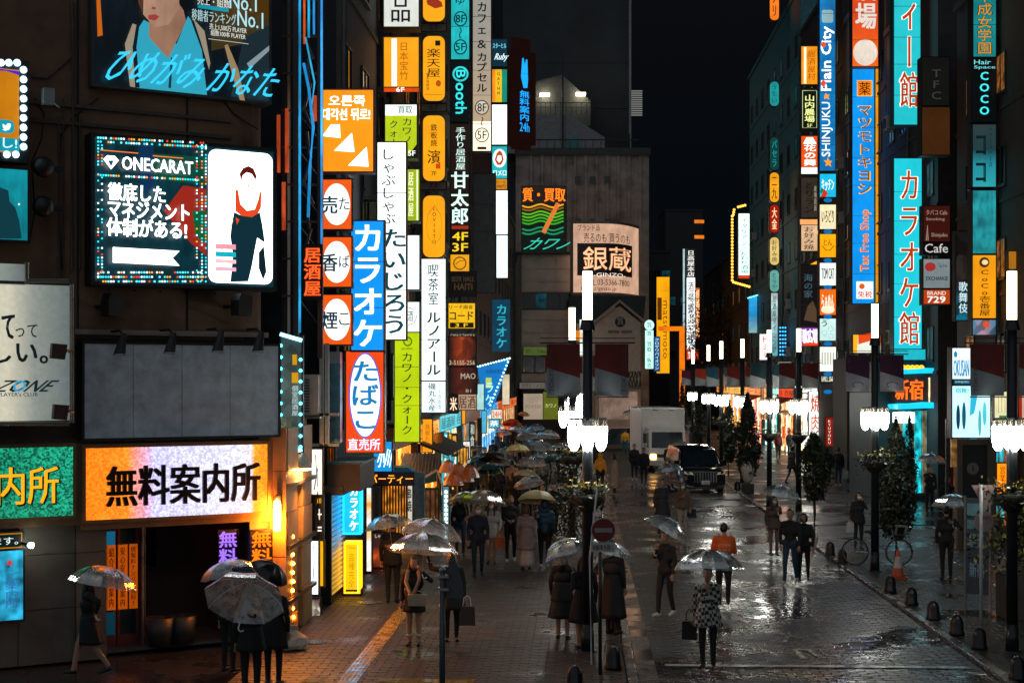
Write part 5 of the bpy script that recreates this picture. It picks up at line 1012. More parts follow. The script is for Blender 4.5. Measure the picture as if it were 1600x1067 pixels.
sign('mascot_sign', 'orange sign with white characters above a plain round white patch', 'sign', (1332, -60, 1372, 104), 69, [('r', 1332, -60, 1372, 104, ramp_glow([(0, '#e86010'), (.5, '#c83c08'), (1, '#d84810')], 2, .95, .05, 2), 1), ('t', '酒場', 1337, -40, 1369, 48, '#d8d0c4', .9, 'vB'), ('e', 1333, 62, 1371, 103, '#e8d8c8', .9)], th=.5)
sign('drugstore_sign', 'tall bright blue drugstore sign with orange slanted lettering', 'sign', (1332, 108, 1366, 474), 70, [('r', 1332, 108, 1366, 474, glow('#1090e8', .95, .1), 1), ('r', 1339, 126, 1363, 151, '#e8c060', 1), ('r', 1340, 127, 1362, 150, '#f07810', 1), ('t', '薬', 1342, 129, 1360, 149, '#3a2008', .8), ('t', 'マツモトキヨシ', 1339, 162, 1363, 306, '#f0a818', 1.1, 'vB'), ('t', 'マツモトキヨシ', 1341, 163, 1361, 305, '#5a2c08', .8, 'vl'),
    ('t', 'Tax Free Shop', 1344, 328, 1361, 424, '#e8b020', 1, '+B'), ('t', 'Tax Free Shop', 1345, 329, 1360, 423, '#e04808', 1, '+l'), ('r', 1338, 440, 1364, 467, WH, 1.2), ('e', 1342, 443, 1351, 452, '#d85a20', 1), ('t', '免税', 1340, 455, 1362, 465, '#c83018', 1, 'B')], th=.5)
sign('light_box', 'thin amber light panel along the right side of the blue drugstore sign', 'sign', (1368, 108, 1373, 474), 70.3, [('r', 1368, 108, 1373, 474, '#e8961a', .9)], th=.4)
sign('karaoke_sign', 'upper half of the giant turquoise karaoke building sign', 'sign', (1397, -80, 1438, 195), 60, [('r', 1397, -80, 1438, 195, glow('#22bcc4', .92, .06), 1), ('t', 'ティー館', 1405, -70, 1435, 172, '#fff0e0', 1.2, 'vB'), ('t', 'ティー館', 1406, -70, 1434, 172, '#a8340c', 1, 'v')], th=.6, house=mat((.01, .1, .11), .4))
sign('karaoke_sign', 'lower half of the giant turquoise karaoke sign with five red brown characters', 'sign', (1397, 248, 1440, 545), 60, [('r', 1397, 248, 1440, 545, glow('#1fc0d0', .98, .05), 1), ('t', 'カラオケ館', 1404, 262, 1437, 542, '#fff0e0', 1.3, 'vB'), ('t', 'カラオケ館', 1405, 262, 1436, 542, '#a8340c', 1, 'v')], th=.6, house=mat((.01, .12, .14), .4))
sign('karaoke_sign', 'small turquoise block with a white dot under the giant karaoke sign', 'sign', (1397, 546, 1446, 562), 59.6, [('r', 1397, 546, 1446, 562, '#1fb8c8', .9)], th=.6)
sign('black_sign', 'dim black sign with grey letters right of the turquoise sign', 'sign', (1441, 90, 1483, 165), 56.3, [('r', 1441, 90, 1483, 165, '#10100f', 1), ('t', 'TFC', 1452, 106, 1474, 158, '#3a3c3c', .7, 'v')], th=.6)
sign('blank_sign', 'blank dim brown panel under the black three letter sign', 'sign', (1441, 168, 1484, 242), 56.3, [('r', 1441, 168, 1484, 242, '#4a2a12', .6)], th=.6)
sign('cafe_sign', 'dark red brown sign with small map text above the cafe word', 'sign', (1443, 322, 1484, 378), 56.3, [('r', 1443, 322, 1484, 378, '#3a100c', .9), ('t', 'タバコ Cafe', 1447, 328, 1480, 336, '#a08878', .7), ('t', 'Smoking', 1447, 340, 1476, 346, '#a08878', .7), ('t', 'Shinjuku', 1455, 364, 1480, 372, '#a08878', .7), ('l', [(1447, 376), (1449, 352), (1450, 376)], 1, '#c0a898', .8)], th=.5)
sign('cafe_sign', 'black strip sign with the white word Cafe', 'sign', (1443, 379, 1484, 397), 56.3, [('r', 1443, 379, 1484, 397, '#060606', 1), ('t', 'Cafe', 1445, 381, 1481, 395, '#b8b4b0', 1)], th=.5)
sign('exchange_sign', 'pale exchange sign with a round red mark', 'sign', (1443, 405, 1484, 450), 56.3, [('r', 1443, 405, 1484, 450, '#8a989a', .65), ('e', 1445, 410, 1462, 424, '#a8302c', .8), ('t', 'EXCHANGE', 1447, 432, 1481, 438, '#0c2430', 1, 'B'), ('t', 'Tax free', 1466, 412, 1480, 418, '#2a4a58', .8)], th=.5)
sign('number_sign', 'orange red sign reading brand and a three figure number', 'sign', (1443, 453, 1484, 475), 56.3, [('r', 1443, 453, 1484, 475, '#c04414', .8), ('t', 'BRAND', 1449, 455, 1478, 461, '#e0d0c0', 1), ('t', '729', 1449, 463, 1477, 473, '#f0e8e0', 1.1, 'B')], th=.5)
sign('photo_board', 'dim upright photo board beside the orange curry sign', 'sign', (1494, 362, 1516, 500), 53, [('r', 1494, 362, 1516, 500, ramp_glow([(0, '#0c6a80'), (.4, '#2a2420'), (1, '#141210')], 2, .6, .8, 2), 1), ('t', '歌舞伎', 1498, 440, 1512, 490, '#c8e8f0', .9, 'v')], th=.4)
sign('school_sign', 'turquoise sign with gold outlined characters at the top right', 'sign', (1521, -60, 1556, 89), 49.8, [('r', 1521, -60, 1556, 89, glow('#1a8c90', .8, .2), 1), ('t', '新宿平成女学園', 1526, -55, 1551, 86, '#101008', .6, 'vB'), ('t', '新宿平成女学園', 1527, -55, 1550, 86, '#d89018', .9, 'vl')], th=.5)
sign('salon_sign', 'black salon sign with four glowing turquoise letters downwards', 'sign', (1519, 92, 1556, 190), 49.8, [('r', 1519, 92, 1556, 190, '#05090a', 1), ('t', 'Hair', 1522, 94, 1548, 101, '#70d0d0', 1), ('t', 'Space', 1522, 103, 1555, 109, '#70d0d0', 1), ('t', 'COCO', 1529, 110, 1547, 182, '#38c4cc', 1.3, 'vB')], th=.5)
sign('salon_sign', 'dim teal sign with two dark kana under the black salon sign', 'sign', (1520, 195, 1556, 292), 49.8, [('r', 1520, 195, 1556, 292, ramp_glow([(0, '#2aa8b0'), (.35, '#2090a0'), (.6, '#1c3c40'), (1, '#2a3c40')], 2, .75, .05, 2), 1), ('t', 'ココ', 1523, 205, 1542, 290, '#08181c', 1, 'vB'), ('t', 'ヘアースペース', 1544, 198, 1551, 262, '#08282c', 1, 'v')], th=.5)
sign('light_box', 'bare teal light box with visible tubes below the salon sign', 'sign', (1520, 298, 1556, 396), 49.8, [('r', 1520, 298, 1556, 396, glow('#28a0a8', .8, .35, True, 1.5), 1)], th=.5)
sign('curry_sign', 'orange curry house sign with black vertical characters', 'sign', (1520, 399, 1556, 497), 49.8, [('r', 1520, 399, 1556, 497, glow('#f09a14', .95, .1), 1), ('e', 1530, 402, 1546, 418, '#4a3010', 1), ('e', 1534, 406, 1544, 414, '#f0d8a0', 1), ('t', 'CoCo壱番屋', 1530, 420, 1547, 494, '#141008', 1, 'v')], th=.5)
sign('poster_sign', 'small pink and blue poster under the orange curry sign', 'sign', (1520, 500, 1556, 523), 49.8, [('r', 1520, 500, 1556, 523, ramp_glow([(0, '#5a98b8'), (.5, '#a88090'), (1, '#3a80a0')], 0, .7, .6, 3), 1), ('e', 1536, 502, 1546, 512, '#d05028', 1)], th=.4)
# dim side panel things on the far right
sign('lit_board', 'cream lit board with fine writing behind the right lamp pole', 'sign', (1554, 612, 1578, 653), 46, [('r', 1554, 612, 1578, 653, glow('#e8e0b0', .95), 1), ('l', [(1560, 616), (1560, 645)], .6, '#705a30', 1), ('l', [(1565, 616), (1565, 645)], .6, '#705a30', 1), ('l', [(1570, 616), (1570, 645)], .6, '#705a30', 1), ('r', 1561, 649, 1575, 653, '#2a7a38', 1)], th=.2)
sign('lit_board', 'pale red and white board at the right edge above the lamp', 'sign', (1592, 610, 1625, 655), 45, [('r', 1592, 610, 1625, 655, '#d8b8a0', .8), ('r', 1592, 610, 1597, 655, '#a02818', .9)], th=.2)
sign('yellow_box', 'glowing amber upright sign beside the dark pillar clock', 'sign', (1558, 724, 1575, 770), 44, [('r', 1558, 724, 1575, 770, glow('#ff8a08', 1.3, .2), 1), ('t', '営業中', 1562, 728, 1571, 766, '#7a3004', 1, 'v')], th=.3)
sign('amber_window', 'small amber lit window high at the right edge', 'sign', (1576, 393, 1592, 425), 48, [('r', 1576, 393, 1592, 425, '#b8781c', .7)], th=.2)
# shoe poster screen on its own stand in front of the pillar
sign('poster_screen', 'white and blue lit poster screen over the dark clock pillar', 'sign', (1488, 603, 1547, 683), 41, [('r', 1488, 603, 1547, 683, glow('#b8eef8', 1.25, .08), 1), ('t', '宿靴!', 1493, 606, 1513, 614, '#2098b8', 1, 'B'), ('e', 1494, 632, 1500, 671, '#083a50', .8), ('e', 1503, 628, 1509, 671, '#0c5a78', .8), ('p', [(1517, 606), (1528, 606), (1526, 625), (1522, 645), (1515, 650)], '#28a8c8', 1), ('p', [(1530, 604), (1542, 604), (1538, 618), (1532, 616)], '#70d0e0', 1), ('e', 1528, 640, 1533, 681, '#58a8b8', 1), ('e', 1535, 628, 1541, 665, '#50c0d0', 1)], th=.4)
sign('poster_screen', 'smaller white sign with tall blue letters above the poster screen', 'sign', (1488, 544, 1516, 601), 41.2, [('r', 1488, 544, 1516, 592, glow('#d8eef4', 1.2, .08), 1), ('t', 'OKUSAN', 1490, 562, 1514, 588, '#1878a8', 1), ('p', [(1490, 552), (1493, 548), (1496, 552), (1495, 558), (1491, 558)], '#1878a8', 1), ('r', 1490, 593, 1516, 601, '#0a3a50', .9), ('t', 'SHINJUKU', 1492, 595, 1514, 599, '#88c8d8', 1)], th=.4)
# pachinko hall: turquoise canopies, neon
D = 60; k = D/F; f = CF(D); t = thing('game_hall', 'glowing turquoise two storey game hall under the giant karaoke sign', 'building', (f.u(1430), D, 0)); ux = lambda p: (p-1430)*k; uz = lambda p: H+(HY-p)*k
q = MB(); q.box(ux(1380), ux(1500), .8, 6, 0, uz(565), mat((.02, .05, .055), .5)); q.build('wall', t)
for y0, y1 in ((578, 584), (631, 638)):
    q = MB(); q.prism([(ux(a), -.8, uz(b)) for a, b in ((1395, y1+1), (1395, y0+1), (1440, y0-3), (1502, y0-2), (1502, y1-1), (1440, y1-1))], (0, 1.6, 0), glow('#12b8dc', 1.3, .08)); q.build('canopy', t)
q = MB(); q.box(ux(1398), ux(1500), -.1, .8, uz(630), uz(584), mat((.08, .05, .04), .4)); q.build('neon_wall', t)
q = MB(); text_into(q, '新宿', ux(1397), uz(624), ux(1440), uz(593), -.2, glow('#ff6a18', 1.25, .1, False), bold=.06); q.build('neon_character', t)
for i, (a, b) in enumerate(((1450, 1452), (1455, 1457), (1461, 1463), (1470, 1475), (1483, 1484), (1490, 1491))):
    q = MB(); q.box(ux(a), ux(b), -.15, -.1, uz(630-(i % 3)*3), uz(590+(i*7) % 16), glow(('#ffe0a0', '#ff8a20', '#e8fff4')[i % 3], 1.6, .5, True, 4)); q.build('light_tube', t)
q = MB()
for i in range(5): a = 1404+i*7; q.tube([(ux(a+3*math.cos(v*.7)), -.75, uz(574+2.2*math.sin(v*.7))) for v in range(10)], .04, glow('#ffc020', 1.3, 0), 5)
q.tube([(ux(1466+13*math.cos(v*.7)), -.75, uz(571+3.5*math.sin(v*.7))) for v in range(10)], .06, glow('#ffc020', 1.3, 0), 5); q.build('ring_light', t)
cu = glow('#18a8b4', 1.5, .5, True, 3); cd = glow('#8a7a5a', .8, .5, True, 3)
for i in range(13):
    a = 1408+i*6.2; q = MB(); q.box(ux(a), ux(a+5.6), .3+.15*(i % 2), .42+.15*(i % 2), uz(745)*.0+.3, uz(642), cu if i % 3 else cd); q.build('curtain_panel', t)
q = MB(); q.box(ux(1396), ux(1424), -.5, .1, uz(660), uz(644), glow('#eafff4', 3, .05)); q.build('lamp_box', t)
q = MB(); q.box(ux(1390), ux(1412), -.3, .2, uz(715), uz(692), glow('#18a8c8', .9, .4, True, 5)); q.build('lit_box', t)
# drugstore front at the crossing (blue post)
D = 73; k = D/F; f = CF(D); t = thing('drugstore', 'drugstore corner front with a bright blue post and yellow blue sign', 'shop front', (f.u(1350), D, 0)); ux = lambda p: (p-1350)*k; uz = lambda p: H+(HY-p)*k
q = MB(); q.box(ux(1338), ux(1344), -.1, .1, 0, uz(640), glow('#0d86e0', 1.6)); q.build('blue_post', t)
q = MB(); q.box(ux(1336), ux(1366), -.2, .2, uz(634), uz(608), glow('#1088d8', .9)); q.box(ux(1336), ux(1366), -.22, .2, uz(636), uz(632), glow('#e8b020', .9)); text_into(q, '薬', ux(1342), uz(628), ux(1360), uz(610), -.23, ink('#f0c040', 1.2)); q.build('blue_sign', t)
q = MB(); q.box(ux(1340), ux(1372), .3, 1, 0, uz(640), mat((.05, .06, .07), .4)); q.box(ux(1350), ux(1362), .2, .3, uz(690), uz(672), glow('#f0901c', .9)); q.build('wall', t)
q = MB(); q.prism([(ux(1346), -.6, .05), (ux(1362), -.6, .05), (ux(1359), -.6, 1.25), (ux(1344), -.6, 1.25)], (0, .1, 0), glow('#c85a3a', .35, .4, True, 4)); q.build('poster_board', t)
q = MB(); q.box(ux(1322), ux(1336), -.2, 3, 0, uz(560), mat((.06, .055, .05), .6)); q.build('pillar', t)
sign('food_sign', 'slanted orange and white food picture above the drugstore post', 'sign', (1333, 523, 1362, 551), 72, [('r', 1333, 523, 1362, 551, '#e8eadc', 1), ('p', [(1333, 523), (1341, 523), (1339, 551), (1333, 551)], '#f0a818', 1), ('p', [(1341, 523), (1362, 516+4), (1362, 532), (1341, 538)], '#e04818', .9)], th=.3)
# bright shop fronts of the right row (behind the lamps), and of the left row
sf = random.Random(11)
def shopfront(fr, u0, u1, h, label, cols, awn=None, txt=None, st=1.):
    X, Y = fr.W((u0+u1)/2, .02); t = thing('shop', label, 'shop front', (X, Y, 0), fr.rz); W = u1-u0
    q = MB(); q.box(-W/2, W/2, -.25, -.02, h-.6, h, glow(cols[0], st, .2)); q.build('fascia', t)
    q = MB(); q.box(-W/2, -W/2+.15, -.3, -.02, 0, h-.6, DARK); q.box(W/2-.15, W/2, -.3, -.02, 0, h-.6, DARK); q.box(-W/2, W/2, -.28, -.02, h, h+.1, GREY); q.build('pillar', t)
    n = max(2, int(W/1.1)); 
    for i in range(n):
        a, b = -W/2+.15+(W-.3)*i/n+.03, -W/2+.15+(W-.3)*(i+1)/n-.03
        q = MB(); q.box(a, b, -.1, -.06, .35 if i % 2 else .05, h-.7, glow(cols[1+(i % (len(cols)-1))], st*1.8, .6, True, 3)); q.build('window_pane', t)
        if i % 2: q = MB(); q.box(a+.1, b-.1, -.2, -.14, .9, 1.7, glow(cols[0], st*.8, .3)); q.build('poster', t)
    if txt:
        q = MB(); text_into(q, txt, -W/2+.4, h-.5, W/2-.4, h-.1, -.27, mat((.02, .015, .01), .5) if st > .8 else ink('#ffe8c0', 1.2)); q.build('lettering', t)
    if awn:
        q = MB(); q.prism([(-W/2, -.3, h-.65), (-W/2, -1.2, h-1.0), (-W/2, -1.2, h-.95), (-W/2, -.3, h-.55)], (W, 0, 0), glow(awn, .3, .2) if False else mat(lin(awn), .6)); q.build('awning', t)
    return t
shopfront(RW, -20, -12.5, 4.6, 'white glowing shop front with red vertical lettering right of the lamps', ['#f4fff0', '#fff4d8', '#ffe0b0', '#f0fff8'], txt='焼肉 韓国料理', st=1.3)
shopfront(RW, -28, -20.3, 4.2, 'red and cream lit shop front behind the conifers', ['#f0502a', '#ffd8a0', '#ff9a50', '#fff0d0'], awn='#a02010', txt='居酒屋', st=1)
shopfront(RW, -37, -28.3, 4.4, 'pale mint lit shop front further up the right pavement', ['#b8fff0', '#d0fff0', '#ffe8c0', '#60d8e0'], txt='カラオケ', st=1)
shopfront(RW, -48, -37.3, 4.2, 'pink and orange lit shop front far along the right pavement', ['#ff9a60', '#ffb080', '#ff6a80', '#fff0d0'], awn='#b04a20', txt='ラーメン', st=1)
shopfront(RW, -70, -48.3, 4.2, 'long row of small amber shop windows at the far right', ['#ffc060', '#ffb050', '#ff8040', '#e0ffff'], txt='薬 ドラッグストア', st=.9)
shopfront(RW, 20, 28, 4, 'dim amber front of the corner shop behind the bicycles and plants', ['#c86a18', '#7a3c10', '#3a2a20', '#20a0b0'], txt='喫茶', st=.6)
for (a, b, c, d, D, lb, col, tx) in ((1264, 612, 1284, 680, 88, 'glowing white panel with red vertical kana behind the cluster lamps', '#f8fff4', '焼肉'), (1216, 566, 1236, 596, 95, 'bright white menu board above the far lamp globes', '#f0fff4', '飲'), (1290, 652, 1302, 697, 78, 'dark red vertical sign with pale letters beside the lamps', '#8a1c10', 'KYUVOKU'), (1316, 566, 1330, 600, 76, 'small amber sign under the stacked panels', '#f09a30', '酒')):
    sign('shop_sign', lb, 'sign', (a, b, c, d), D, [('r', a, b, c, d, glow(col, 1.4 if col[1] == 'f' else .8, .15), 1), ('t', tx, a+3, b+3, c-3, d-3, '#c03a20' if col[1] == 'f' else '#f0d8c0', 1, 'v')], th=.3)
# left row fronts, beyond the yellow pillar
shopfront(LW, 13.4, 19.2, 3.4, 'wood lined orange lit entrance under the orange neon sign', ['#2a1408', '#e88a20', '#c86a14', '#ffb040'], st=1.3)
shopfront(LW, 20, 27, 3.3, 'amber lit food shop front behind the corrugated awnings', ['#f0901c', '#ffb050', '#e07820', '#ffd890'], awn='#30444a', txt='立ち呑み', st=1.3)
shopfront(LW, 27.3, 37, 3.4, 'cyan and amber lit shop front in the middle of the left row', ['#30c0d0', '#ffc070', '#e8e0c0', '#40a0b8'], txt='居酒屋 呑', st=.9)
shopfront(LW, 37.3, 50, 3.4, 'row of small dark framed bars behind the crowd', ['#402010', '#c88040', '#806040', '#30606a'], st=.9)
shopfront(LW, 50.3, 66, 3.4, 'blue and white lit shop front below the curved karaoke sign', ['#30a8f0', '#e0f4ff', '#ffc080', '#50c8e8'], txt='カラオケ', st=1)
shopfront(LW, 66.3, 94, 3.4, 'dim far shop fronts before the pawn shop', ['#e86020', '#a06030', '#ffc080', '#605040'], txt='質 買取 販売', st=.9)
sign('neon_sign', 'orange neon katakana on a dark board over the wooden entrance', 'neon sign', (575, 738, 646, 757), 40, [('r', 575, 738, 646, 757, '#120606', 1), ('t', 'パーティー', 577, 741, 645, 755, '#ff9a20', 1.7)], th=.4)
t = thing('blue_ledge', 'blue lit ledge above the orange neon katakana board', 'ledge', (CF(39.5).u(613), 39.5, H+(HY-737)*39.5/F)); q = MB(); q.prism([(-.5, -.1, 0), (.55, -.1, 0), (.4, -.1, .12), (-.5, -.1, .12)], (0, 1, 0), mat((.02, .3, .5), .35)); q.build('ledge_board', t)
sign('side_sign', 'long white sign over black and yellow panels on the orange pillar', 'sign', (487, 702, 503, 772), 31, [('r', 487, 702, 503, 772, glow('#f4eee4', 1.2), 1), ('l', [(493, 710), (495, 740), (491, 765)], 1.6, '#101010', 1)], th=.12)
sign('side_sign', 'black and yellow notice with a white cross under the long white sign', 'sign', (494, 775, 504, 842), 31.1, [('r', 494, 775, 504, 842, '#0a0a0a', 1), ('t', '＋＝', 495, 792, 503, 838, '#e8e8e0', 1.3, 'vB'), ('t', '10', 496, 778, 502, 786, '#d8a010', 1)], th=.1)
sign('side_sign', 'bright white poster panel leaning on the orange pillar', 'sign', (484, 845, 497, 928), 30.9, [('r', 484, 845, 497, 928, glow('#e8f4fc', 1.7, .1), 1), ('l', [(490, 852), (491, 880), (489, 908)], 1.4, '#202428', 1), ('l', [(484, 845), (484, 928)], 1, '#60d0ff', 1.6)], th=.1)
sign('side_sign', 'yellow panel beside the bright white poster', 'sign', (498, 845, 505, 915), 31.3, [('r', 498, 845, 505, 915, glow('#e8a80c', 1, .1), 1)], th=.1)
sign('poster_board', 'low board of comic style drawings at the foot of the pillar', 'sign', (482, 935, 500, 975), 30.8, [('r', 482, 935, 500, 975, ramp_glow([(0, '#8a3a10'), (.5, '#b8b0a0'), (1, '#3a1c10')], 2, .7, .9, 9), 1)], th=.08)
# roller shutter: slats as separate pieces
u0, u1 = LW.u(504), LW.u(530); X, Y = LW.W((u0+u1)/2, .1); t = thing('roller_shutter', 'blue and yellow lit corrugated roller shutter beside the orange pillar', 'shutter', (X, Y, 0), LW.rz); W = u1-u0
sm_ = mat((.62, .66, .66), .35, .3); q = MB(); q.prism([(-W/2, 0, 0), (-W/2, -.02, .01), (-W/2, -.055, .05), (-W/2, -.02, .09), (-W/2, 0, .1)], (W, 0, 0), sm_); o0 = None
for i in range(21):
    if o0 is None: o0 = q.build('slat', t, loc=(0, 0, .1))
    else: link('slat', o0.data, t, (0, 0, .1+.105*i))
q = MB(); q.box(-W/2-.1, -W/2, -.1, .1, 0, 2.35, DARK); q.box(W/2, W/2+.08, -.1, .1, 0, 2.35, DARK); q.box(-W/2-.1, W/2+.1, -.35, .1, 2.3, 2.5, mat((.1, .08, .07), .6)); q.build('shutter_frame', t)
q = MB(); q.box(-W/2, W/2, -.7, .0, 2.38, 2.95, mat((.12, .085, .07), .6)); q.box(-W/2-.05, W/2+.05, -.75, .0, 2.95, 3.0, mat((.02, .2, .3), .4)); q.build('shutter_hood', t)
sign('karaoke_sign', 'small bright blue karaoke sign at street level in a glowing box', 'sign', (538, 756, 561, 832), 33.6, [('r', 538, 756, 561, 832, glow('#14b0f0', 1.2, .08), 1, .1), ('t', 'カラオケ', 546, 758, 560, 830, WH, 1.9, 'vB')], th=.5, lip=.04, house=glow('#10a8f0', 2.5, .1))  # housing made to glow too, throwing blue on the shutter
sign('yellow_box', 'yellow upright box sign on the pavement below the small blue karaoke sign', 'sign', (540, 850, 560, 924), 33.6, [('r', 540, 850, 560, 924, glow('#f2b80c', 1.15, .1), 1), ('t', 'Tabaco', 542, 853, 559, 857, '#b07808', 1), ('t', '品種完全', 545, 864, 554, 918, '#a87408', 1, 'vl'), ('l', [(559, 850), (559, 924)], 1, '#fff0c0', 1.3)], th=.5, lip=.04, house=glow('#f0a808', 2.5, .1))  # housing made to glow too, throwing yellow on the shutter
q = MB(); q.box(-.2, .2, 0, .5, 0, .14, DARK); o = q.build('plinth', loc=(CF(33.6).u(550), 33.6, 0)); tag(o, 'dark foot under the yellow upright box sign', 'base')
sign('menu_strip', 'narrow white and yellow lit menu strip beside the man in black', 'sign', (573, 762, 580, 892), 37.5, [('r', 573, 762, 580, 892, ramp_glow([(0, '#f0e0d0'), (.3, '#f0f0e8'), (.5, '#e8b020'), (.6, '#f0f0e8'), (.8, '#e8a020'), (1, '#e8f4f4')], 2, 1.05, .2, 6), 1)], th=.2)
sign('photo_poster', 'red and dark food poster board behind the man with the umbrella', 'sign', (583, 832, 602, 886), 38.5, [('r', 583, 832, 602, 886, ramp_glow([(0, '#3a0808'), (.3, '#d05018'), (.6, '#402018'), (1, '#20100c')], 2, .7, .5, 5), 1), ('t', 'しゃぶ', 586, 834, 600, 840, '#d8c8b8', .9)], th=.1)
t = thing('pier', 'blue grey painted pier between the wood entrance and the awnings', 'pillar', (CF(42).u(654), 42, 0)); q = MB(); q.box(-.16, .16, 0, .4, 0, H+(HY-738)*42/F, mat((.12, .2, .26), .5, var=.5, scale=4)); q.build('shaft', t)
sign('shop_board', 'white board with dark strokes hanging in the wooden entrance', 'sign', (634, 758, 644, 815), 41.5, [('r', 634, 758, 644, 815, '#d0c8b8', .9), ('t', '串焼', 635, 762, 643, 800, '#101010', 1, 'vB')], th=.06)
sign('blue_sign', 'blue and white slanted sign behind the tobacco sign foot', 'sign', (584, 690, 612, 736), 37, [('r', 584, 690, 612, 736, '#1590d8', 1), ('t', '小川', 588, 700, 609, 730, '#e8fcff', 1.6, 's')], th=.3)
# corrugated awnings
aw = mat((.3, .2, .13), .35, .3, var=.5, scale=3); am = mat((.02, .1, .12), .5)
D = 45; t = thing('awning', 'corrugated brown awning with a white arched front over the food shop', 'awning', (CF(D).u(652), D, H+(HY-746)*D/F)); k = D/F
q = MB()
for i in range(12):
    a = -.6+i*.1; q.prism([(a, -.9, .02), (a+.05, -.9, .05), (a+.1, -.9, .02), (a+.1, -.9, 0), (a, -.9, 0)], (.0, 2.2, .62), aw)
q.build('corrugated_sheet', t); q = MB(); q.tube([(-.65, -.95, 0), (.0, -.95, -.1), (.62, -.95, .28)], .04, WHITE); q.tube([(.62, -.95, .28), (.8, -.95, -.2)], .03, WHITE); q.tube([(-.65, -.95, 0), (-.6, 1.3, .6)], .03, WHITE); q.build('frame', t); q = MB(); q.prism([(-.6, -.92, -.02), (.6, -.92, .25), (.62, -.92, -.05), (-.55, -.92, -.3)], (0, .03, 0), am); q.build('valance', t)
D = 52; t = thing('awning', 'orange lit corrugated roof below the lime sign', 'awning', (CF(D).u(650), D, H+(HY-712)*D/F)); q = MB(); q.prism([(-1.1, -.8, 0), (.9, -.8, .45), (.9, -.8, .5), (-1.1, -.8, .05)], (0, 2, .3), mat((.4, .24, .1), .3, .3)); q.build('roof_sheet', t); q = MB(); q.box(-1.1, .2, -.85, -.8, -.03, .04, glow('#fff0b0', 1.6)); q.build('light_tube', t)
sign('amber_sign', 'tall amber panel with thin characters under the white seafood sign', 'sign', (660, 655, 675, 706), 50, [('r', 660, 655, 675, 706, glow('#f09a1c', 1, .2), 1), ('t', '鉄板お好', 664, 662, 672, 700, '#a05008', 1, 'vl')], th=.3)
# LED dot column
ld = [(697, y) for y in range(768, 845, 7)]
sign('led_column', 'white column of round lights beside the masked people', 'sign', (692, 760, 701, 848), 44.5, [('r', 692, 760, 701, 848, glow('#6aa8b0', .6, .2), 1)], th=.2, extra=bulbs(ld, .05, '#e8ffff', 2.5))
# signs over the left crowd
ls = random.Random(5)
for i, (a, b, c, d, D, col, tx, tc_, lb) in enumerate(((694, 676, 700, 714, 58, '#20b8c8', '酒場', '#e8ffff', 'thin turquoise banner over the left pavement'), (700, 678, 705, 690, 58, '#f0b820', '丼', '#402008', 'tiny yellow banner beside the turquoise one'), (706, 678, 714, 712, 60, '#14100e', '焼鳥串', '#e8a030', 'small dark banner with amber characters'), (724, 690, 734, 716, 64, '#d8f0f0', '店', '#e07018', 'small white lit box sign above the orange umbrellas'),
    (702, 618, 715, 645, 56, '#160e0c', '米', '#f0d0b0', 'dark square sign with a pale rice mark'), (716, 616, 744, 640, 60, '#b09078', '居酒', '#3a2418', 'plain beige board over the left pavement'), (708, 640, 716, 645, 57, '#f0801c', '', '', 'tiny orange block sign'), (722, 622, 727, 662, 61, '#f0981c', '', '', 'narrow amber strip sign'), (745, 600, 756, 640, 66, '#a8d8d4', '', '', 'pale teal lit board left of the curved karaoke sign'), (734, 660, 742, 700, 66, '#282420', '和食', '#a0a8a0', 'dark menu strip right of the amber strip'), (753, 642, 760, 676, 70, '#4ab0d0', '', '', 'pale blue lit strip behind the crowd'), (764, 655, 780, 668, 74, '#18a0c0', '茶', '#ffffff', 'small teal sign above the far umbrellas'), (768, 640, 784, 654, 76, '#e8e4d0', '24H', '#c04018', 'small white sign above the teal one'), (785, 585, 796, 632, 88, '#d8c8a8', '', '', 'cream lit panel right of the curved karaoke sign'))):
    its = [('r', a, b, c, d, glow(col, 1., .2), 1)]
    if tx: its.append(('t', tx, a+1, b+2, c-1, d-2, tc_, 1.2, 'v' if (d-b) > (c-a) else ''))
    sign('street_sign', lb, 'sign', (a, b, c, d), D, its, th=.25)
# corner wall lamps
lt = thing('pendant_lamp', 'black dome pendant lamp under the blank billboard corner', 'lamp', (CF(29.4).u(442), 29.4, H+(HY-744)*29.4/F))
q = MB(); q.lathe([(.17, 0), (.17, .03), (.13, .13), (.05, .22), (.03, .3)], BLACK, n=20); q.build('shade', lt, True); q = MB(); q.ball((0, 0, 0), .06, m=glow('#ffdca0', 60, 0), n=10, k=6); q.build('bulb', lt, True); q = MB(); q.tube([(0, 0, .28), (0, .1, .45), (-.1, .5, .5)], .02, BLACK); q.build('arm', lt)
lt = thing('pendant_lamp', 'bright white dome pendant lamp beside the white side sign', 'lamp', (CF(29.3).u(474), 29.2, H+(HY-732)*29.2/F))
q = MB(); q.lathe([(.16, 0), (.165, .06), (.12, .15), (.04, .24), (.03, .3)], mat((.6, .6, .58), .4), n=20); q.build('shade', lt, True); q = MB(); q.lathe([(.001, -.02), (.155, -.02), (.155, .03), (.001, .03)], glow('#ffa850', 420, 0), n=20); q.build('diffuser', lt); q = MB(); q.tube([(0, 0, .28), (0, .1, .45), (-.1, .5, .5)], .02, BLACK); q.build('arm', lt)
lt = thing('wall_lamp', 'blazing orange wall lamp on the stone pier', 'lamp', (CF(27.6).u(433), 27.6, H+(HY-795)*28.9/F))
q = MB(); q.lathe([(.001, -.3), (.06, -.28), (.07, 0), (.06, .22), (.001, .3)], glow('#ff8a20', 200, 0), n=12); q.build('glass', lt, True); q = MB(); q.box(-.05, .05, .06, .2, -.05, .35, BLACK); q.build('bracket', lt)

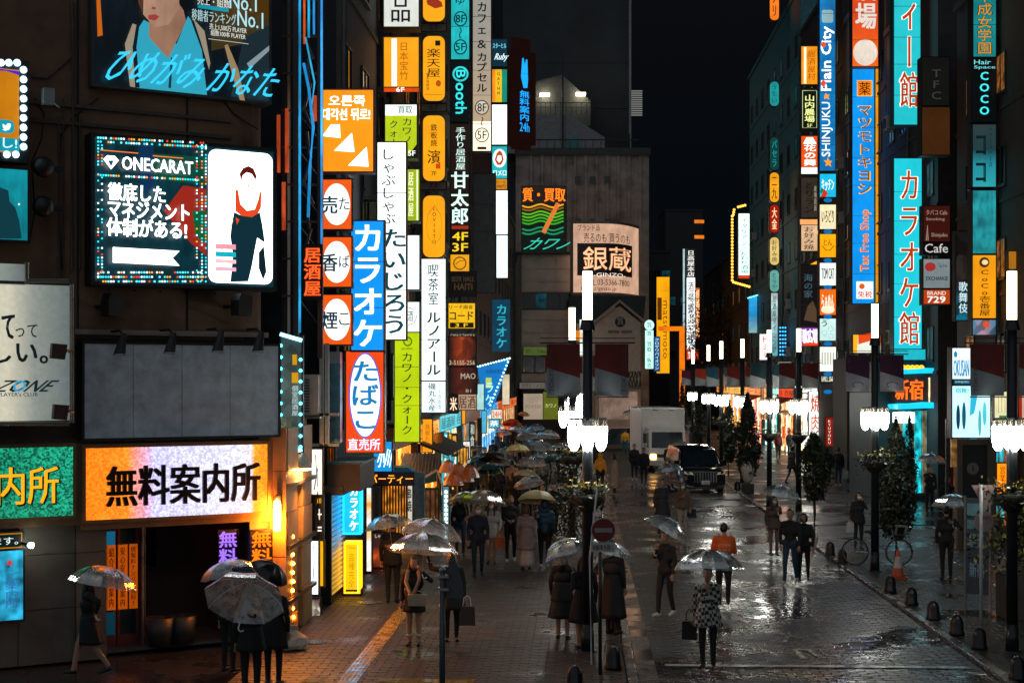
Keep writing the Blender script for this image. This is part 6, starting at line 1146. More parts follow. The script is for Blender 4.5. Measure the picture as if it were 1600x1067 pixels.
lt = thing('light_string', 'vertical string of orange bulbs on the corner of the stone pier', 'string lights', (CF(28.5).u(457), 28.5, 0))
b0_ = None
for i, py in enumerate(range(838, 965, 14)):
    z_ = H+(HY-py)*28.5/F
    if b0_ is None: q = MB(); q.ball((0, 0, 0), .035, m=glow('#ff8c20', 60, 0), n=8, k=6); b0_ = q.build('bulb', lt, True, (0, 0, z_))
    else: link('bulb', b0_.data, lt, (.01*(i % 2), 0, z_))
q = MB(); q.tube([(0, .03, H+(HY-975)*28.5/F), (0, .03, H+(HY-825)*28.5/F)], .008, BLACK, 4); q.build('cable', lt)

def lit_door(px0, px1, y0, y1, D, label, col, dark, n=7, txt=None):
    k = D/F; f = CF(D); cx = (px0+px1)/2; zb = max(0, H+(HY-y1)*k); t = thing('lit_entrance', label, 'shop entrance', (f.u(cx), D, zb)); W = (px1-px0)*k; h = (y1-y0)*k
    q = MB(); q.box(-W/2, W/2, .06, .1, 0, h, glow(col, 1.1, .5, True, 4)); q.build('glass_pane', t); q = MB(); q.box(-W/2-.05, -W/2, 0, .12, 0, h+.06, DARK); q.box(W/2, W/2+.05, 0, .12, 0, h+.06, DARK); q.box(-W/2, W/2, 0, .12, h, h+.06, DARK); q.build('door_frame', t)
    b0 = None
    for i in range(n):
        x = -W/2+W*(i+.5)/n
        if b0 is None: q = MB(); q.box(-.022, .022, 0, .05, 0, h, mat(dark, .4)); b0 = q.build('slat', t, loc=(x, 0, 0))
        else: link('slat', b0.data, t, (x, 0, 0))
lit_door(598, 634, 759, 842, 41.2, 'amber lit wooden slatted door under the orange neon katakana', '#f09020', (.2, .08, .02), 8)
lit_door(660, 684, 765, 815, 47, 'half dark shop doorway behind the blue grey pier', '#5a3a24', (.03, .03, .03), 3)
lit_door(512, 521, 700, 758, 32.9, 'narrow glowing amber panel added above the shutter', '#f07a10', (.1, .04, .01), 2)  # slatted amber panel added to brighten the left fronts
lit_door(716, 731, 700, 735, 60, 'small amber shop doorway behind the orange parasols', '#ffb040', (.1, .05, .02), 3)
lit_door(1190, 1206, 600, 655, 92, 'warm lit doorway beneath the red and white sign', '#ffb070', (.1, .05, .02), 3)
lit_door(1302, 1316, 640, 700, 80, 'red edged lit doorway beside the dark pillar', '#ff8040', (.2, .03, .02), 3)
lit_door(1120, 1134, 585, 612, 130, 'distant amber doorway left of the middle conifer', '#ffa040', (.1, .05, .02), 2)
# ================================================================ street furniture
globe_m = glow('#f4f4ea', 27, 0); tube_m = glow('#fff0c8', 4, .1)
prong = mat((.6, .55, .45), .25, .9); 
def leaf_mesh(mb, pts, size, mats, seed=0, flat=0):
    r = random.Random(seed)
    for p in pts:
        a = Vector((r.gauss(0, 1), r.gauss(0, 1), r.gauss(0, 1))).normalized(); b = a.orthogonal().normalized(); c = a.cross(b); s = size*r.uniform(.6, 1.3); p = Vector(p)
        t = r.uniform(0, 6.28); b, c = b*math.cos(t)+c*math.sin(t), c*math.cos(t)-b*math.sin(t)
        mb.add([p-b*s, p+c*s*.45, p+b*s, p-c*s*.45], [(0, 1, 2, 3)], mats[r.randrange(len(mats))])
LEAF = [mat((.02, .035, .012), .45, var=0), mat((.035, .055, .018), .45, var=0), mat((.012, .02, .01), .5, var=0)]
CON = [mat((.012, .02, .01), .55, var=0), mat((.02, .03, .014), .55, var=0), mat((.035, .035, .018), .5, var=0)]
YEL = [mat((.6, .42, .04), .5, var=0), mat((.35, .3, .03), .5, var=0), mat((.5, .5, .3), .5, var=0)]
def street_lamp(px, D, label, banner=None, basket=True, twin=True, rzz=0, detail=True, tube=True):
    X = (px-CX)/F*D; t = thing('street_lamp', label, 'street lamp', (X, D, -.02), SRZ+rzz, 'street lamps with white globes and upright tubes')
    q = MB(); q.cone((0, 0, 0), (0, 0, .5), .12, .105, POLE, 16); q.cone((0, 0, .5), (0, 0, 5.62), .1, .085, POLE, 16); q.cone((0, 0, 0), (0, 0, .04), .17, .17, POLE, 16); q.build('pole', t, True)
    if tube:
        q = MB(); q.cone((0, 0, 5.6), (0, 0, 5.78), .14, .105, POLE, 16); q.build('tube_collar', t); q = MB(); q.cone((0, 0, 6.62), (0, 0, 6.66), .09, .07, STEEL, 14); q.build('tube_cap', t)
        q = MB(); q.cone((0, 0, 5.78), (0, 0, 6.62), .085, .085, tube_m, 16); q.build('light_tube', t, True)
    z = 3.75; n = 5
    sp = [(-.235, 0), (0, -.17), (.235, 0), (0, .17)]
    g0 = None
    for i, (x, y) in enumerate(sp):
        if g0 is None:
            q = MB(); q.lathe([(.001, -.25), (.045, -.235), (.085, -.17), (.107, -.06), (.111, .05), (.111, .18), (.001, .18)], globe_m, n=16); g0 = q.build('globe', t, True, (x, y, z)); g0.data.set_sharp_from_angle(angle=R(50)) if hasattr(g0.data, 'set_sharp_from_angle') else 0
        else: link('globe', g0.data, t, (x, y, z))
    q = MB()
    for x, y in sp:
        for k in range(6):
            a = k*math.pi/3; q.box(x+.095*math.cos(a)-.012, x+.095*math.cos(a)+.012, y+.095*math.sin(a)-.012, y+.095*math.sin(a)+.012, z+.18, z+.3, prong)
    q.lathe([(.13, 0), (.13, .03), (.001, .03)], POLE, (0, 0, z+.3), 14); q.box(-.33, .33, -.03, .03, z+.29, z+.33, POLE); q.box(-.03, .03, -.25, .25, z+.29, z+.33, POLE); q.build('globe_crown', t)
    if banner:
        q = MB(); q.tube([(-.82, 0, 5.38), (.82, 0, 5.38)], .014, POLE, 6); q.tube([(-.82, 0, 5.46), (.82, 0, 5.46)], .008, POLE, 5); q.tube([(-.72, 0, 4.44), (.72, 0, 4.44)], .012, POLE, 6); q.build('banner_arm', t)
        for s in (-1, 1):
            top, low, txt = banner; q = MB(); nx, nz = 8, 14; v = []; x0 = .13*s; W = .58*s; tm, lm = mat(lin(top), .7, var=.15), mat(lin(low), .6, var=.15)
            for part, m_, za, zb in ((0, tm, 5.36, 4.86), (1, lm, 4.86, 4.46)):
                for i in range(nx):
                    for j in range(6):
                        def P(a, b):
                            u, w = a/nx, b/6; cut = lambda uu: .0+.22*(uu-.5)*(-1 if s > 0 else -1)*.8*(1 if True else 0)
                            z0 = za+(cut(u if s > 0 else 1-u) if part == 1 else 0); z1 = zb+(cut(u if s > 0 else 1-u) if part == 0 else 0)
                            z = z0+(z1-z0)*w; return (x0+W*u, .02*math.sin(u*5+z*3), z)
                        q.add([P(i, j), P(i+1, j), P(i+1, j+1), P(i, j+1)], [(0, 1, 2, 3)], m_)
            o = q.build('banner', t, True); 
            if txt:
                q = MB()
                if txt == 'ring': q.tube([(x0+W*.5+.13*math.cos(a), -.035, 4.62+.07*math.sin(a)) for a in [k*.5 for k in range(9)]], .012, mat((.1, .1, .14), .6), 5); text_into(q, 'PARALYMPIC', x0+W*.86-.03, 4.9, x0+W*.86+.03, 5.3, -.035, mat((.1, .04, .1), .6), rot=90)
                else: text_into(q, txt, x0+W*.86-.035, 4.52, x0+W*.86+.035, 5.28, -.035, mat((.06, .05, .05), .6), rot=90)
                q.build('lettering', o)
    if basket:
        q = MB(); q.lathe([(.12, -.3), (.28, -.12), (.3, 0), (.12, 0)], mat((.03, .03, .02), .7), (0, 0, 2.75), 14); b = q.build('flower_basket', t, True)
        r = random.Random(int(px)); q = MB(); n = 420 if D < 45 else 120
        leaf_mesh(q, [(r.gauss(0, .19), r.gauss(0, .19), 2.78+r.gauss(0, .1)-.05) for _ in range(n)], .045, LEAF, 1); leaf_mesh(q, [(r.gauss(0, .2), r.gauss(0, .2)-.03, 2.86+abs(r.gauss(0, .07))) for _ in range(n//3)], .032, YEL, 2); q.build('flowers', b)
    return t
BR = ('#6a1c12', '#a8acae')
street_lamp(918, 26.7, 'nearest street lamp on the left kerb with two dark red banners', (BR[0], '#868d90', 'TOKYO 2020'))
l2 = street_lamp(894, 40, 'street lamp on the left pavement standing behind the nearest one', (BR[0], BR[1], ''))
street_lamp(897, 56, 'third lamp of the left row, its globes showing behind the near pole', (BR[0], BR[1], ''), basket=False, tube=False)
street_lamp(899, 73, 'fourth lamp of the left row almost hidden behind the near pole', basket=False, tube=False)
street_lamp(903, 92, 'farthest lamp of the left row behind the near pole', basket=False, tube=False)
street_lamp(1581, 26.7, 'nearest right lamp at the picture edge with a dark red banner', (BR[0], '#868d90', 'TOKYO 2020'))
street_lamp(1367, 38, 'right lamp with violet and white crescent banners in front of the turquoise sign', ('#3c1030', '#a4a4aa', 'ring'))
street_lamp(1248, 56, 'lamp standing behind the round young tree on the right pavement', ('#681a14', BR[1], ''))
street_lamp(1202, 57.5, 'lamp between the conifers and the walking couple', ('#0c3844', BR[1], ''))
street_lamp(1160, 70, 'thin lamp rising behind the middle conifer', ('#a02818', BR[1], ''), basket=False)
street_lamp(1127, 74, 'lamp right above the black minivan', ('#0c5468', BR[1], ''))
street_lamp(1107, 82, 'lamp beside the truck with an orange red banner', ('#d8401c', BR[1], ''), basket=False)
street_lamp(1083, 95, 'farthest lamp seen left of the others above the truck', ('#7a1840', BR[1], ''), basket=False)
# ivy column by the second left lamp
r = random.Random(4); t = thing('ivy_planter', 'tall trailing ivy around the foot of the second left street lamp', 'plant', (1.42, 38.6, 0))
q = MB(); leaf_mesh(q, [(r.gauss(0, .2), r.gauss(0, .15), r.uniform(.2, 2.6)) for _ in range(1800)], .05, LEAF+[mat((.1, .09, .02), .5, var=0)], 5); q.build('foliage', t); q = MB(); q.rbox(-.25, .25, -.2, .2, 0, .4, .03, mat((.2, .18, .15), .7)); q.build('planter', t)
r = random.Random(9); t = thing('ivy_planter', 'bushy plants and yellow leaves at the right edge beside the orange sign', 'plant', (10.2, 30.5, 0))
q = MB(); leaf_mesh(q, [(r.gauss(0, .5), r.gauss(0, .3), 1.3+r.gauss(0, .35)+r.random()*.5) for _ in range(1500)], .06, LEAF+YEL[1:2], 5); q.build('foliage', t); q = MB(); q.rbox(-.5, .5, -.3, .3, 0, .9, .03, mat((.05, .045, .04), .7)); q.build('planter', t)
# no entry sign and the grey post in front
t = thing('no_entry_sign', 'round red no entry sign on a thin dark pole with a plate below', 'traffic sign', (CF(24.6).u(938), 24.6, 0)); k = 24.6/F
z = H+(HY-828)*k; q = MB(); q.cone((0, .05, 0), (0, .05, z+.22), .03, .03, POLE, 10); q.build('pole', t, True)
q = MB(); q.disc((.05, 0, z), .197, mat((.55, .55, .52), .4), 32); q.disc((.05, -.004, z), .187, mat((.16, .008, .008), .4, var=.1), 32); q.box(-.09, .19, -.009, -.006, z-.035, z+.035, mat((.3, .28, .27), .5, var=.1)); q.lathe([(.2, 0), (.2, .012), (.001, .012)], STEEL, n=32, M=Matrix.Translation((.05, .014, z)) @ Matrix.Rotation(R(90), 4, 'X')); q.build('sign_disc', t)
q = MB(); q.rbox(-.15, .24, 0, .012, z-.35, z-.2, .02, mat((.5, .49, .47), .5)); text_into(q, '自転車を除く', -.12, z-.32, .21, z-.23, -.004, mat((.03, .03, .03), .6)); q.build('plate', t)
t = thing('white_pole', 'thin slanted white pole leaning behind the no entry sign', 'pole', (CF(25.5).u(926), 25.5, 0)); q = MB(); q.tube([(-.02, 0, 0), (-.05, 0, 1.75), (.07, 0, 2.9)], .018, WHITE); q.build('pole', t)
D = 21.5; k = D/F; t = thing('traffic_sign', 'grey post with the blank back of a triangular sign in front of the two women', 'traffic sign', (CF(D).u(691), D, 0)); z = lambda py: H+(HY-py)*k; ux = lambda p: (p-691)*k
q = MB(); q.cone((0, 0, -.2), (0, 0, z(892)), .042, .042, mat((.05, .075, .09), .35, .2), 14); q.lathe([(.046, 0), (.046, .03), (.02, .05), (.001, .052)], STEEL, (0, 0, z(892)), 14); q.build('post', t, True)
q = MB(); q.prism([(ux(a), .05, z(b)) for a, b in ((705, 863), (710, 868), (723, 912), (724, 930), (720, 935), (696, 935), (694, 930), (696, 905))], (0, .012, 0), mat((.09, .1, .105), .5, .4)); q.build('sign_plate', t)
q = MB()
for py in (900, 920): q.box(-.06, .09, -.05, .05, z(py)-.02, z(py)+.02, STEEL)
q.build('clamp', t)
# bollards
bq = MB(); bq.lathe([(.14, 0), (.145, .05), (.125, .09), (.12, .24), (.1, .32), (.05, .37), (.001, .385)], mat((.01, .01, .011), .3, 0), n=20)
b0 = None
bl = [(898, 1078, 'nearest black bollard at the bottom edge on the left kerb'), (958, 1045, 'black bollard under the no entry sign'), (960, 985, 'black bollard hidden behind the group with clear umbrellas'), (1297, 868, 'small black bollard right of the young tree'), (1316, 880, 'second small black bollard beside the bicycle'), (1391, 925, 'black bollard in front of the traffic cone'), (1424, 945, 'bollard just right of the cone'), (1458, 968, 'bollard midway along the right kerb'), (1495, 992, 'bollard left of the round sign pole'), (1530, 1014, 'bollard at the foot of the round sign pole'), (1590, 1062, 'nearest bollard on the right kerb at the bottom corner'), (1152, 765, 'tiny bollard at the foot of the middle conifer')]
for px, py, lb in bl:
    p = G(px, py)
    if b0 is None: b0 = bq.build('bollard', None, True, p); tag(b0, lb, 'bollard', 'black rounded bollards along the kerbs')
    else: o = dup(b0, p, 0, lb)
# conifers and small trees
def tree(px, fy, top, wpx, label, kind='con', n=2600, seed=1, ball=False):
    D = Dg(fy); k = D/F; p = G(px, fy); h = (fy-top)*k; w_ = wpx*k/2; r = random.Random(seed); t = thing('conifer' if kind == 'con' else 'young_tree', label, 'tree', p)
    n = int(n*1.4); z0 = h*(.2 if not ball else .42)
    q = MB(); q.tube([(0, 0, 0), (.02, 0, h*.3), (-.02, 0, h*.6), (0, 0, h*.9)], [.05, .045, .03, .012], mat((.06, .035, .02), .8), 7)
    for i in range(9):
        a = r.uniform(0, 6.28); zz = z0+(h-z0)*r.uniform(.05, .7); q.tube([(0, 0, zz), (w_*.5*math.cos(a), w_*.5*math.sin(a), zz+.15)], [.015, .005], mat((.06, .035, .02), .8), 4)
    q.build('trunk', t, True)
    pts = []
    cl = [(r.uniform(0, 6.28), r.random(), r.uniform(.5, 1.1)) for _ in range(60)]
    while len(pts) < n:
        a, f_, rr_ = r.choice(cl); f = min(1, max(0, f_+r.gauss(0, .06))); prof = (math.sin(math.pi*min(1, f*.95+.08))**.6*(1-.55*f)) if kind == 'con' else math.sin(math.pi*(f*.86+.1))**.7*(1-.25*f)
        rad = w_*prof*rr_*r.random()**.45*1.25; aa = a+r.gauss(0, .45); pts.append((rad*math.cos(aa), rad*math.sin(aa), z0+(h-z0)*f+r.gauss(0, .05)))
    q = MB(); leaf_mesh(q, pts, .068 if D < 60 else .1, CON if kind == 'con' else LEAF, seed); q.build('crown', t)
    if ball:
        pass
    return t, D, k
t, D, k = tree(1168, 768, 618, 46, 'tall dark conifer with its root wrapped in white sacking', 'con', 3200, 2)
q = MB(); q.lathe([(.1, .35), (.2, .5), (.34, 1.0), (.3, 1.25), (.2, 1.3)], mat((.55, .5, .44), .8, bump=.4), n=14); q.build('root_sack', t, True); q = MB(); q.rbox(-.25, .25, -.2, .2, 0, .35, .04, BLACK); q.build('planter', t)
tree(1138, 742, 628, 34, 'dark conifer just right of the black minivan', 'con', 2000, 3)
tree(1092, 715, 612, 26, 'slim conifer behind the truck cab', 'con', 1400, 4)
tree(1066, 705, 600, 22, 'thin conifer top showing above the truck box', 'con', 1000, 14)
tree(1272, 848, 682, 52, 'round young tree on a slanted reddish trunk beside the couple', 'round', 2600, 5, ball=True)
tree(1400, 878, 662, 70, 'large dark bushy tree standing behind the bicycle', 'con', 4200, 6)
tree(1421, 800, 655, 30, 'narrow dark tree against the turquoise curtains', 'con', 1600, 7)
for px, D, lb in ((1120, 150, 'bare brownish tree crown above the far lamps'), (1100, 165, 'tall dark tree filling the gap at the end of the street'), (1142, 140, 'dark street tree under the italian restaurant sign')):
    r = random.Random(px); t = thing('street_tree', lb, 'tree', (CF(D).u(px), D, 0)); q = MB(); q.tube([(0, 0, 0), (.2, 0, 3), (0, 0, 7), (.1, 0, 11)], [.3, .25, .18, .05], mat((.05, .035, .025), .8), 7)
    for i in range(12): a = r.uniform(0, 6.28); zz = r.uniform(4, 9); q.tube([(0, 0, zz), (1.6*math.cos(a), 1.6*math.sin(a), zz+1.8)], [.08, .02], mat((.05, .035, .025), .8), 4)
    q.build('trunk', t, True); q = MB(); leaf_mesh(q, [(r.gauss(0, 1.15), r.gauss(0, 1), 9+r.gauss(0, 2.2)) for _ in range(2600)], .13, [mat((.07, .03, .015), .7, var=0), mat((.04, .03, .02), .7, var=0)], px); q.build('crown', t)
# truck
def wheel(par, x, y, r_, wd):
    w_ = link('wheel', None, par) if False else None
    q = MB(); Mx = Matrix.Translation((x, y, r_)) @ Matrix.Rotation(R(90), 4, 'Y'); q.lathe([(r_*.6, -wd/2), (r_*.95, -wd/2), (r_, -wd/2+.03), (r_, wd/2-.03), (r_*.95, wd/2), (r_*.6, wd/2)], BLACK, n=20, M=Mx); o = q.build('wheel', par, True)
    q = MB(); q.lathe([(.001, -wd/2+.03), (r_*.3, -wd/2+.01), (r_*.6, -wd/2+.02), (r_*.6, wd/2-.02), (.001, wd/2-.03)], STEEL, n=16, M=Mx); q.build('rim', o)
TW = mat((.8, .77, .7), .4, var=.08); GLS = mat((.01, .02, .03), .06, spec=.9)
D = 80; t = thing('truck', 'white box truck with its headlights on coming down the street', 'truck', (CF(D).u(1043), D, -.07), R(2)); k = D/F
q = MB(); q.rbox(-1.13, 1.13, 1.75, 7.4, .85, 3.32, .04, TW, 3); q.build('cargo_box', t)
q = MB()
for x in (-1.15, 1.11): q.box(x, x+.04, 1.72, 1.76, .9, 3.3, STEEL)
q.box(-1.13, 1.13, 1.72, 1.76, 3.26, 3.34, STEEL); q.box(-.55, -.3, 1.7, 1.74, 3.2, 3.24, DARK); q.box(.3, .55, 1.7, 1.74, 3.2, 3.24, DARK); q.build('box_trim', t)
q = MB(); q.prism([(-.95, 0, .55), (-.95, 0, 1.25), (-.95, .22, 2.15), (-.95, .4, 2.32), (-.95, 1.65, 2.32), (-.95, 1.65, .55)][::-1], (1.9, 0, 0), TW); smooth_by_angle(q.build('cab', t), 30)
q = MB(); q.prism([(-.83, -.012, 1.28), (.83, -.012, 1.28), (.8, .2, 2.1), (-.8, .2, 2.1)], (0, .02, 0), GLS); q.box(-.96, -.95, .35, 1.1, 1.3, 2.05, GLS); q.box(.95, .96, .35, 1.1, 1.3, 2.05, GLS); q.build('windscreen', t)
q = MB(); q.box(-.9, .9, -.06, .3, .38, .62, mat((.5, .5, .48), .4)); q.box(-.25, .25, -.075, -.06, .42, .54, mat((.5, .5, .2), .5)); q.build('bumper', t)
q = MB(); q.box(-.55, .55, -.02, .0, .78, .95, DARK); q.build('grille', t)
for s in (-1, 1):
    q = MB(); q.rbox(s*.75-.14, s*.75+.14, -.03, .05, .7, .95, .04, glow('#ffb860', 12 if s < 0 else 6, 0), 3); q.build('headlight', t)
    q = MB(); q.tube([(s*.95, .1, 1.3), (s*1.2, -.1, 1.4), (s*1.2, -.1, 2.2), (s*.95, .15, 2.25)], .02, DARK); q.rbox(s*1.2-.09, s*1.2+.09, -.14, -.08, 1.55, 2.05, .03, DARK, 3); q.build('mirror', t)
    for y in (.8, 5.6): wheel(t, s*.82, y, .38, .25)
for x in (-.35, .35):
    q = MB(); q.tube([(x, -.03, 1.27), (x+.35, .02, 1.36)], .012, BLACK, 4); q.build('wiper', t)
q = MB(); q.box(-.8, .8, .3, 7, .45, .85, BLACK); q.build('chassis', t)
# black minivan
PB = mat((.008, .009, .01), .12, .2, var=0, coat=1.); CH = mat((.7, .7, .7), .12, 1, var=0)
D = 64.5; t = thing('minivan', 'black minivan with a bright chrome slatted grille behind the couple', 'van', (CF(D).u(1102), D, -.06), R(4))
sec = [(-.02, .78, .3, .82), (.05, .86, .28, .98), (.25, .9, .26, 1.06), (.9, .92, .24, 1.14), (1.0, .92, .24, 1.16), (1.7, .93, .24, 1.8), (1.95, .93, .24, 1.9), (3.4, .93, .24, 1.95), (4.6, .92, .26, 1.9), (4.9, .9, .35, 1.7)]
q = MB(); v = []; N = 12
for y, hw, zl, zh in sec:
    prof = [(-hw*.95, zl), (-hw, zl+.2), (-hw, min(1.05, zh-.12)), (-hw*(.84 if zh > 1.3 else .95), zh-.07), (-hw*(.74 if zh > 1.3 else .85), zh), (0, zh+.02)]
    prof = prof+[(-a, b) for a, b in prof[-2::-1]]
    v += [(a, y, b) for a, b in prof]
n = len(v)//len(sec); fs = [(i*n+j, i*n+j+1, (i+1)*n+j+1, (i+1)*n+j) for i in range(len(sec)-1) for j in range(n-1)]+[(i*n+n-1, i*n, (i+1)*n, (i+1)*n+n-1) for i in range(len(sec)-1)]+[tuple(range(n)), tuple(range(len(v)-1, len(v)-n-1, -1))]
q.add(v, fs, PB); smooth_by_angle(q.build('body', t), 32)
q = MB(); q.prism([(-.8, .98, 1.17), (.8, .98, 1.17), (.68, 1.66, 1.76), (-.68, 1.66, 1.76)], (0, -.02, .02), GLS); q.build('windscreen', t)
for s in (-1, 1):
    q = MB(); q.prism([(s*.935, 1.2, 1.18), (s*.935, 4.5, 1.18), (s*.8, 4.5, 1.74), (s*.8, 1.75, 1.74)], (s*.008, 0, .0), GLS); q.build('side_window', t)
    q = MB(); q.prism([(s*.5, -.05, .82), (s*.86, .02, .86), (s*.88, .1, .96), (s*.55, -.02, .92)], (0, .06, 0), glow('#fff4d0', .12, 0)); q.build('headlight', t)
    q = MB(); q.prism([(s*.5, -.06, .3), (s*.86, -.02, .34), (s*.8, -.03, .4), (s*.5, -.07, .36)], (0, .05, 0), CH); q.build('bumper_trim', t)
    q = MB(); q.rbox(s*1.02-.11, s*1.02+.11, 1.1, 1.25, 1.15, 1.36, .05, PB, 4); q.box(min(s*.88, s*.98), max(s*.88, s*.98), 1.14, 1.2, 1.15, 1.2, PB); q.build('mirror', t)
    for y in (.9, 3.95): wheel(t, s*.8, y, .35, .22)
q = MB()
for i in range(9): x = -.46+i*.115; q.prism([(x-.014, -.07, .5), (x+.014, -.07, .5), (x+.02, -.05, .93), (x-.02, -.05, .93)], (0, .05, 0), CH)
q.box(-.55, .55, -.085, -.05, .93, .96, CH); q.build('grille', t)
q = MB(); q.box(-.17, .17, -.1, -.08, .42, .58, mat((.75, .75, .72), .4)); text_into(q, '・3 2-10', -.15, .45, .15, .54, -.104, mat((.02, .1, .04), .5)); q.build('number_plate', t)
q = MB(); q.box(-.78, .78, -.05, .1, .22, .3, BLACK); q.box(-.85, .85, .0, .1, 1.11, 1.14, BLACK); q.build('bumper', t)
# dark car crossing at the far end
D = 108; t = thing('dark_car', 'dark teal car crossing in front of the white gabled shop', 'car', (CF(D).u(962), D, -.06), R(90))
q = MB(); q.prism([(-.85, a, b) for a, b in ((-2.3, .3), (2.3, .3), (2.35, .7), (1.6, .95), (.9, 1.05), (.3, 1.45), (-1.2, 1.48), (-2.0, 1.05), (-2.35, .9))], (1.7, 0, 0), mat((.01, .04, .05), .2, .3, coat=1)); q.build('body', t)
q = MB(); q.prism([(-.86, a, b) for a, b in ((.85, 1.05), (.28, 1.4), (-1.1, 1.42), (-1.75, 1.05))], (1.72, 0, 0), GLS); q.build('window', t)
for s in (-1, 1):
    for y in (-1.5, 1.5): wheel(t, s*.76, y, .32, .2)
# orange garbage net / folded orange parasols heap
t = thing('banner_heap', 'orange drooping plastic flags and parasols above the left crowd', 'flag', (CF(50).u(715), 50, 1.5)); r = random.Random(2); om = vinyl((.9, .25, .02), .8, .3)
for i in range(5):
    q = MB(); c = Vector((-.3+i*.17, r.uniform(-.2, .2), r.uniform(-.1, .35))); q.lathe([(.02, .32), (.18, .22), (.3, .02), (.34, -.12)], om, c, 8, 1, .8, None); q.build('parasol_canopy', t)
q = MB(); q.tube([(0, 0, -1.5), (0, 0, .4)], .025, STEEL); q.build('pole', t)
# bicycle
t = thing('bicycle', 'parked bicycle behind the lamp pole on the right pavement', 'bicycle', (CF(39.5).u(1366), 39.2, 0), R(-6))
for x in (-.55, .55):
    Mx = Matrix.Translation((x, 0, .34)) @ Matrix.Rotation(R(90), 4, 'X'); q = MB(); pts = [(x+.33*math.cos(a*math.pi/14), 0, .34+.33*math.sin(a*math.pi/14)) for a in range(29)]; q.tube(pts, .018, BLACK, 6); w_ = q.build('wheel', t, True)
    q = MB(); q.tube([(x+.3*math.cos(a*math.pi/14), 0, .34+.3*math.sin(a*math.pi/14)) for a in range(29)], .01, STEEL, 5); q.build('rim', w_)
    q = MB()
    for a in range(12): q.tube([(x, 0, .34), (x+.3*math.cos(a*math.pi/6), 0, .34+.3*math.sin(a*math.pi/6))], .003, STEEL, 3)
    q.build('spokes', w_)
fb = mat((.3, .34, .36), .25, .7); q = MB(); q.tube([(-.55, 0, .34), (-.05, 0, .32), (.4, 0, .78)], .018, fb); q.tube([(-.05, 0, .32), (-.18, 0, .82)], .018, fb); q.tube([(-.55, 0, .34), (-.16, 0, .74)], .012, fb); q.tube([(.55, 0, .34), (.4, 0, .78), (.36, 0, .98)], .018, fb); q.build('frame', t)
q = MB(); q.ball((-.2, 0, .86), .13, .08, .04, BLACK); q.build('saddle', t, True); q = MB(); q.tube([(.25, -.25, 1.0), (.37, -.1, 1.0), (.37, .1, 1.0), (.25, .25, 1.0)], .014, STEEL); q.build('handlebar', t)
q = MB(); 
for i in range(5): q.tube([(.45, -.16+i*.08, .78), (.5, -.16+i*.08, 1.0)], .006, STEEL, 3); q.tube([(.7, -.16+i*.08, .78), (.74, -.16+i*.08, 1.0)], .006, STEEL, 3)
q.box(.45, .7, -.17, .17, .77, .79, DARK); q.tube([(.48, -.18, 1), (.74, -.18, 1), (.74, .18, 1), (.48, .18, 1), (.48, -.18, 1)], .01, STEEL, 4); q.build('basket', t); q = MB(); q.lathe([(.07, -.01), (.07, .01)], STEEL, n=12, M=Matrix.Translation((-.05, -.04, .32)) @ Matrix.Rotation(R(90), 4, 'X')); q.build('crank', t)
# second row of bicycles at the right edge
for i, (px, py, lb) in enumerate(((1560, 830, 'dim bicycle parked at the right edge under the plants'), (1585, 838, 'bicycle at the right picture edge catching orange light'))):
    b = dup(t, G(px, py), R(70), lb)
# traffic cone with bag
t = thing('traffic_cone', 'red traffic cone wrapped with a white sleeve beside the bicycle', 'traffic cone', G(1403, 903)); q = MB(); q.lathe([(.15, .03), (.13, .1), (.03, .68), (.001, .7)], mat((.55, .09, .03), .5), n=16); q.build('cone', t, True); q = MB(); q.rbox(-.2, .2, -.2, .2, 0, .04, .04, mat((.4, .07, .03), .5), axis='z'); q.build('base', t); q = MB(); q.lathe([(.105, .25), (.06, .52)], mat((.6, .55, .5), .5), n=16); q.build('sleeve', t)
# poles and boards on the right
t = thing('round_sign', 'pale pole with a triangle sign above a round sign seen edge lit', 'traffic sign', G(1533, 1014)); k = t.location.y/F; zz = lambda py: (1014-py)*k; uu = lambda p: (p-1533)*k
q = MB(); q.cone((0, 0, 0), (0, 0, zz(757)), .03, .03, mat((.4, .42, .4), .4), 12); q.build('pole', t, True); pk = mat((.38, .27, .26), .5)
q = MB(); q.prism([(uu(a), .04, zz(b)) for a, b in ((1519, 758), (1557, 758), (1543, 795), (1540, 795))], (0, .012, 0), pk); q.build('triangle_plate', t); q = MB(); q.prism([(uu(1539)+.17*math.cos(a*math.pi/14), .04, zz(815)+.18*math.sin(a*math.pi/14)) for a in range(28)], (0, .012, 0), pk); q.build('round_plate', t)
q = MB(); text_into(q, '止まれ', uu(1536), zz(772), uu(1550), zz(766), .034, mat((.1, .03, .05), .5)); text_into(q, '駐車禁止', uu(1531), zz(812), uu(1550), zz(806), .034, mat((.1, .03, .05), .5)); q.build('lettering', t)
D = 31.5; t = thing('guide_board', 'tall dark guide board with blue lettering standing on the right pavement', 'board', (CF(D).u(1508), D, 0), R(-38)); q = MB(); q.box(-.02, .02, -.02, .02, 0, 2.35, GREY); q.box(.5, .54, -.02, .02, 0, 2.35, mat((.3, .24, .2), .5)); q.build('post', t)
q = MB(); q.box(.02, .5, -.015, .015, .35, 2.3, mat((.03, .06, .09), .4)); q.box(.05, .47, -.02, -.016, 1.95, 2.2, mat((.12, .35, .42), .4)); q.box(.05, .47, -.02, -.016, 1.68, 1.86, mat((.1, .3, .36), .4)); text_into(q, '歌舞伎町', .1, 1.3, .4, 1.6, -.022, mat((.2, .4, .5), .5)); text_into(q, '新宿', .1, .7, .4, 1.0, -.022, mat((.2, .4, .5), .5)); q.build('board', t)
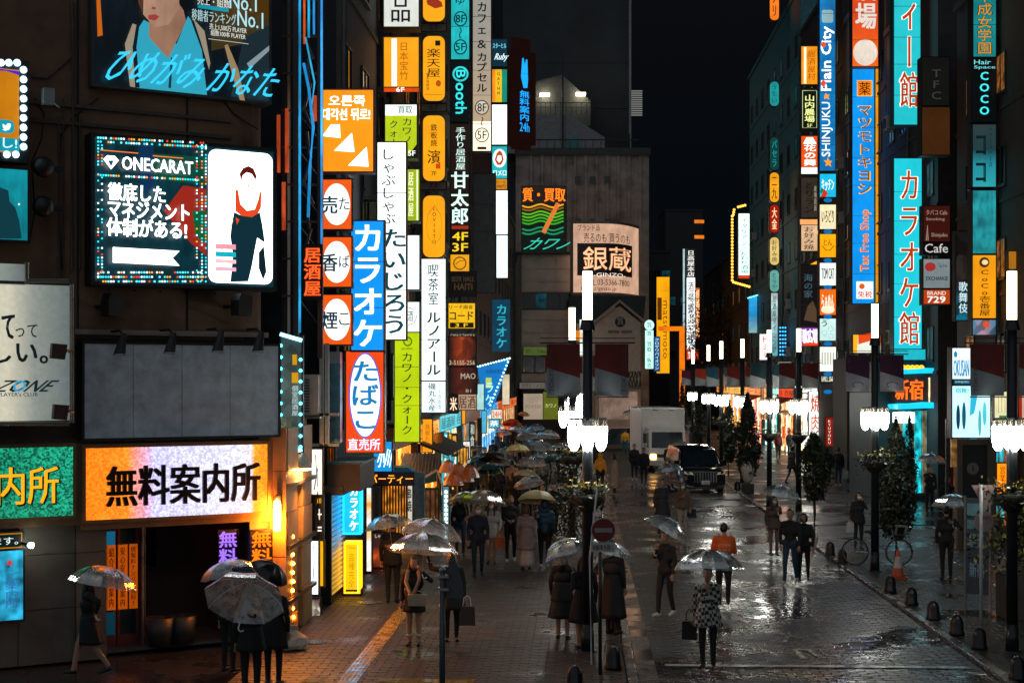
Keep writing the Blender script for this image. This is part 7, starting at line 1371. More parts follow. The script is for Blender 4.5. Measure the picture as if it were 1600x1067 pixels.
D = 43; t = thing('clock_pillar', 'dark framed pillar with a round dim clock under the poster screen', 'pillar', (CF(D).u(1518), D, 0)); k = D/F; uu = lambda p: (p-1518)*k; zz = lambda py: H+(HY-py)*k; pm = mat((.1, .07, .05), .5)
q = MB(); q.box(uu(1496), uu(1504), 0, .3, 0, zz(686), pm); q.box(uu(1543), uu(1557), 0, .3, 0, zz(686), pm); q.box(uu(1504), uu(1543), 0, .3, zz(695), zz(686), pm); q.box(uu(1504), uu(1543), .1, .3, 0, zz(695), BLACK); q.build('frame', t)
q = MB(); q.disc((uu(1521), .06, zz(732)), .17, mat((.16, .14, .12), .5), 24); q.build('clock_face', t); q = MB(); q.box(uu(1520.4), uu(1521.6), .05, .058, zz(735), zz(726), BLACK); q.box(uu(1521), uu(1524), .05, .058, zz(733), zz(732), BLACK); q.build('clock_hand', t)
q = MB(); q.box(uu(1488), uu(1496), .05, .2, zz(730), zz(686), glow('#a87838', .45, .4, True, 5)); q.box(uu(1480), uu(1484), .1, .2, zz(800), zz(655), mat((.02, .02, .02), .3)); q.build('side_panel', t)
# white plastic bag by the wall, small box
q = MB(); r = random.Random(8); v = []; M0 = [(.001, 0), (.2, .02), (.24, .1), (.2, .22), (.1, .3), (.05, .34), (.09, .42)]
for rr_, zz_ in M0:
    for a in range(16):
        t_ = a*math.pi/8; w_ = rr_*(1+r.uniform(-.16, .16)); v.append((w_*math.cos(t_)*1.25, w_*math.sin(t_), zz_+r.uniform(-.015, .015)))
q.add(v, [(i*16+j, i*16+(j+1) % 16, (i+1)*16+(j+1) % 16, (i+1)*16+j) for i in range(6) for j in range(16)], mat((.62, .55, .45), .35)); o = q.build('plastic_bag', None, False, G(456, 1014)); tag(o, 'white tied plastic bag lying at the foot of the orange pillar', 'bag')
q = MB(); q.box(-.09, .09, -.05, .05, 0, .42, mat((.4, .24, .1), .5)); o = q.build('meter_box', None, False, G(458, 990)); tag(o, 'small orange lit meter box standing on the pavement behind the bag', 'box')
# planters and bins inside the dark entrance
for x, lb in ((262, 'dark low bin just inside the entrance'), (297, 'dark wide planter inside the entrance')):
    u = CW.u(x); X, Y = CW.W(u, -.4); q = MB(); q.lathe([(.2, 0), (.26, .5), (.24, .5), (.22, .45)], mat((.03, .03, .03), .5), n=14); o = q.build('bin', None, True, (X, Y, .02)); tag(o, lb, 'bin')
# street name cluster hanging signal plate in front of the far lamps
D = 60; t = thing('traffic_light', 'black back of a traffic signal plate hanging by the right lamps', 'traffic light', (CF(D).u(1246), D, 0)); k = D/F; uu = lambda p: (p-1246)*k; zz = lambda py: H+(HY-py)*k
q = MB(); q.rbox(uu(1232), uu(1262), 0, .2, zz(603), zz(572), .12, BLACK, 3); q.box(uu(1240), uu(1254), .0, .15, zz(622), zz(606), BLACK); q.build('housing', t); q = MB(); q.box(-.04, .04, .05, .15, 0, zz(600), POLE); q.build('pole', t)
# ================================================================ people
SC2 = bpy.data.scenes.new('workshop')
SKIN = mat((.42, .25, .17), .5, var=.05); HAIR = mat((.012, .009, .008), .4, var=0); HAIRB = mat((.25, .11, .04), .45, var=0); MASK = mat((.75, .76, .76), .7, var=0)
def cloth(c, r=.8): return mat(c, r, var=.2, scale=9, bump=.35, bscale=22)
BK = cloth((.012, .012, .014)); NV = cloth((.01, .018, .035)); GY = cloth((.09, .09, .095)); JN = cloth((.02, .05, .09)); SHOE = mat((.01, .01, .01), .3, var=0); SNK = mat((.6, .6, .58), .5, var=0)
def remeshed(raw):
    with bpy.context.temp_override(scene=SC2, view_layer=SC2.view_layers[0]):
        dg = bpy.context.evaluated_depsgraph_get(); return bpy.data.meshes.new_from_object(raw.evaluated_get(dg))
def person(px, fy, rz, label, top=BK, bot=BK, shoe=SHOE, h=1.7, stride=0., hair='short', mask=False, coat=None, skirt=None, hands=None, head=(0, 0), bare=False, hood=None, hairm=None, back=None, lean=0, ground=0., extra=None, glasses=False, thick=1., cat='person'):
    """one standing or walking figure; rz turns it (0 faces the camera), hands = targets in body space"""
    p = G(px, fy); D = p.y; s = h/1.72; p.z = ground
    t = thing('person', label, cat, p, R(rz))
    caps = []                                  # (p0, p1, r0, r1, material)
    def c(a, b, ra, rb, m): caps.append((Vector(a)*s, Vector(b)*s, ra*s, rb*s, m))
    st = stride; ln = lean
    legm = SKIN if bare else bot
    hips = [(-.09, 0, .9), (.09, 0, .9)]
    kn = [(-.095, -.16*st-.02, .49), (.095, .08*st-.02, .49)]; an = [(-.09, -.26*st, .085), (.09, .3*st, .1+.05*abs(st))]
    for i in (0, 1):
        c(hips[i], kn[i], .088*thick, .062, legm); c(kn[i], an[i], .06, .042, legm)
        a = an[i]; c((a[0], a[1]+.03, .045 if i == 0 or st == 0 else .09), (a[0]*1.15, a[1]-.15, .035), .045, .035, shoe)
    c((-.06, 0, .93), (.06, 0, .93), .125*thick, .125*thick, bot if not coat else top); c((0, 0, .95), (0, -.01-ln*.5, 1.12), .13*thick, .125*thick, top)
    c((-.05, -ln, 1.2), (.05, -ln, 1.2), .14*thick, .14*thick, top); c((-.12, -ln, 1.36), (.12, -ln, 1.36), .085*thick, .085*thick, top); c((0, -ln, 1.3), (0, -ln, 1.44), .09, .06, top)
    hx, hy = head; hc = Vector((hx*.03, -.03-ln*1.2-hy*.03, 1.6)); c((0, -ln, 1.42), tuple(hc-Vector((0, -.02, .08))), .052, .05, SKIN)
    sh = [Vector((-.175, -ln, 1.375)), Vector((.175, -ln, 1.375))]
    hd = hands or {}
    arms = []
    for i, sd in ((0, -1), (1, 1)):
        tg_ = Vector(hd.get('L' if i else 'R', (sd*.24, -.04+.12*st*(-1 if i else 1), .82))); d = tg_-sh[i]; L1, L2 = .27, .25
        if d.length > L1+L2-.01: d = d.normalized()*(L1+L2-.01); tg_ = sh[i]+d
        a_ = math.acos(max(-1, min(1, (L1*L1+d.length**2-L2*L2)/(2*L1*d.length)))); pole = Vector((sd*.6, .6, -.8)); pole = (pole-d.normalized()*pole.dot(d.normalized())).normalized()
        el = sh[i]+d.normalized()*L1*math.cos(a_)+pole*L1*math.sin(a_)
        c(sh[i], el, .06*thick, .048, top); c(el, tg_, .047, .033, top); f = (tg_-el).normalized(); c(tg_+f*.02, tg_+f*.075, .032, .03, SKIN); arms.append((tg_, f, sd))
    tmp = MB()
    for a, b, ra, rb, m in caps:
        tmp.ball(a, ra, m=SKIN, n=12, k=8); tmp.ball(b, rb, m=SKIN, n=12, k=8); tmp.cone(a, b, ra, rb, SKIN, 12)
    hm = hc*s; tmp.ball(hm, .075*s, .092*s, .112*s, SKIN, 16, 12); tmp.ball(hm+Vector((0, -.03, -.06))*s, .052*s, .055*s, .055*s, SKIN, 12, 8)
    tmp.cone(hm+Vector((0, -.085, .02))*s, hm+Vector((0, -.108, -.022))*s, .009*s, .017*s, SKIN, 8)
    for sd in (-1, 1): tmp.ball(hm+Vector((sd*.078, .005, -.01))*s, .014*s, .022*s, .032*s, SKIN, 8, 6)
    raw = tmp.build('body'); COL.objects.unlink(raw); SC2.collection.objects.link(raw); md = raw.modifiers.new('remesh', 'REMESH'); md.mode = 'VOXEL'; md.voxel_size = (.017 if D < 36 else .024 if D < 60 else .036)
    me = remeshed(raw); old = raw.data; bpy.data.objects.remove(raw); bpy.data.meshes.remove(old)
    n = len(me.polygons); ce = np.empty(n*3); me.polygons.foreach_get('center', ce); ce = ce.reshape(-1, 3); best = np.full(n, 9.); idx = np.zeros(n, int); ms = []
    tagc = caps+[(hm, hm, .1*s, .1*s, SKIN), (hm+Vector((0, -.03, -.06))*s, hm+Vector((0, -.03, -.06))*s, .055*s, .055*s, SKIN)]
    for a, b, ra, rb, m in tagc:
        if m not in ms: ms.append(m)
        A = np.array(a); Bv = np.array(b-a); L2_ = max(1e-9, (Bv**2).sum()); tt = np.clip(((ce-A) @ Bv)/L2_, 0, 1); dd = np.linalg.norm(ce-(A+tt[:, None]*Bv), axis=1)-(ra+(rb-ra)*tt)
        w_ = dd < best; best[w_] = dd[w_]; idx[w_] = ms.index(m)
    me.materials.clear()
    for m in ms: me.materials.append(m)
    # fingers: five to a hand, rooted in the palm
    fb = MB(); fb.mats = list(ms); fb.v = [tuple(v.co) for v in me.vertices]; fb.f = [tuple(q.vertices) for q in me.polygons]; fb.m = list(map(int, idx))
    if D < 60:
        for tg_, f, sd in arms:
            side = f.cross(Vector((0, 1, .2))).normalized() if abs(f.y) < .9 else f.cross(Vector((0, 0, 1))).normalized(); nn = side.cross(f).normalized(); grip = .5 if hands else .22
            for j, L in enumerate((.066, .074, .07, .055)):
                b = tg_+f*.09+side*(-.026+.0175*j); m1 = b+f*L*.55+nn*grip*.03; e = m1+f*L*.45*(1-grip)+nn*L*.9*grip
                fb.tube([b*s, m1*s, e*s], [.0095*s, .0085*s, .007*s], SKIN, 6)
            b = tg_+f*.045-side*.024; fb.tube([b*s, (b-side*.028+f*.028)*s, (b-side*.026+f*.058+nn*.015)*s], [.011*s, .01*s, .008*s], SKIN, 6)
    bo = fb.build('body', t, True); bpy.data.meshes.remove(me)
    # face
    if D < 75 and abs(((rz+180) % 360)-180) < 120:
        q = MB()
        for sd in (-1, 1):
            q.ball(hm+Vector((sd*.03, -.083, .012))*s, .012*s, .007*s, .006*s, mat((.55, .52, .5), .3, var=0), 8, 6); q.ball(hm+Vector((sd*.03, -.0885, .012))*s, .0055*s, .004*s, .0055*s, BLACK, 8, 6)
            q.tube([hm+Vector((sd*.016, -.09, .032))*s, hm+Vector((sd*.045, -.08, .034))*s], .004*s, HAIR, 4)
        q.build('eyes', t, True)
        if not mask: q = MB(); q.ball(hm+Vector((0, -.088, -.062))*s, .024*s, .007*s, .007*s, mat((.35, .09, .07), .4, var=0), 10, 6); q.build('mouth', t, True)
        if mask: q = MB(); q.ball(hm+Vector((0, -.062, -.045))*s, .062*s, .055*s, .055*s, MASK, 14, 10); q.build('face_mask', t, True)
    # hair
    hmm = hairm or HAIR; q = MB(); v = []; N = 18; rows = 9; r = random.Random(int(px))
    if hair != 'none':
        q.ball(hm+Vector((0, .014, .02))*s, .084*s, .1*s, .112*s, hmm, 18, 10)
        q.v = [(a, b, c_) if not (b < hm.y-.045*s and c_ < hm.z+.055*s) else (a, b+.04*s, c_+.0*s) for a, b, c_ in q.v]
        if hair == 'long':
            for sd in (-1, 1): q.tube([hm+Vector((sd*.07, .0, .04))*s, hm+Vector((sd*.085, -.01, -.08))*s, hm+Vector((sd*.09, -.03, -.22))*s, hm+Vector((sd*.08, -.05, -.34))*s], [.03*s, .035*s, .03*s, .012*s], hmm, 7)
            q.tube([hm+Vector((0, .05, .03))*s, hm+Vector((0, .07, -.1))*s, hm+Vector((0, .085, -.25))*s, hm+Vector((0, .07, -.36))*s], [.06*s, .085*s, .08*s, .03*s], hmm, 9)
        if hair == 'bob': q.lathe([(.09*s, -.1*s), (.1*s, -.06*s), (.1*s, .02*s), (.085*s, .07*s)], hmm, hm+Vector((0, .022*s, 0)), 16, 1, .95)
        if hair == 'cap': q.lathe([(.085*s, .0), (.095*s, .03*s), (.09*s, .09*s), (.05*s, .125*s), (.001, .13*s)], BK, hm+Vector((0, .01*s, .02*s)), 16); q.prism([hm+Vector((a, b, .04))*1 if False else (hm.x+a*s, hm.y+b*s, hm.z+.035*s) for a, b in ((-.06, -.06), (.06, -.06), (.045, -.14), (-.045, -.14))], (0, 0, .01), BK)
        q.build('hair', t, True)
    if hood:
        q = MB(); q.ball(hm+Vector((0, .03, .01))*s, .11*s, .115*s, .135*s, hood, 16, 10); q.v = [(a, max(b, hm.y-.03*s), c_) for a, b, c_ in q.v]; q.ball((0, .05*s, 1.45*s), .13*s, .09*s, .07*s, hood, 14, 8); q.build('hood', t, True)
    # coat or skirt: an open flared tube with folds
    def drape(nm, m, z0, z1, r0, r1, folds=7, dep=.8, front=0):
        q = MB(); v = []; n_, kz_ = 28, 8
        for i in range(kz_+1):
            f = i/kz_; z = z0+(z1-z0)*f; rr_ = r0+(r1-r0)*f**.8
            for j in range(n_):
                a = 2*math.pi*j/n_; w_ = rr_*(1+.07*f*math.sin(folds*a+px)); v.append((w_*math.cos(a)*s, (w_*math.sin(a)*dep-ln*(1-f)+.03*st*f)*s, z*s))
        q.add(v, [(i*n_+j, i*n_+(j+1) % n_, (i+1)*n_+(j+1) % n_, (i+1)*n_+j) for i in range(kz_) for j in range(n_)], m); o = q.build(nm, t, True)
        sm = o.modifiers.new('thickness', 'SOLIDIFY'); sm.thickness = .012; return o
    if coat: drape('coat', top, 1.12, coat[0], .148*thick, coat[1])
    if skirt: drape('skirt', skirt[0], 1.0, skirt[1], .14, skirt[2], 9)
    # collar and belt line give the clothes an edge
    q = MB(); q.lathe([(.075*s, 0), (.085*s, .03*s), (.07*s, .05*s), (.062*s, .045*s)], top, (0, -ln*s, 1.415*s), 14); q.build('collar', t, True)
    if back: q = MB(); q.rbox(-.15*s, .15*s, .1*s, .26*s, .98*s, 1.4*s, .06*s, back, 5); q.build('backpack_panel', t, True)
    if extra: extra(t, s)
    return t
def carry(name, label, cat, t, pt, mb_fn):
    M_ = Matrix.Translation(t.location) @ Matrix.Rotation(t.rotation_euler.z, 4, 'Z'); w_ = M_ @ Vector(pt); o = thing(name, label, cat, w_, t.rotation_euler.z); mb_fn(o); return o
def bagfn(w_, h_, d, m, hm_=None, L=.2):
    def f(o):
        q = MB(); q.prism([(-w_/2, -d/2, -L-h_), (w_/2, -d/2, -L-h_), (w_/2*.92, -d/2, -L), (-w_/2*.92, -d/2, -L)], (0, d, 0), m); q.build('bag_body', o)
        q = MB(); q.tube([(-w_*.25, 0, -L), (-w_*.2, 0, -L*.3), (0, 0, 0), (w_*.2, 0, -L*.3), (w_*.25, 0, -L)], .008, hm_ or m, 5); q.build('handle', o)
    return f
UM = {}
def umbrella(ax, ay, wpx, D, label, kind='clear', tx=0, ty=0, shaft=.74, closed=False, spin=.2, curve=1.):
    """ax, ay: top of the canopy in the photograph, wpx its width there; tx, ty lean sideways and towards the viewer in degrees"""
    wpx *= 1.08; ty += 7; k = D/F; Rr = wpx*k/2; s = Rr
    root = thing('umbrella', label, 'umbrella', (0, 0, 0)); 
    q_ = Euler((R(-ty), R(tx), 0)).to_matrix(); axis = q_ @ Vector((0, 0, 1))
    apex = Vector(((ax-CX)*k, D, H+(HY-ay)*k)); L = shaft*(1 if Rr > .38 else .9); root.location = apex-axis*L; root.rotation_euler = (R(-ty), R(tx), 0)
    mats = {'clear': vinyl(), 'black': mat((.01, .01, .012), .35, var=.1), 'navy': vinyl((.01, .03, .09), .88, .25), 'teal': mat((.01, .08, .1), .35, var=.15), 'beige': mat((.55, .47, .3), .5, var=.1), 'yellow': mat((.6, .52, .26), .45, var=.08), 'grey': vinyl((.72, .78, .8), .75, .15), 'red': mat((.45, .1, .03), .45), 'brown': vinyl((.5, .42, .34), .62, .2), 'dome': vinyl((.7, .75, .78), .5, .1)}
    m = mats[kind]; n = 8; sub = 4; rows = 7; hh = .56*s*curve
    q = MB()
    for g_ in range(n):
        v = []
        for i in range(rows+1):
            f = i/rows; ang = f*R(72)
            for j in range(sub+1):
                w_ = j/sub; a = 2*math.pi*(g_+w_)/n+spin; sag = math.sin(math.pi*w_)
                rr_ = s*math.sin(ang)/math.sin(R(72))*(1-.08*sag*f*f); z = L-.01-hh*(1-math.cos(ang))/(1-math.cos(R(72)))-.05*s*sag*math.sin(math.pi*f*.85)
                v.append((rr_*math.cos(a), rr_*math.sin(a), z))
        N = sub+1; q.add(v, [(i*N+j, i*N+j+1, (i+1)*N+j+1, (i+1)*N+j) for i in range(rows) for j in range(sub)], m)
    q.build('canopy', root, True)
    rm = mat((.5, .52, .54), .3, .7, var=0) if kind in ('clear', 'grey', 'brown', 'dome') else DARK
    rad = .0042 if D < 45 else .006
    if D < 70:
        for j in range(n):
            a = 2*math.pi*j/n+spin; q = MB(); pts = []
            for i in range(0, rows+1, 1):
                f = i/rows; ang = f*R(72); rr_ = s*math.sin(ang)/math.sin(R(72)); pts.append((rr_*math.cos(a), rr_*math.sin(a), L-.016-hh*(1-math.cos(ang))/(1-math.cos(R(72)))))
            q.tube(pts, rad, rm, 4)
            if D < 45: f = .55*R(72); rr_ = s*math.sin(f)/math.sin(R(72)); q.tube([(0, 0, L-hh*1.05), (rr_*math.cos(a), rr_*math.sin(a), L-.02-hh*(1-math.cos(f))/(1-math.cos(R(72))))], rad*.7, rm, 3)
            q.build('rib', root)
    q = MB(); q.tube([(0, 0, .08), (0, 0, L+.05)], .0055, STEEL, 6); q.build('shaft', root); q = MB(); q.tube([(0, 0, .1), (0, 0, -.02), (.015, 0, -.06), (.05, 0, -.075), (.08, 0, -.05)], .012, mat((.6, .6, .6), .3) if kind == 'clear' else BLACK, 7); q.build('handle', root, True)
    return root
def toward(t_px, fy, rz, U, s=1.):
    """hand target in body space at the umbrella grip"""
    p = G(t_px, fy); g = U.matrix_basis @ Vector((0, 0, .04)); d = Matrix.Rotation(-R(rz), 4, 'Z') @ (g-p); return (d.x/s, d.y/s, d.z/s)
def holder(px, fy, rz, label, U, side='R', **kw):
    s = kw.get('h', 1.7)/1.72; tg_ = toward(px, fy, rz, U, s); side = 'R' if tg_[0] < 0 else 'L'; hands = dict(kw.pop('hands', None) or {}); hands[side] = tg_; return person(px, fy, rz, label, hands=hands, **kw)
dd = Dg
# --- nearest on the left
U = umbrella(166, 883, 98, 24.6, 'clear umbrella tinted green and orange over the dark walker at the entrance', 'clear', 10, 0, shaft=.8)
p1 = holder(140, 1052, -70, 'dark walking woman in a knee length skirt passing the lit entrance', U, h=1.6, stride=1, hair='long', bare=True, skirt=(BK, .52, .24), lean=.03)
carry('plastic_bag', 'thin white plastic bag on the arm of the woman at the entrance', 'bag', p1, (-.2, -.1, 1.0), bagfn(.25, .3, .08, vinyl((.6, .6, .6), .4)))
U = umbrella(360, 873, 92, 24.6, 'dark blue umbrella with a pale stripe behind the two other umbrellas', 'navy', -8, 0)
holder(357, 1050, 150, 'dark standing person under the blue umbrella by the entrance', U, h=1.65)
U = umbrella(431, 880, 62, 23.6, 'black umbrella leaning right over the clear one', 'black', 35, -15)
holder(427, 1070, 170, 'person in black under the leaning black umbrella', U, h=1.66, coat=(.6, .24))
U = umbrella(388, 908, 118, 22.1, 'large wet clear umbrella tipped towards the viewer at lower left', 'clear', 4, 38, shaft=.8, spin=.35)
holder(392, 1092, 180, 'person in black seen from behind under the wet clear umbrella', U, h=1.66, coat=(.75, .22))
# --- man in black by the karaoke box, two women
U = umbrella(606, 802, 72, 32.5, 'clear umbrella with a turquoise edge held by the man in black', 'clear', -8, -2)
holder(613, 941, 175, 'man in black coat and flat cap standing with his back turned', U, h=1.76, hair='cap', thick=1.1, coat=(.78, .19))
U = umbrella(663, 831, 100, 27.2, 'clear umbrella over the woman with the long pale scarf', 'clear', 2, 4)
SC = mat((.42, .27, .17), .8, bump=.3)
def scarf(t, s):
    q = MB()
    for pts in ([(-.1, -.12, 1.44), (-.13, -.16, 1.25), (-.05, -.2, 1.05), (-.1, -.18, .84)], [(.1, -.12, 1.44), (.13, -.16, 1.3), (.06, -.21, 1.1), (-.04, -.2, .9)], [(-.1, .08, 1.44), (0, .1, 1.46), (.1, .08, 1.44)], [(-.1, .08, 1.44), (-.1, -.12, 1.44)], [(.1, .08, 1.44), (.1, -.12, 1.44)]): q.tube([Vector(a)*s for a in pts], .036, SC, 7)
    q.build('scarf', t, True); q = MB()
    for x in (-.09, .09): q.lathe([(.052, .16), (.054, .2), (.045, .22)], SNK, (x*s, -.0, 0), 10)
    q.build('sock', t, True)
w1 = holder(647, 1008, -6, 'woman in a short dark skirt with a long pale scarf and white socks', U, h=1.58, hair='long', bare=True, skirt=(BK, .66, .21), extra=scarf, hands={'L': (.04, -.22, .95)}, hairm=mat((.05, .025, .015), .4))
carry('handbag', 'beige shoulder bag worn by the woman with the scarf', 'bag', w1, (.1, -.2, 1.0), bagfn(.34, .2, .12, mat((.4, .32, .22), .5), L=.06))
w1b = thing('folded_umbrella', 'pale closed umbrella hanging from the arm of the scarf woman', 'umbrella', tuple(G(626, 1000)+Vector((0, -.2, .45)))); q = MB(); q.cone((0, 0, -.1), (.09, 0, .5), .008, .03, mat((.55, .45, .33), .5), 8); q.build('canopy', w1b); q = MB(); q.tube([(.09, 0, .5), (.11, 0, .62), (.14, 0, .64)], .01, WHITE, 6); q.build('handle', w1b)
U = umbrella(679, 809, 92, 27.9, 'clear umbrella leaning right behind the scarf womans umbrella', 'clear', 10, -4, spin=.5)
w2 = holder(706, 1001, 4, 'fair haired woman in a dark coat behind the grey sign post', U, h=1.6, hair='bob', hairm=HAIRB, coat=(.62, .25), hands={'L': (.25, -.05, .85)})
carry('paper_bag', 'brown shopping bag with white edge carried beside the grey post', 'bag', w2, (.27, -.1, .84), bagfn(.3, .34, .12, mat((.06, .03, .025), .6), WHITE))
# --- masked group walking towards the viewer
U = umbrella(722, 768, 52, 41, 'dull brown grey umbrella left of the large pale one', 'brown', -12, 4)
m1 = holder(719, 868, 0, 'masked woman in black sweater and blue jeans', U, h=1.62, hair='long', mask=True, bot=JN, hands={'L': (.08, -.2, 1.15)})
carry('tote_bag', 'small black tote bag with a white figure beside the masked woman', 'bag', m1, (.3, -.1, .7), bagfn(.22, .3, .08, BK))
U = umbrella(757, 765, 66, 39.5, 'large pale translucent umbrella over the woman in the light coat', 'brown', 4, 4)
m2 = holder(768, 880, -5, 'masked woman in a long light grey coat with an orange bag', U, h=1.62, hair='long', mask=True, top=cloth((.45, .44, .42)), bot=cloth((.35, .2, .14)), coat=(.72, .22), hands={'L': (.22, -.1, .9)})
carry('orange_bag', 'orange bag held by the woman in the light coat', 'bag', m2, (.24, -.12, .9), bagfn(.24, .3, .1, mat((.6, .12, .02), .5)))
person(747, 899, 2, 'masked man in a navy jacket walking with a hanging cord', top=NV, bot=NV, h=1.72, mask=True, stride=.4)
person(798, 877, 0, 'man in an open black jacket holding orange gloves', top=BK, bot=BK, shoe=SNK, h=1.72, stride=.3, hands={'R': (-.06, -.25, 1.08), 'L': (.08, -.25, 1.08)}, hairm=HAIRB)
U = umbrella(840, 765, 58, 38.6, 'pale yellow umbrella above the fur coat and the blue jacket', 'yellow', 2, 6)
person(822, 890, 178, 'woman in a grey fur coat and long white skirt seen from behind', top=cloth((.28, .22, .21), .9), bot=cloth((.4, .36, .33)), coat=(.55, .25), skirt=(cloth((.45, .42, .4)), .12, .2), h=1.6, hair='bob', hairm=mat((.1, .04, .02), .5))
holder(851, 886, 176, 'person in a blue hooded rain jacket seen from behind', U, top=cloth((.01, .07, .14), .5), bot=BK, shoe=SNK, h=1.7, hood=cloth((.01, .07, .14), .5), thick=1.15)
# --- group by the kerb
U = umbrella(876, 843, 62, 27.9, 'crumpled clear umbrella with a bright blue fold beside the near lamp', 'clear', -22, 14, spin=.6)
holder(879, 998, 165, 'woman in a long black skirt under the crumpled clear umbrella', U, h=1.6, hair='long', bare=True, skirt=(BK, .42, .27), coat=(.75, .22))
U = umbrella(893, 845, 86, 27.2, 'clear umbrella partly hidden by the near lamp pole', 'clear', -10, 10, spin=.1)
holder(912, 1013, 190, 'woman in a dark coat standing behind the near lamp pole', U, h=1.62, hair='long', bare=True, coat=(.5, .27))
U = umbrella(948, 842, 98, 28.5, 'wide clear umbrella reaching right of the no entry sign', 'clear', 14, 8, spin=.4)
holder(957, 990, 150, 'tall person in a long black coat right of the near lamp', U, h=1.72, coat=(.3, .25), hair='short')
U = umbrella(1054, 811, 78, 30.5, 'clear umbrella tilted steeply over the man in black with pale shoes', 'clear', 32, -6, spin=.3)
holder(1040, 962, -40, 'man in black with pale canvas shoes crossing the road', U, h=1.7, shoe=SNK, stride=.5)
def check(c1, c2):
    m = bpy.data.materials.new('checked cloth'); m.use_nodes = True; n = m.node_tree; b = n.nodes['Principled BSDF']; b.inputs['Roughness'].default_value = .85
    tc = n.nodes.new('ShaderNodeTexCoord'); ck = n.nodes.new('ShaderNodeTexChecker'); ck.inputs['Scale'].default_value = 17; ck.inputs[1].default_value = (*c1, 1); ck.inputs[2].default_value = (*c2, 1)
    mp = n.nodes.new('ShaderNodeMapping'); mp.inputs['Rotation'].default_value = (0, .2, .78); n.links.new(tc.outputs['Object'], mp.inputs[0]); n.links.new(mp.outputs[0], ck.inputs[0]); n.links.new(ck.outputs[0], b.inputs['Base Color']); return m
CK = check((.02, .02, .022), (.42, .4, .36))
U = umbrella(1107, 857, 102, 25.1, 'clear umbrella with a turquoise edge over the checked shirt', 'clear', 0, 2, spin=.45)
c1_ = holder(1106, 1044, -20, 'person in a black and white checked overshirt and black trousers', U, top=CK, h=1.66, coat=(.72, .24), hands={'L': (.06, -.25, 1.12)}, hair='short')
carry('black_bag', 'black bag hanging beside the checked overshirt', 'bag', c1_, (-.32, .05, .95), bagfn(.24, .3, .1, BK))
def orange_back(t, s):
    q = MB(); text_into(q, 'イフオケ', -.13*s, 1.24*s, .13*s, 1.3*s, 0, mat((.8, .75, .7), .6), bold=.04); text_into(q, 'Homero', -.12*s, 1.16*s, .12*s, 1.21*s, 0, mat((.8, .75, .7), .6), bold=.02)
    q.v = [(-a, .168*s+abs(a)*-.12, c_) for a, b, c_ in q.v]; q.build('lettering', t)
person(1131, 945, 178, 'man in an orange jacket with white letters on its back', top=cloth((.65, .11, .015)), bot=BK, h=1.72, thick=1.22, hands={'R': (-.12, -.25, 1.1), 'L': (.12, -.25, 1.1)}, extra=orange_back)
# --- right side of the road
w3 = person(1235, 911, -25, 'man in a black jacket blue jeans and white shoes walking', bot=JN, shoe=SNK, h=1.73, stride=.7, hands={'R': (-.2, -.1, .9)})
w4 = person(1256, 908, -15, 'woman in black walking close beside the man in jeans', h=1.6, stride=.7, hair='bob')
o = thing('folded_umbrella', 'closed white umbrella held by the woman beside the man in jeans', 'umbrella', tuple(G(1268, 900)+Vector((0, -.1, .45)))); q = MB(); q.cone((-.06, 0, -.15), (.1, 0, .5), .006, .06, vinyl((.8, .7, .6), .8), 8); q.build('canopy', o); q = MB(); q.tube([(.1, 0, .5), (.12, 0, .62), (.15, 0, .63)], .01, WHITE, 6); q.build('handle', o)
U = umbrella(1221, 757, 64, 41, 'clear umbrella above the masked woman with the scarf', 'clear', 8, -2)
holder(1209, 868, 8, 'masked woman in a brown jacket and cream scarf on the road', U, top=cloth((.08, .05, .04)), bot=cloth((.16, .09, .06)), h=1.6, hair='long', mask=True, coat=(.78, .19))
U = umbrella(1043, 723, 43, 46.3, 'small clear umbrella over the couple in front of the minivan', 'clear', -8, -2)
holder(1035, 838, 3, 'man in a dark long coat under the umbrella before the minivan', U, top=cloth((.03, .03, .035)), h=1.74, coat=(.6, .24))
w5 = person(1067, 836, -4, 'masked woman in a brown coat and wide beige trousers', top=cloth((.16, .1, .07)), bot=cloth((.4, .32, .25)), h=1.62, mask=True, hair='bob', thick=1.1, coat=(.9, .2), stride=.3, hands={'R': (-.05, -.2, 1.25)})
carry('blue_bag', 'dark blue shoulder bag of the woman in beige trousers', 'bag', w5, (.26, .0, 1.0), bagfn(.3, .24, .12, NV))
w6 = person(1341, 858, 10, 'masked woman in black with one hand at her face', h=1.6, hair='long', mask=True, hands={'L': (.08, -.16, 1.46)}, coat=(.78, .2))
carry('white_bag', 'white paper bag carried by the woman touching her face', 'bag', w6, (-.26, -.05, .82), bagfn(.2, .28, .08, mat((.5, .5, .48), .6), L=.06))
U = umbrella(1489, 771, 64, 36.3, 'clear umbrella over the man in a dark suit at right', 'clear', 2, 0)
holder(1479, 905, 178, 'man in a dark suit seen from behind beside the guide board', U, top=cloth((.018, .016, .018)), bot=cloth((.018, .016, .018)), h=1.74)
U = umbrella(1456, 708, 44, 54.3, 'teal lit clear umbrella in front of the game hall curtains', 'clear', 6, 0)
holder(1452, 802, 0, 'person under the teal lit umbrella near the dark tree', U, h=1.7)
person(1480, 830, 8, 'dark figure standing right of the teal lit umbrella', top=NV, h=1.72)
w7 = person(1310, 759, 178, 'man with backpack and jeans walking away across the far pavement', bot=JN, shoe=SNK, h=1.72, back=BK)
carry('shopping_bag', 'pale plastic bag in the hand of the man with the backpack', 'bag', w7, (-.3, 0, .8), bagfn(.28, .35, .1, vinyl((.6, .7, .7), .7), L=.1))
person(1237, 756, 120, 'dark coated walker behind the lamp and flower basket', h=1.72, stride=.9, bot=JN, coat=(.7, .22))
person(1293, 758, 170, 'dark figure left of the man with the backpack', h=1.7)
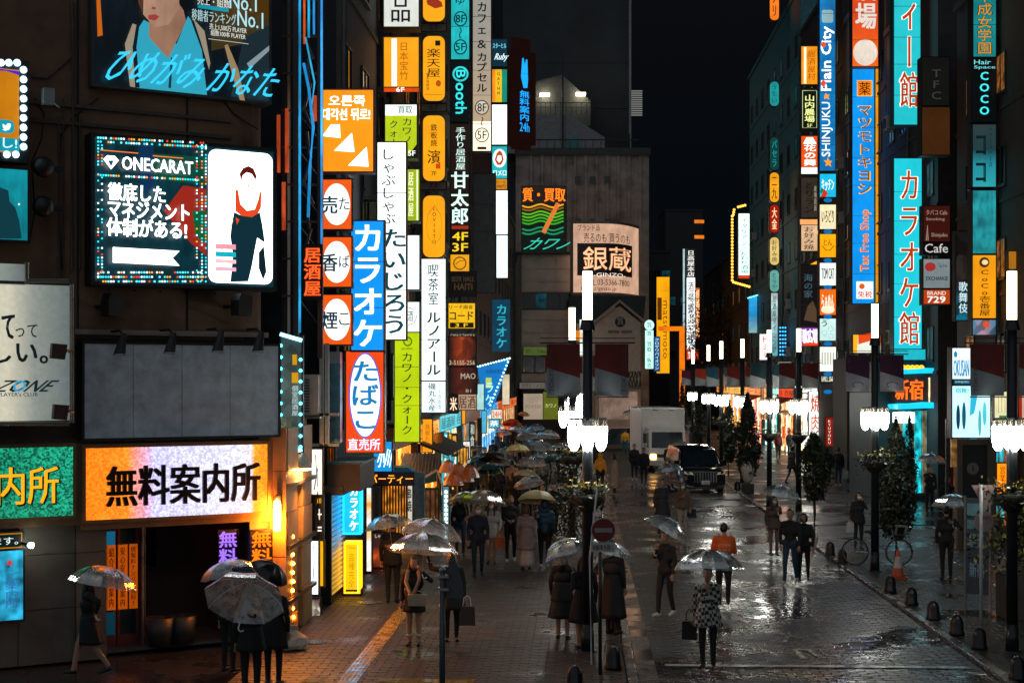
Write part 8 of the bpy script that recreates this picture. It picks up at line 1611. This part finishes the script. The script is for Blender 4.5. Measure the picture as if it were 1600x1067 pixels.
person(1216, 716, 0, 'distant woman in dark red standing by the lit shop front', top=cloth((.2, .02, .02)), h=1.62, hair='long')
person(1234, 716, 20, 'distant man in navy near the glowing white panel', top=NV, h=1.72)
# --- middle distance on the road and left
person(938, 770, 176, 'person in a bright orange hooded jacket left of the fur coat', top=cloth((.85, .3, .01), .6), hood=cloth((.85, .3, .01), .6), h=1.68)
person(960, 770, -80, 'woman in a long beige fur coat carrying a black bag', top=cloth((.36, .24, .17), .95), bot=BK, coat=(.22, .26), h=1.62, hair='bob', thick=1.15)
person(977, 712, 176, 'distant person in an orange jacket and teal trousers', top=cloth((.85, .35, .01), .6), bot=cloth((.01, .1, .12)), h=1.7)
person(991, 750, 10, 'dark figure with white shoes left of the truck', shoe=SNK, h=1.72)
person(1006, 757, -10, 'dark figure right of the one with white shoes', h=1.68)
person(1070, 742, 0, 'person in brown between the truck and the minivan', top=cloth((.12, .07, .05)), h=1.68)
person(1045, 746, 5, 'dark haired figure in front of the truck bumper', h=1.66)
FR = [(848, 846, 752, 'man in a black jacket behind the yellow umbrella', BK, 0), (865, 838, 0, 'dark figure right of the man behind the yellow umbrella', BK, 0), (836, 800, 0, 'face glimpsed under the domed grey umbrella', BK, 0), (822, 812, 0, 'dark figure under the middle pale umbrellas', NV, 170),
      (765, 812, 0, 'dark figure under the teal umbrella', BK, 175), (780, 800, 0, 'dark figure right of the teal umbrella', NV, 178), (732, 800, 0, 'person in black near the orange parasols', BK, 170), (714, 808, 0, 'masked person beside the orange parasols', BK, 0), (752, 770, 0, 'dark coat in the crowd behind the dark umbrella', BK, 175), (800, 790, 0, 'person in a brown coat under the beige umbrella', cloth((.3, .18, .12)), 178),
      (812, 742, 0, 'distant figure behind the beige umbrella', BK, 0), (770, 735, 0, 'tall dark figure in front of the blue lit sign', BK, 178), (783, 728, 0, 'dark figure with a pale scarf in the far crowd', NV, 178), (856, 758, 0, 'figure under the far pale umbrella pair', BK, 175), (868, 672+8, 0, 'distant dark figure before the olive notice board', BK, 0), (822, 700, 0, 'distant figure under the red and white umbrella', BK, 178), (800, 705, 0, 'distant figure below the orange umbrella', BK, 178), (895, 690, 0, 'distant dark figure beside the pawn shop entrance', BK, 0), (927, 742, 0, 'dark figure half hidden by the near lamp', BK, 178)]
for px, fy, _, lb, m, rz in FR: person(px, fy, rz+rnd.uniform(-15, 15), lb, top=m, h=rnd.uniform(1.6, 1.75), mask='masked' in lb, coat=(.8, .2) if rnd.random() < .5 else None, stride=rnd.choice([0, .4, .8]), hands=rnd.choice([None, {'R': (-.1, -.24, 1.12)}, {'L': (.1, -.22, 1.2), 'R': (-.2, -.1, .95)}]))
for ax, ay, wp, fy, kd, tx, ty, lb in ((824, 744, 46, 850, 'grey', -12, 8, 'grey umbrella leaning left above the yellow one'), (825, 733, 42, 835, 'beige', 8, 4, 'pale brown umbrella in the middle of the umbrella column'), (830, 713, 44, 812, 'grey', 0, 2, 'domed grey umbrella over a half hidden face'), (808, 693, 36, 792, 'yellow', -2, 0, 'cream umbrella high in the crowd'), (764, 724, 42, 812, 'teal', 2, 6, 'dark teal umbrella over the left crowd'), (771, 705, 44, 800, 'black', 4, 8, 'dark see through umbrella above the teal one'),
      (868, 709, 34, 800, 'teal', 2, 0, 'teal umbrella right of the grey domed one'), (841, 685, 48, 760, 'grey', 4, 6, 'pale clear umbrella low in the far cluster'), (823, 673, 34, 748, 'grey', -6, 10, 'round pale umbrella in the far cluster'), (858, 671, 36, 745, 'grey', 6, 4, 'pale umbrella at the right of the far cluster'), (787, 670, 24, 740, 'grey', 0, 8, 'small clear umbrella near the blue lit sign'), (800, 654, 30, 705, 'red', 0, 4, 'flat orange red umbrella at the far end of the crowd'), (819, 643, 18, 690, 'beige', 6, 4, 'tiny pink white umbrella before the pawn shop'),
      (703, 741, 22, 800, 'red', -10, 8, 'red umbrella below the white awning frame'), (745, 712, 40, 790, 'navy', -14, 10, 'dark blue umbrella left of the dark one'), (988, 640, 26, 700, 'grey', 10, 5, 'clear umbrella left of the truck roof'), (1228, 640+0, 22, 712, 'brown', 4, 2, 'pinkish umbrella by the far lit shop fronts')):
    umbrella(ax, ay, wp, dd(fy), lb, kd, tx, ty)

cr_ = random.Random(31)
for i, (px, fy) in enumerate(((742, 762), (758, 752), (790, 762), (806, 768), (818, 772), (836, 770), (850, 778), (776, 716), (792, 715), (812, 712), (834, 724), (846, 716), (760, 790), (744, 786), (786, 782), (802, 820), (876, 752), (884, 738))):
    top_ = cr_.choice([BK, NV, cloth((.05, .04, .045)), cloth((.16, .13, .12)), BK])
    tag(person(px, fy, cr_.choice([0, 180])+cr_.uniform(-25, 25), 'dark figure packed in the crowd on the left pavement', top=top_, h=cr_.uniform(1.58, 1.76), hair=cr_.choice(['short', 'long', 'bob']), coat=(.7, .2) if cr_.random() < .5 else None, stride=cr_.choice([0, .5, .9])), group='people packed in the crowd on the left pavement')
for i, (ax, ay, wp, fy, kd) in enumerate(((742, 696, 36, 762, 'clear'), (790, 698, 34, 764, 'clear'), (812, 664, 30, 716, 'clear'), (836, 662, 28, 724, 'clear'), (776, 660, 26, 716, 'clear'), (850, 706, 36, 778, 'clear'), (876, 692, 32, 752, 'clear'), (786, 712, 38, 784, 'clear'))):
    tag(umbrella(ax, ay, wp, dd(fy), 'clear umbrella in the packed crowd on the left pavement', kd, cr_.uniform(-10, 10), cr_.uniform(0, 10)), group='clear umbrellas in the packed crowd')

bpy.data.scenes.remove(SC2)
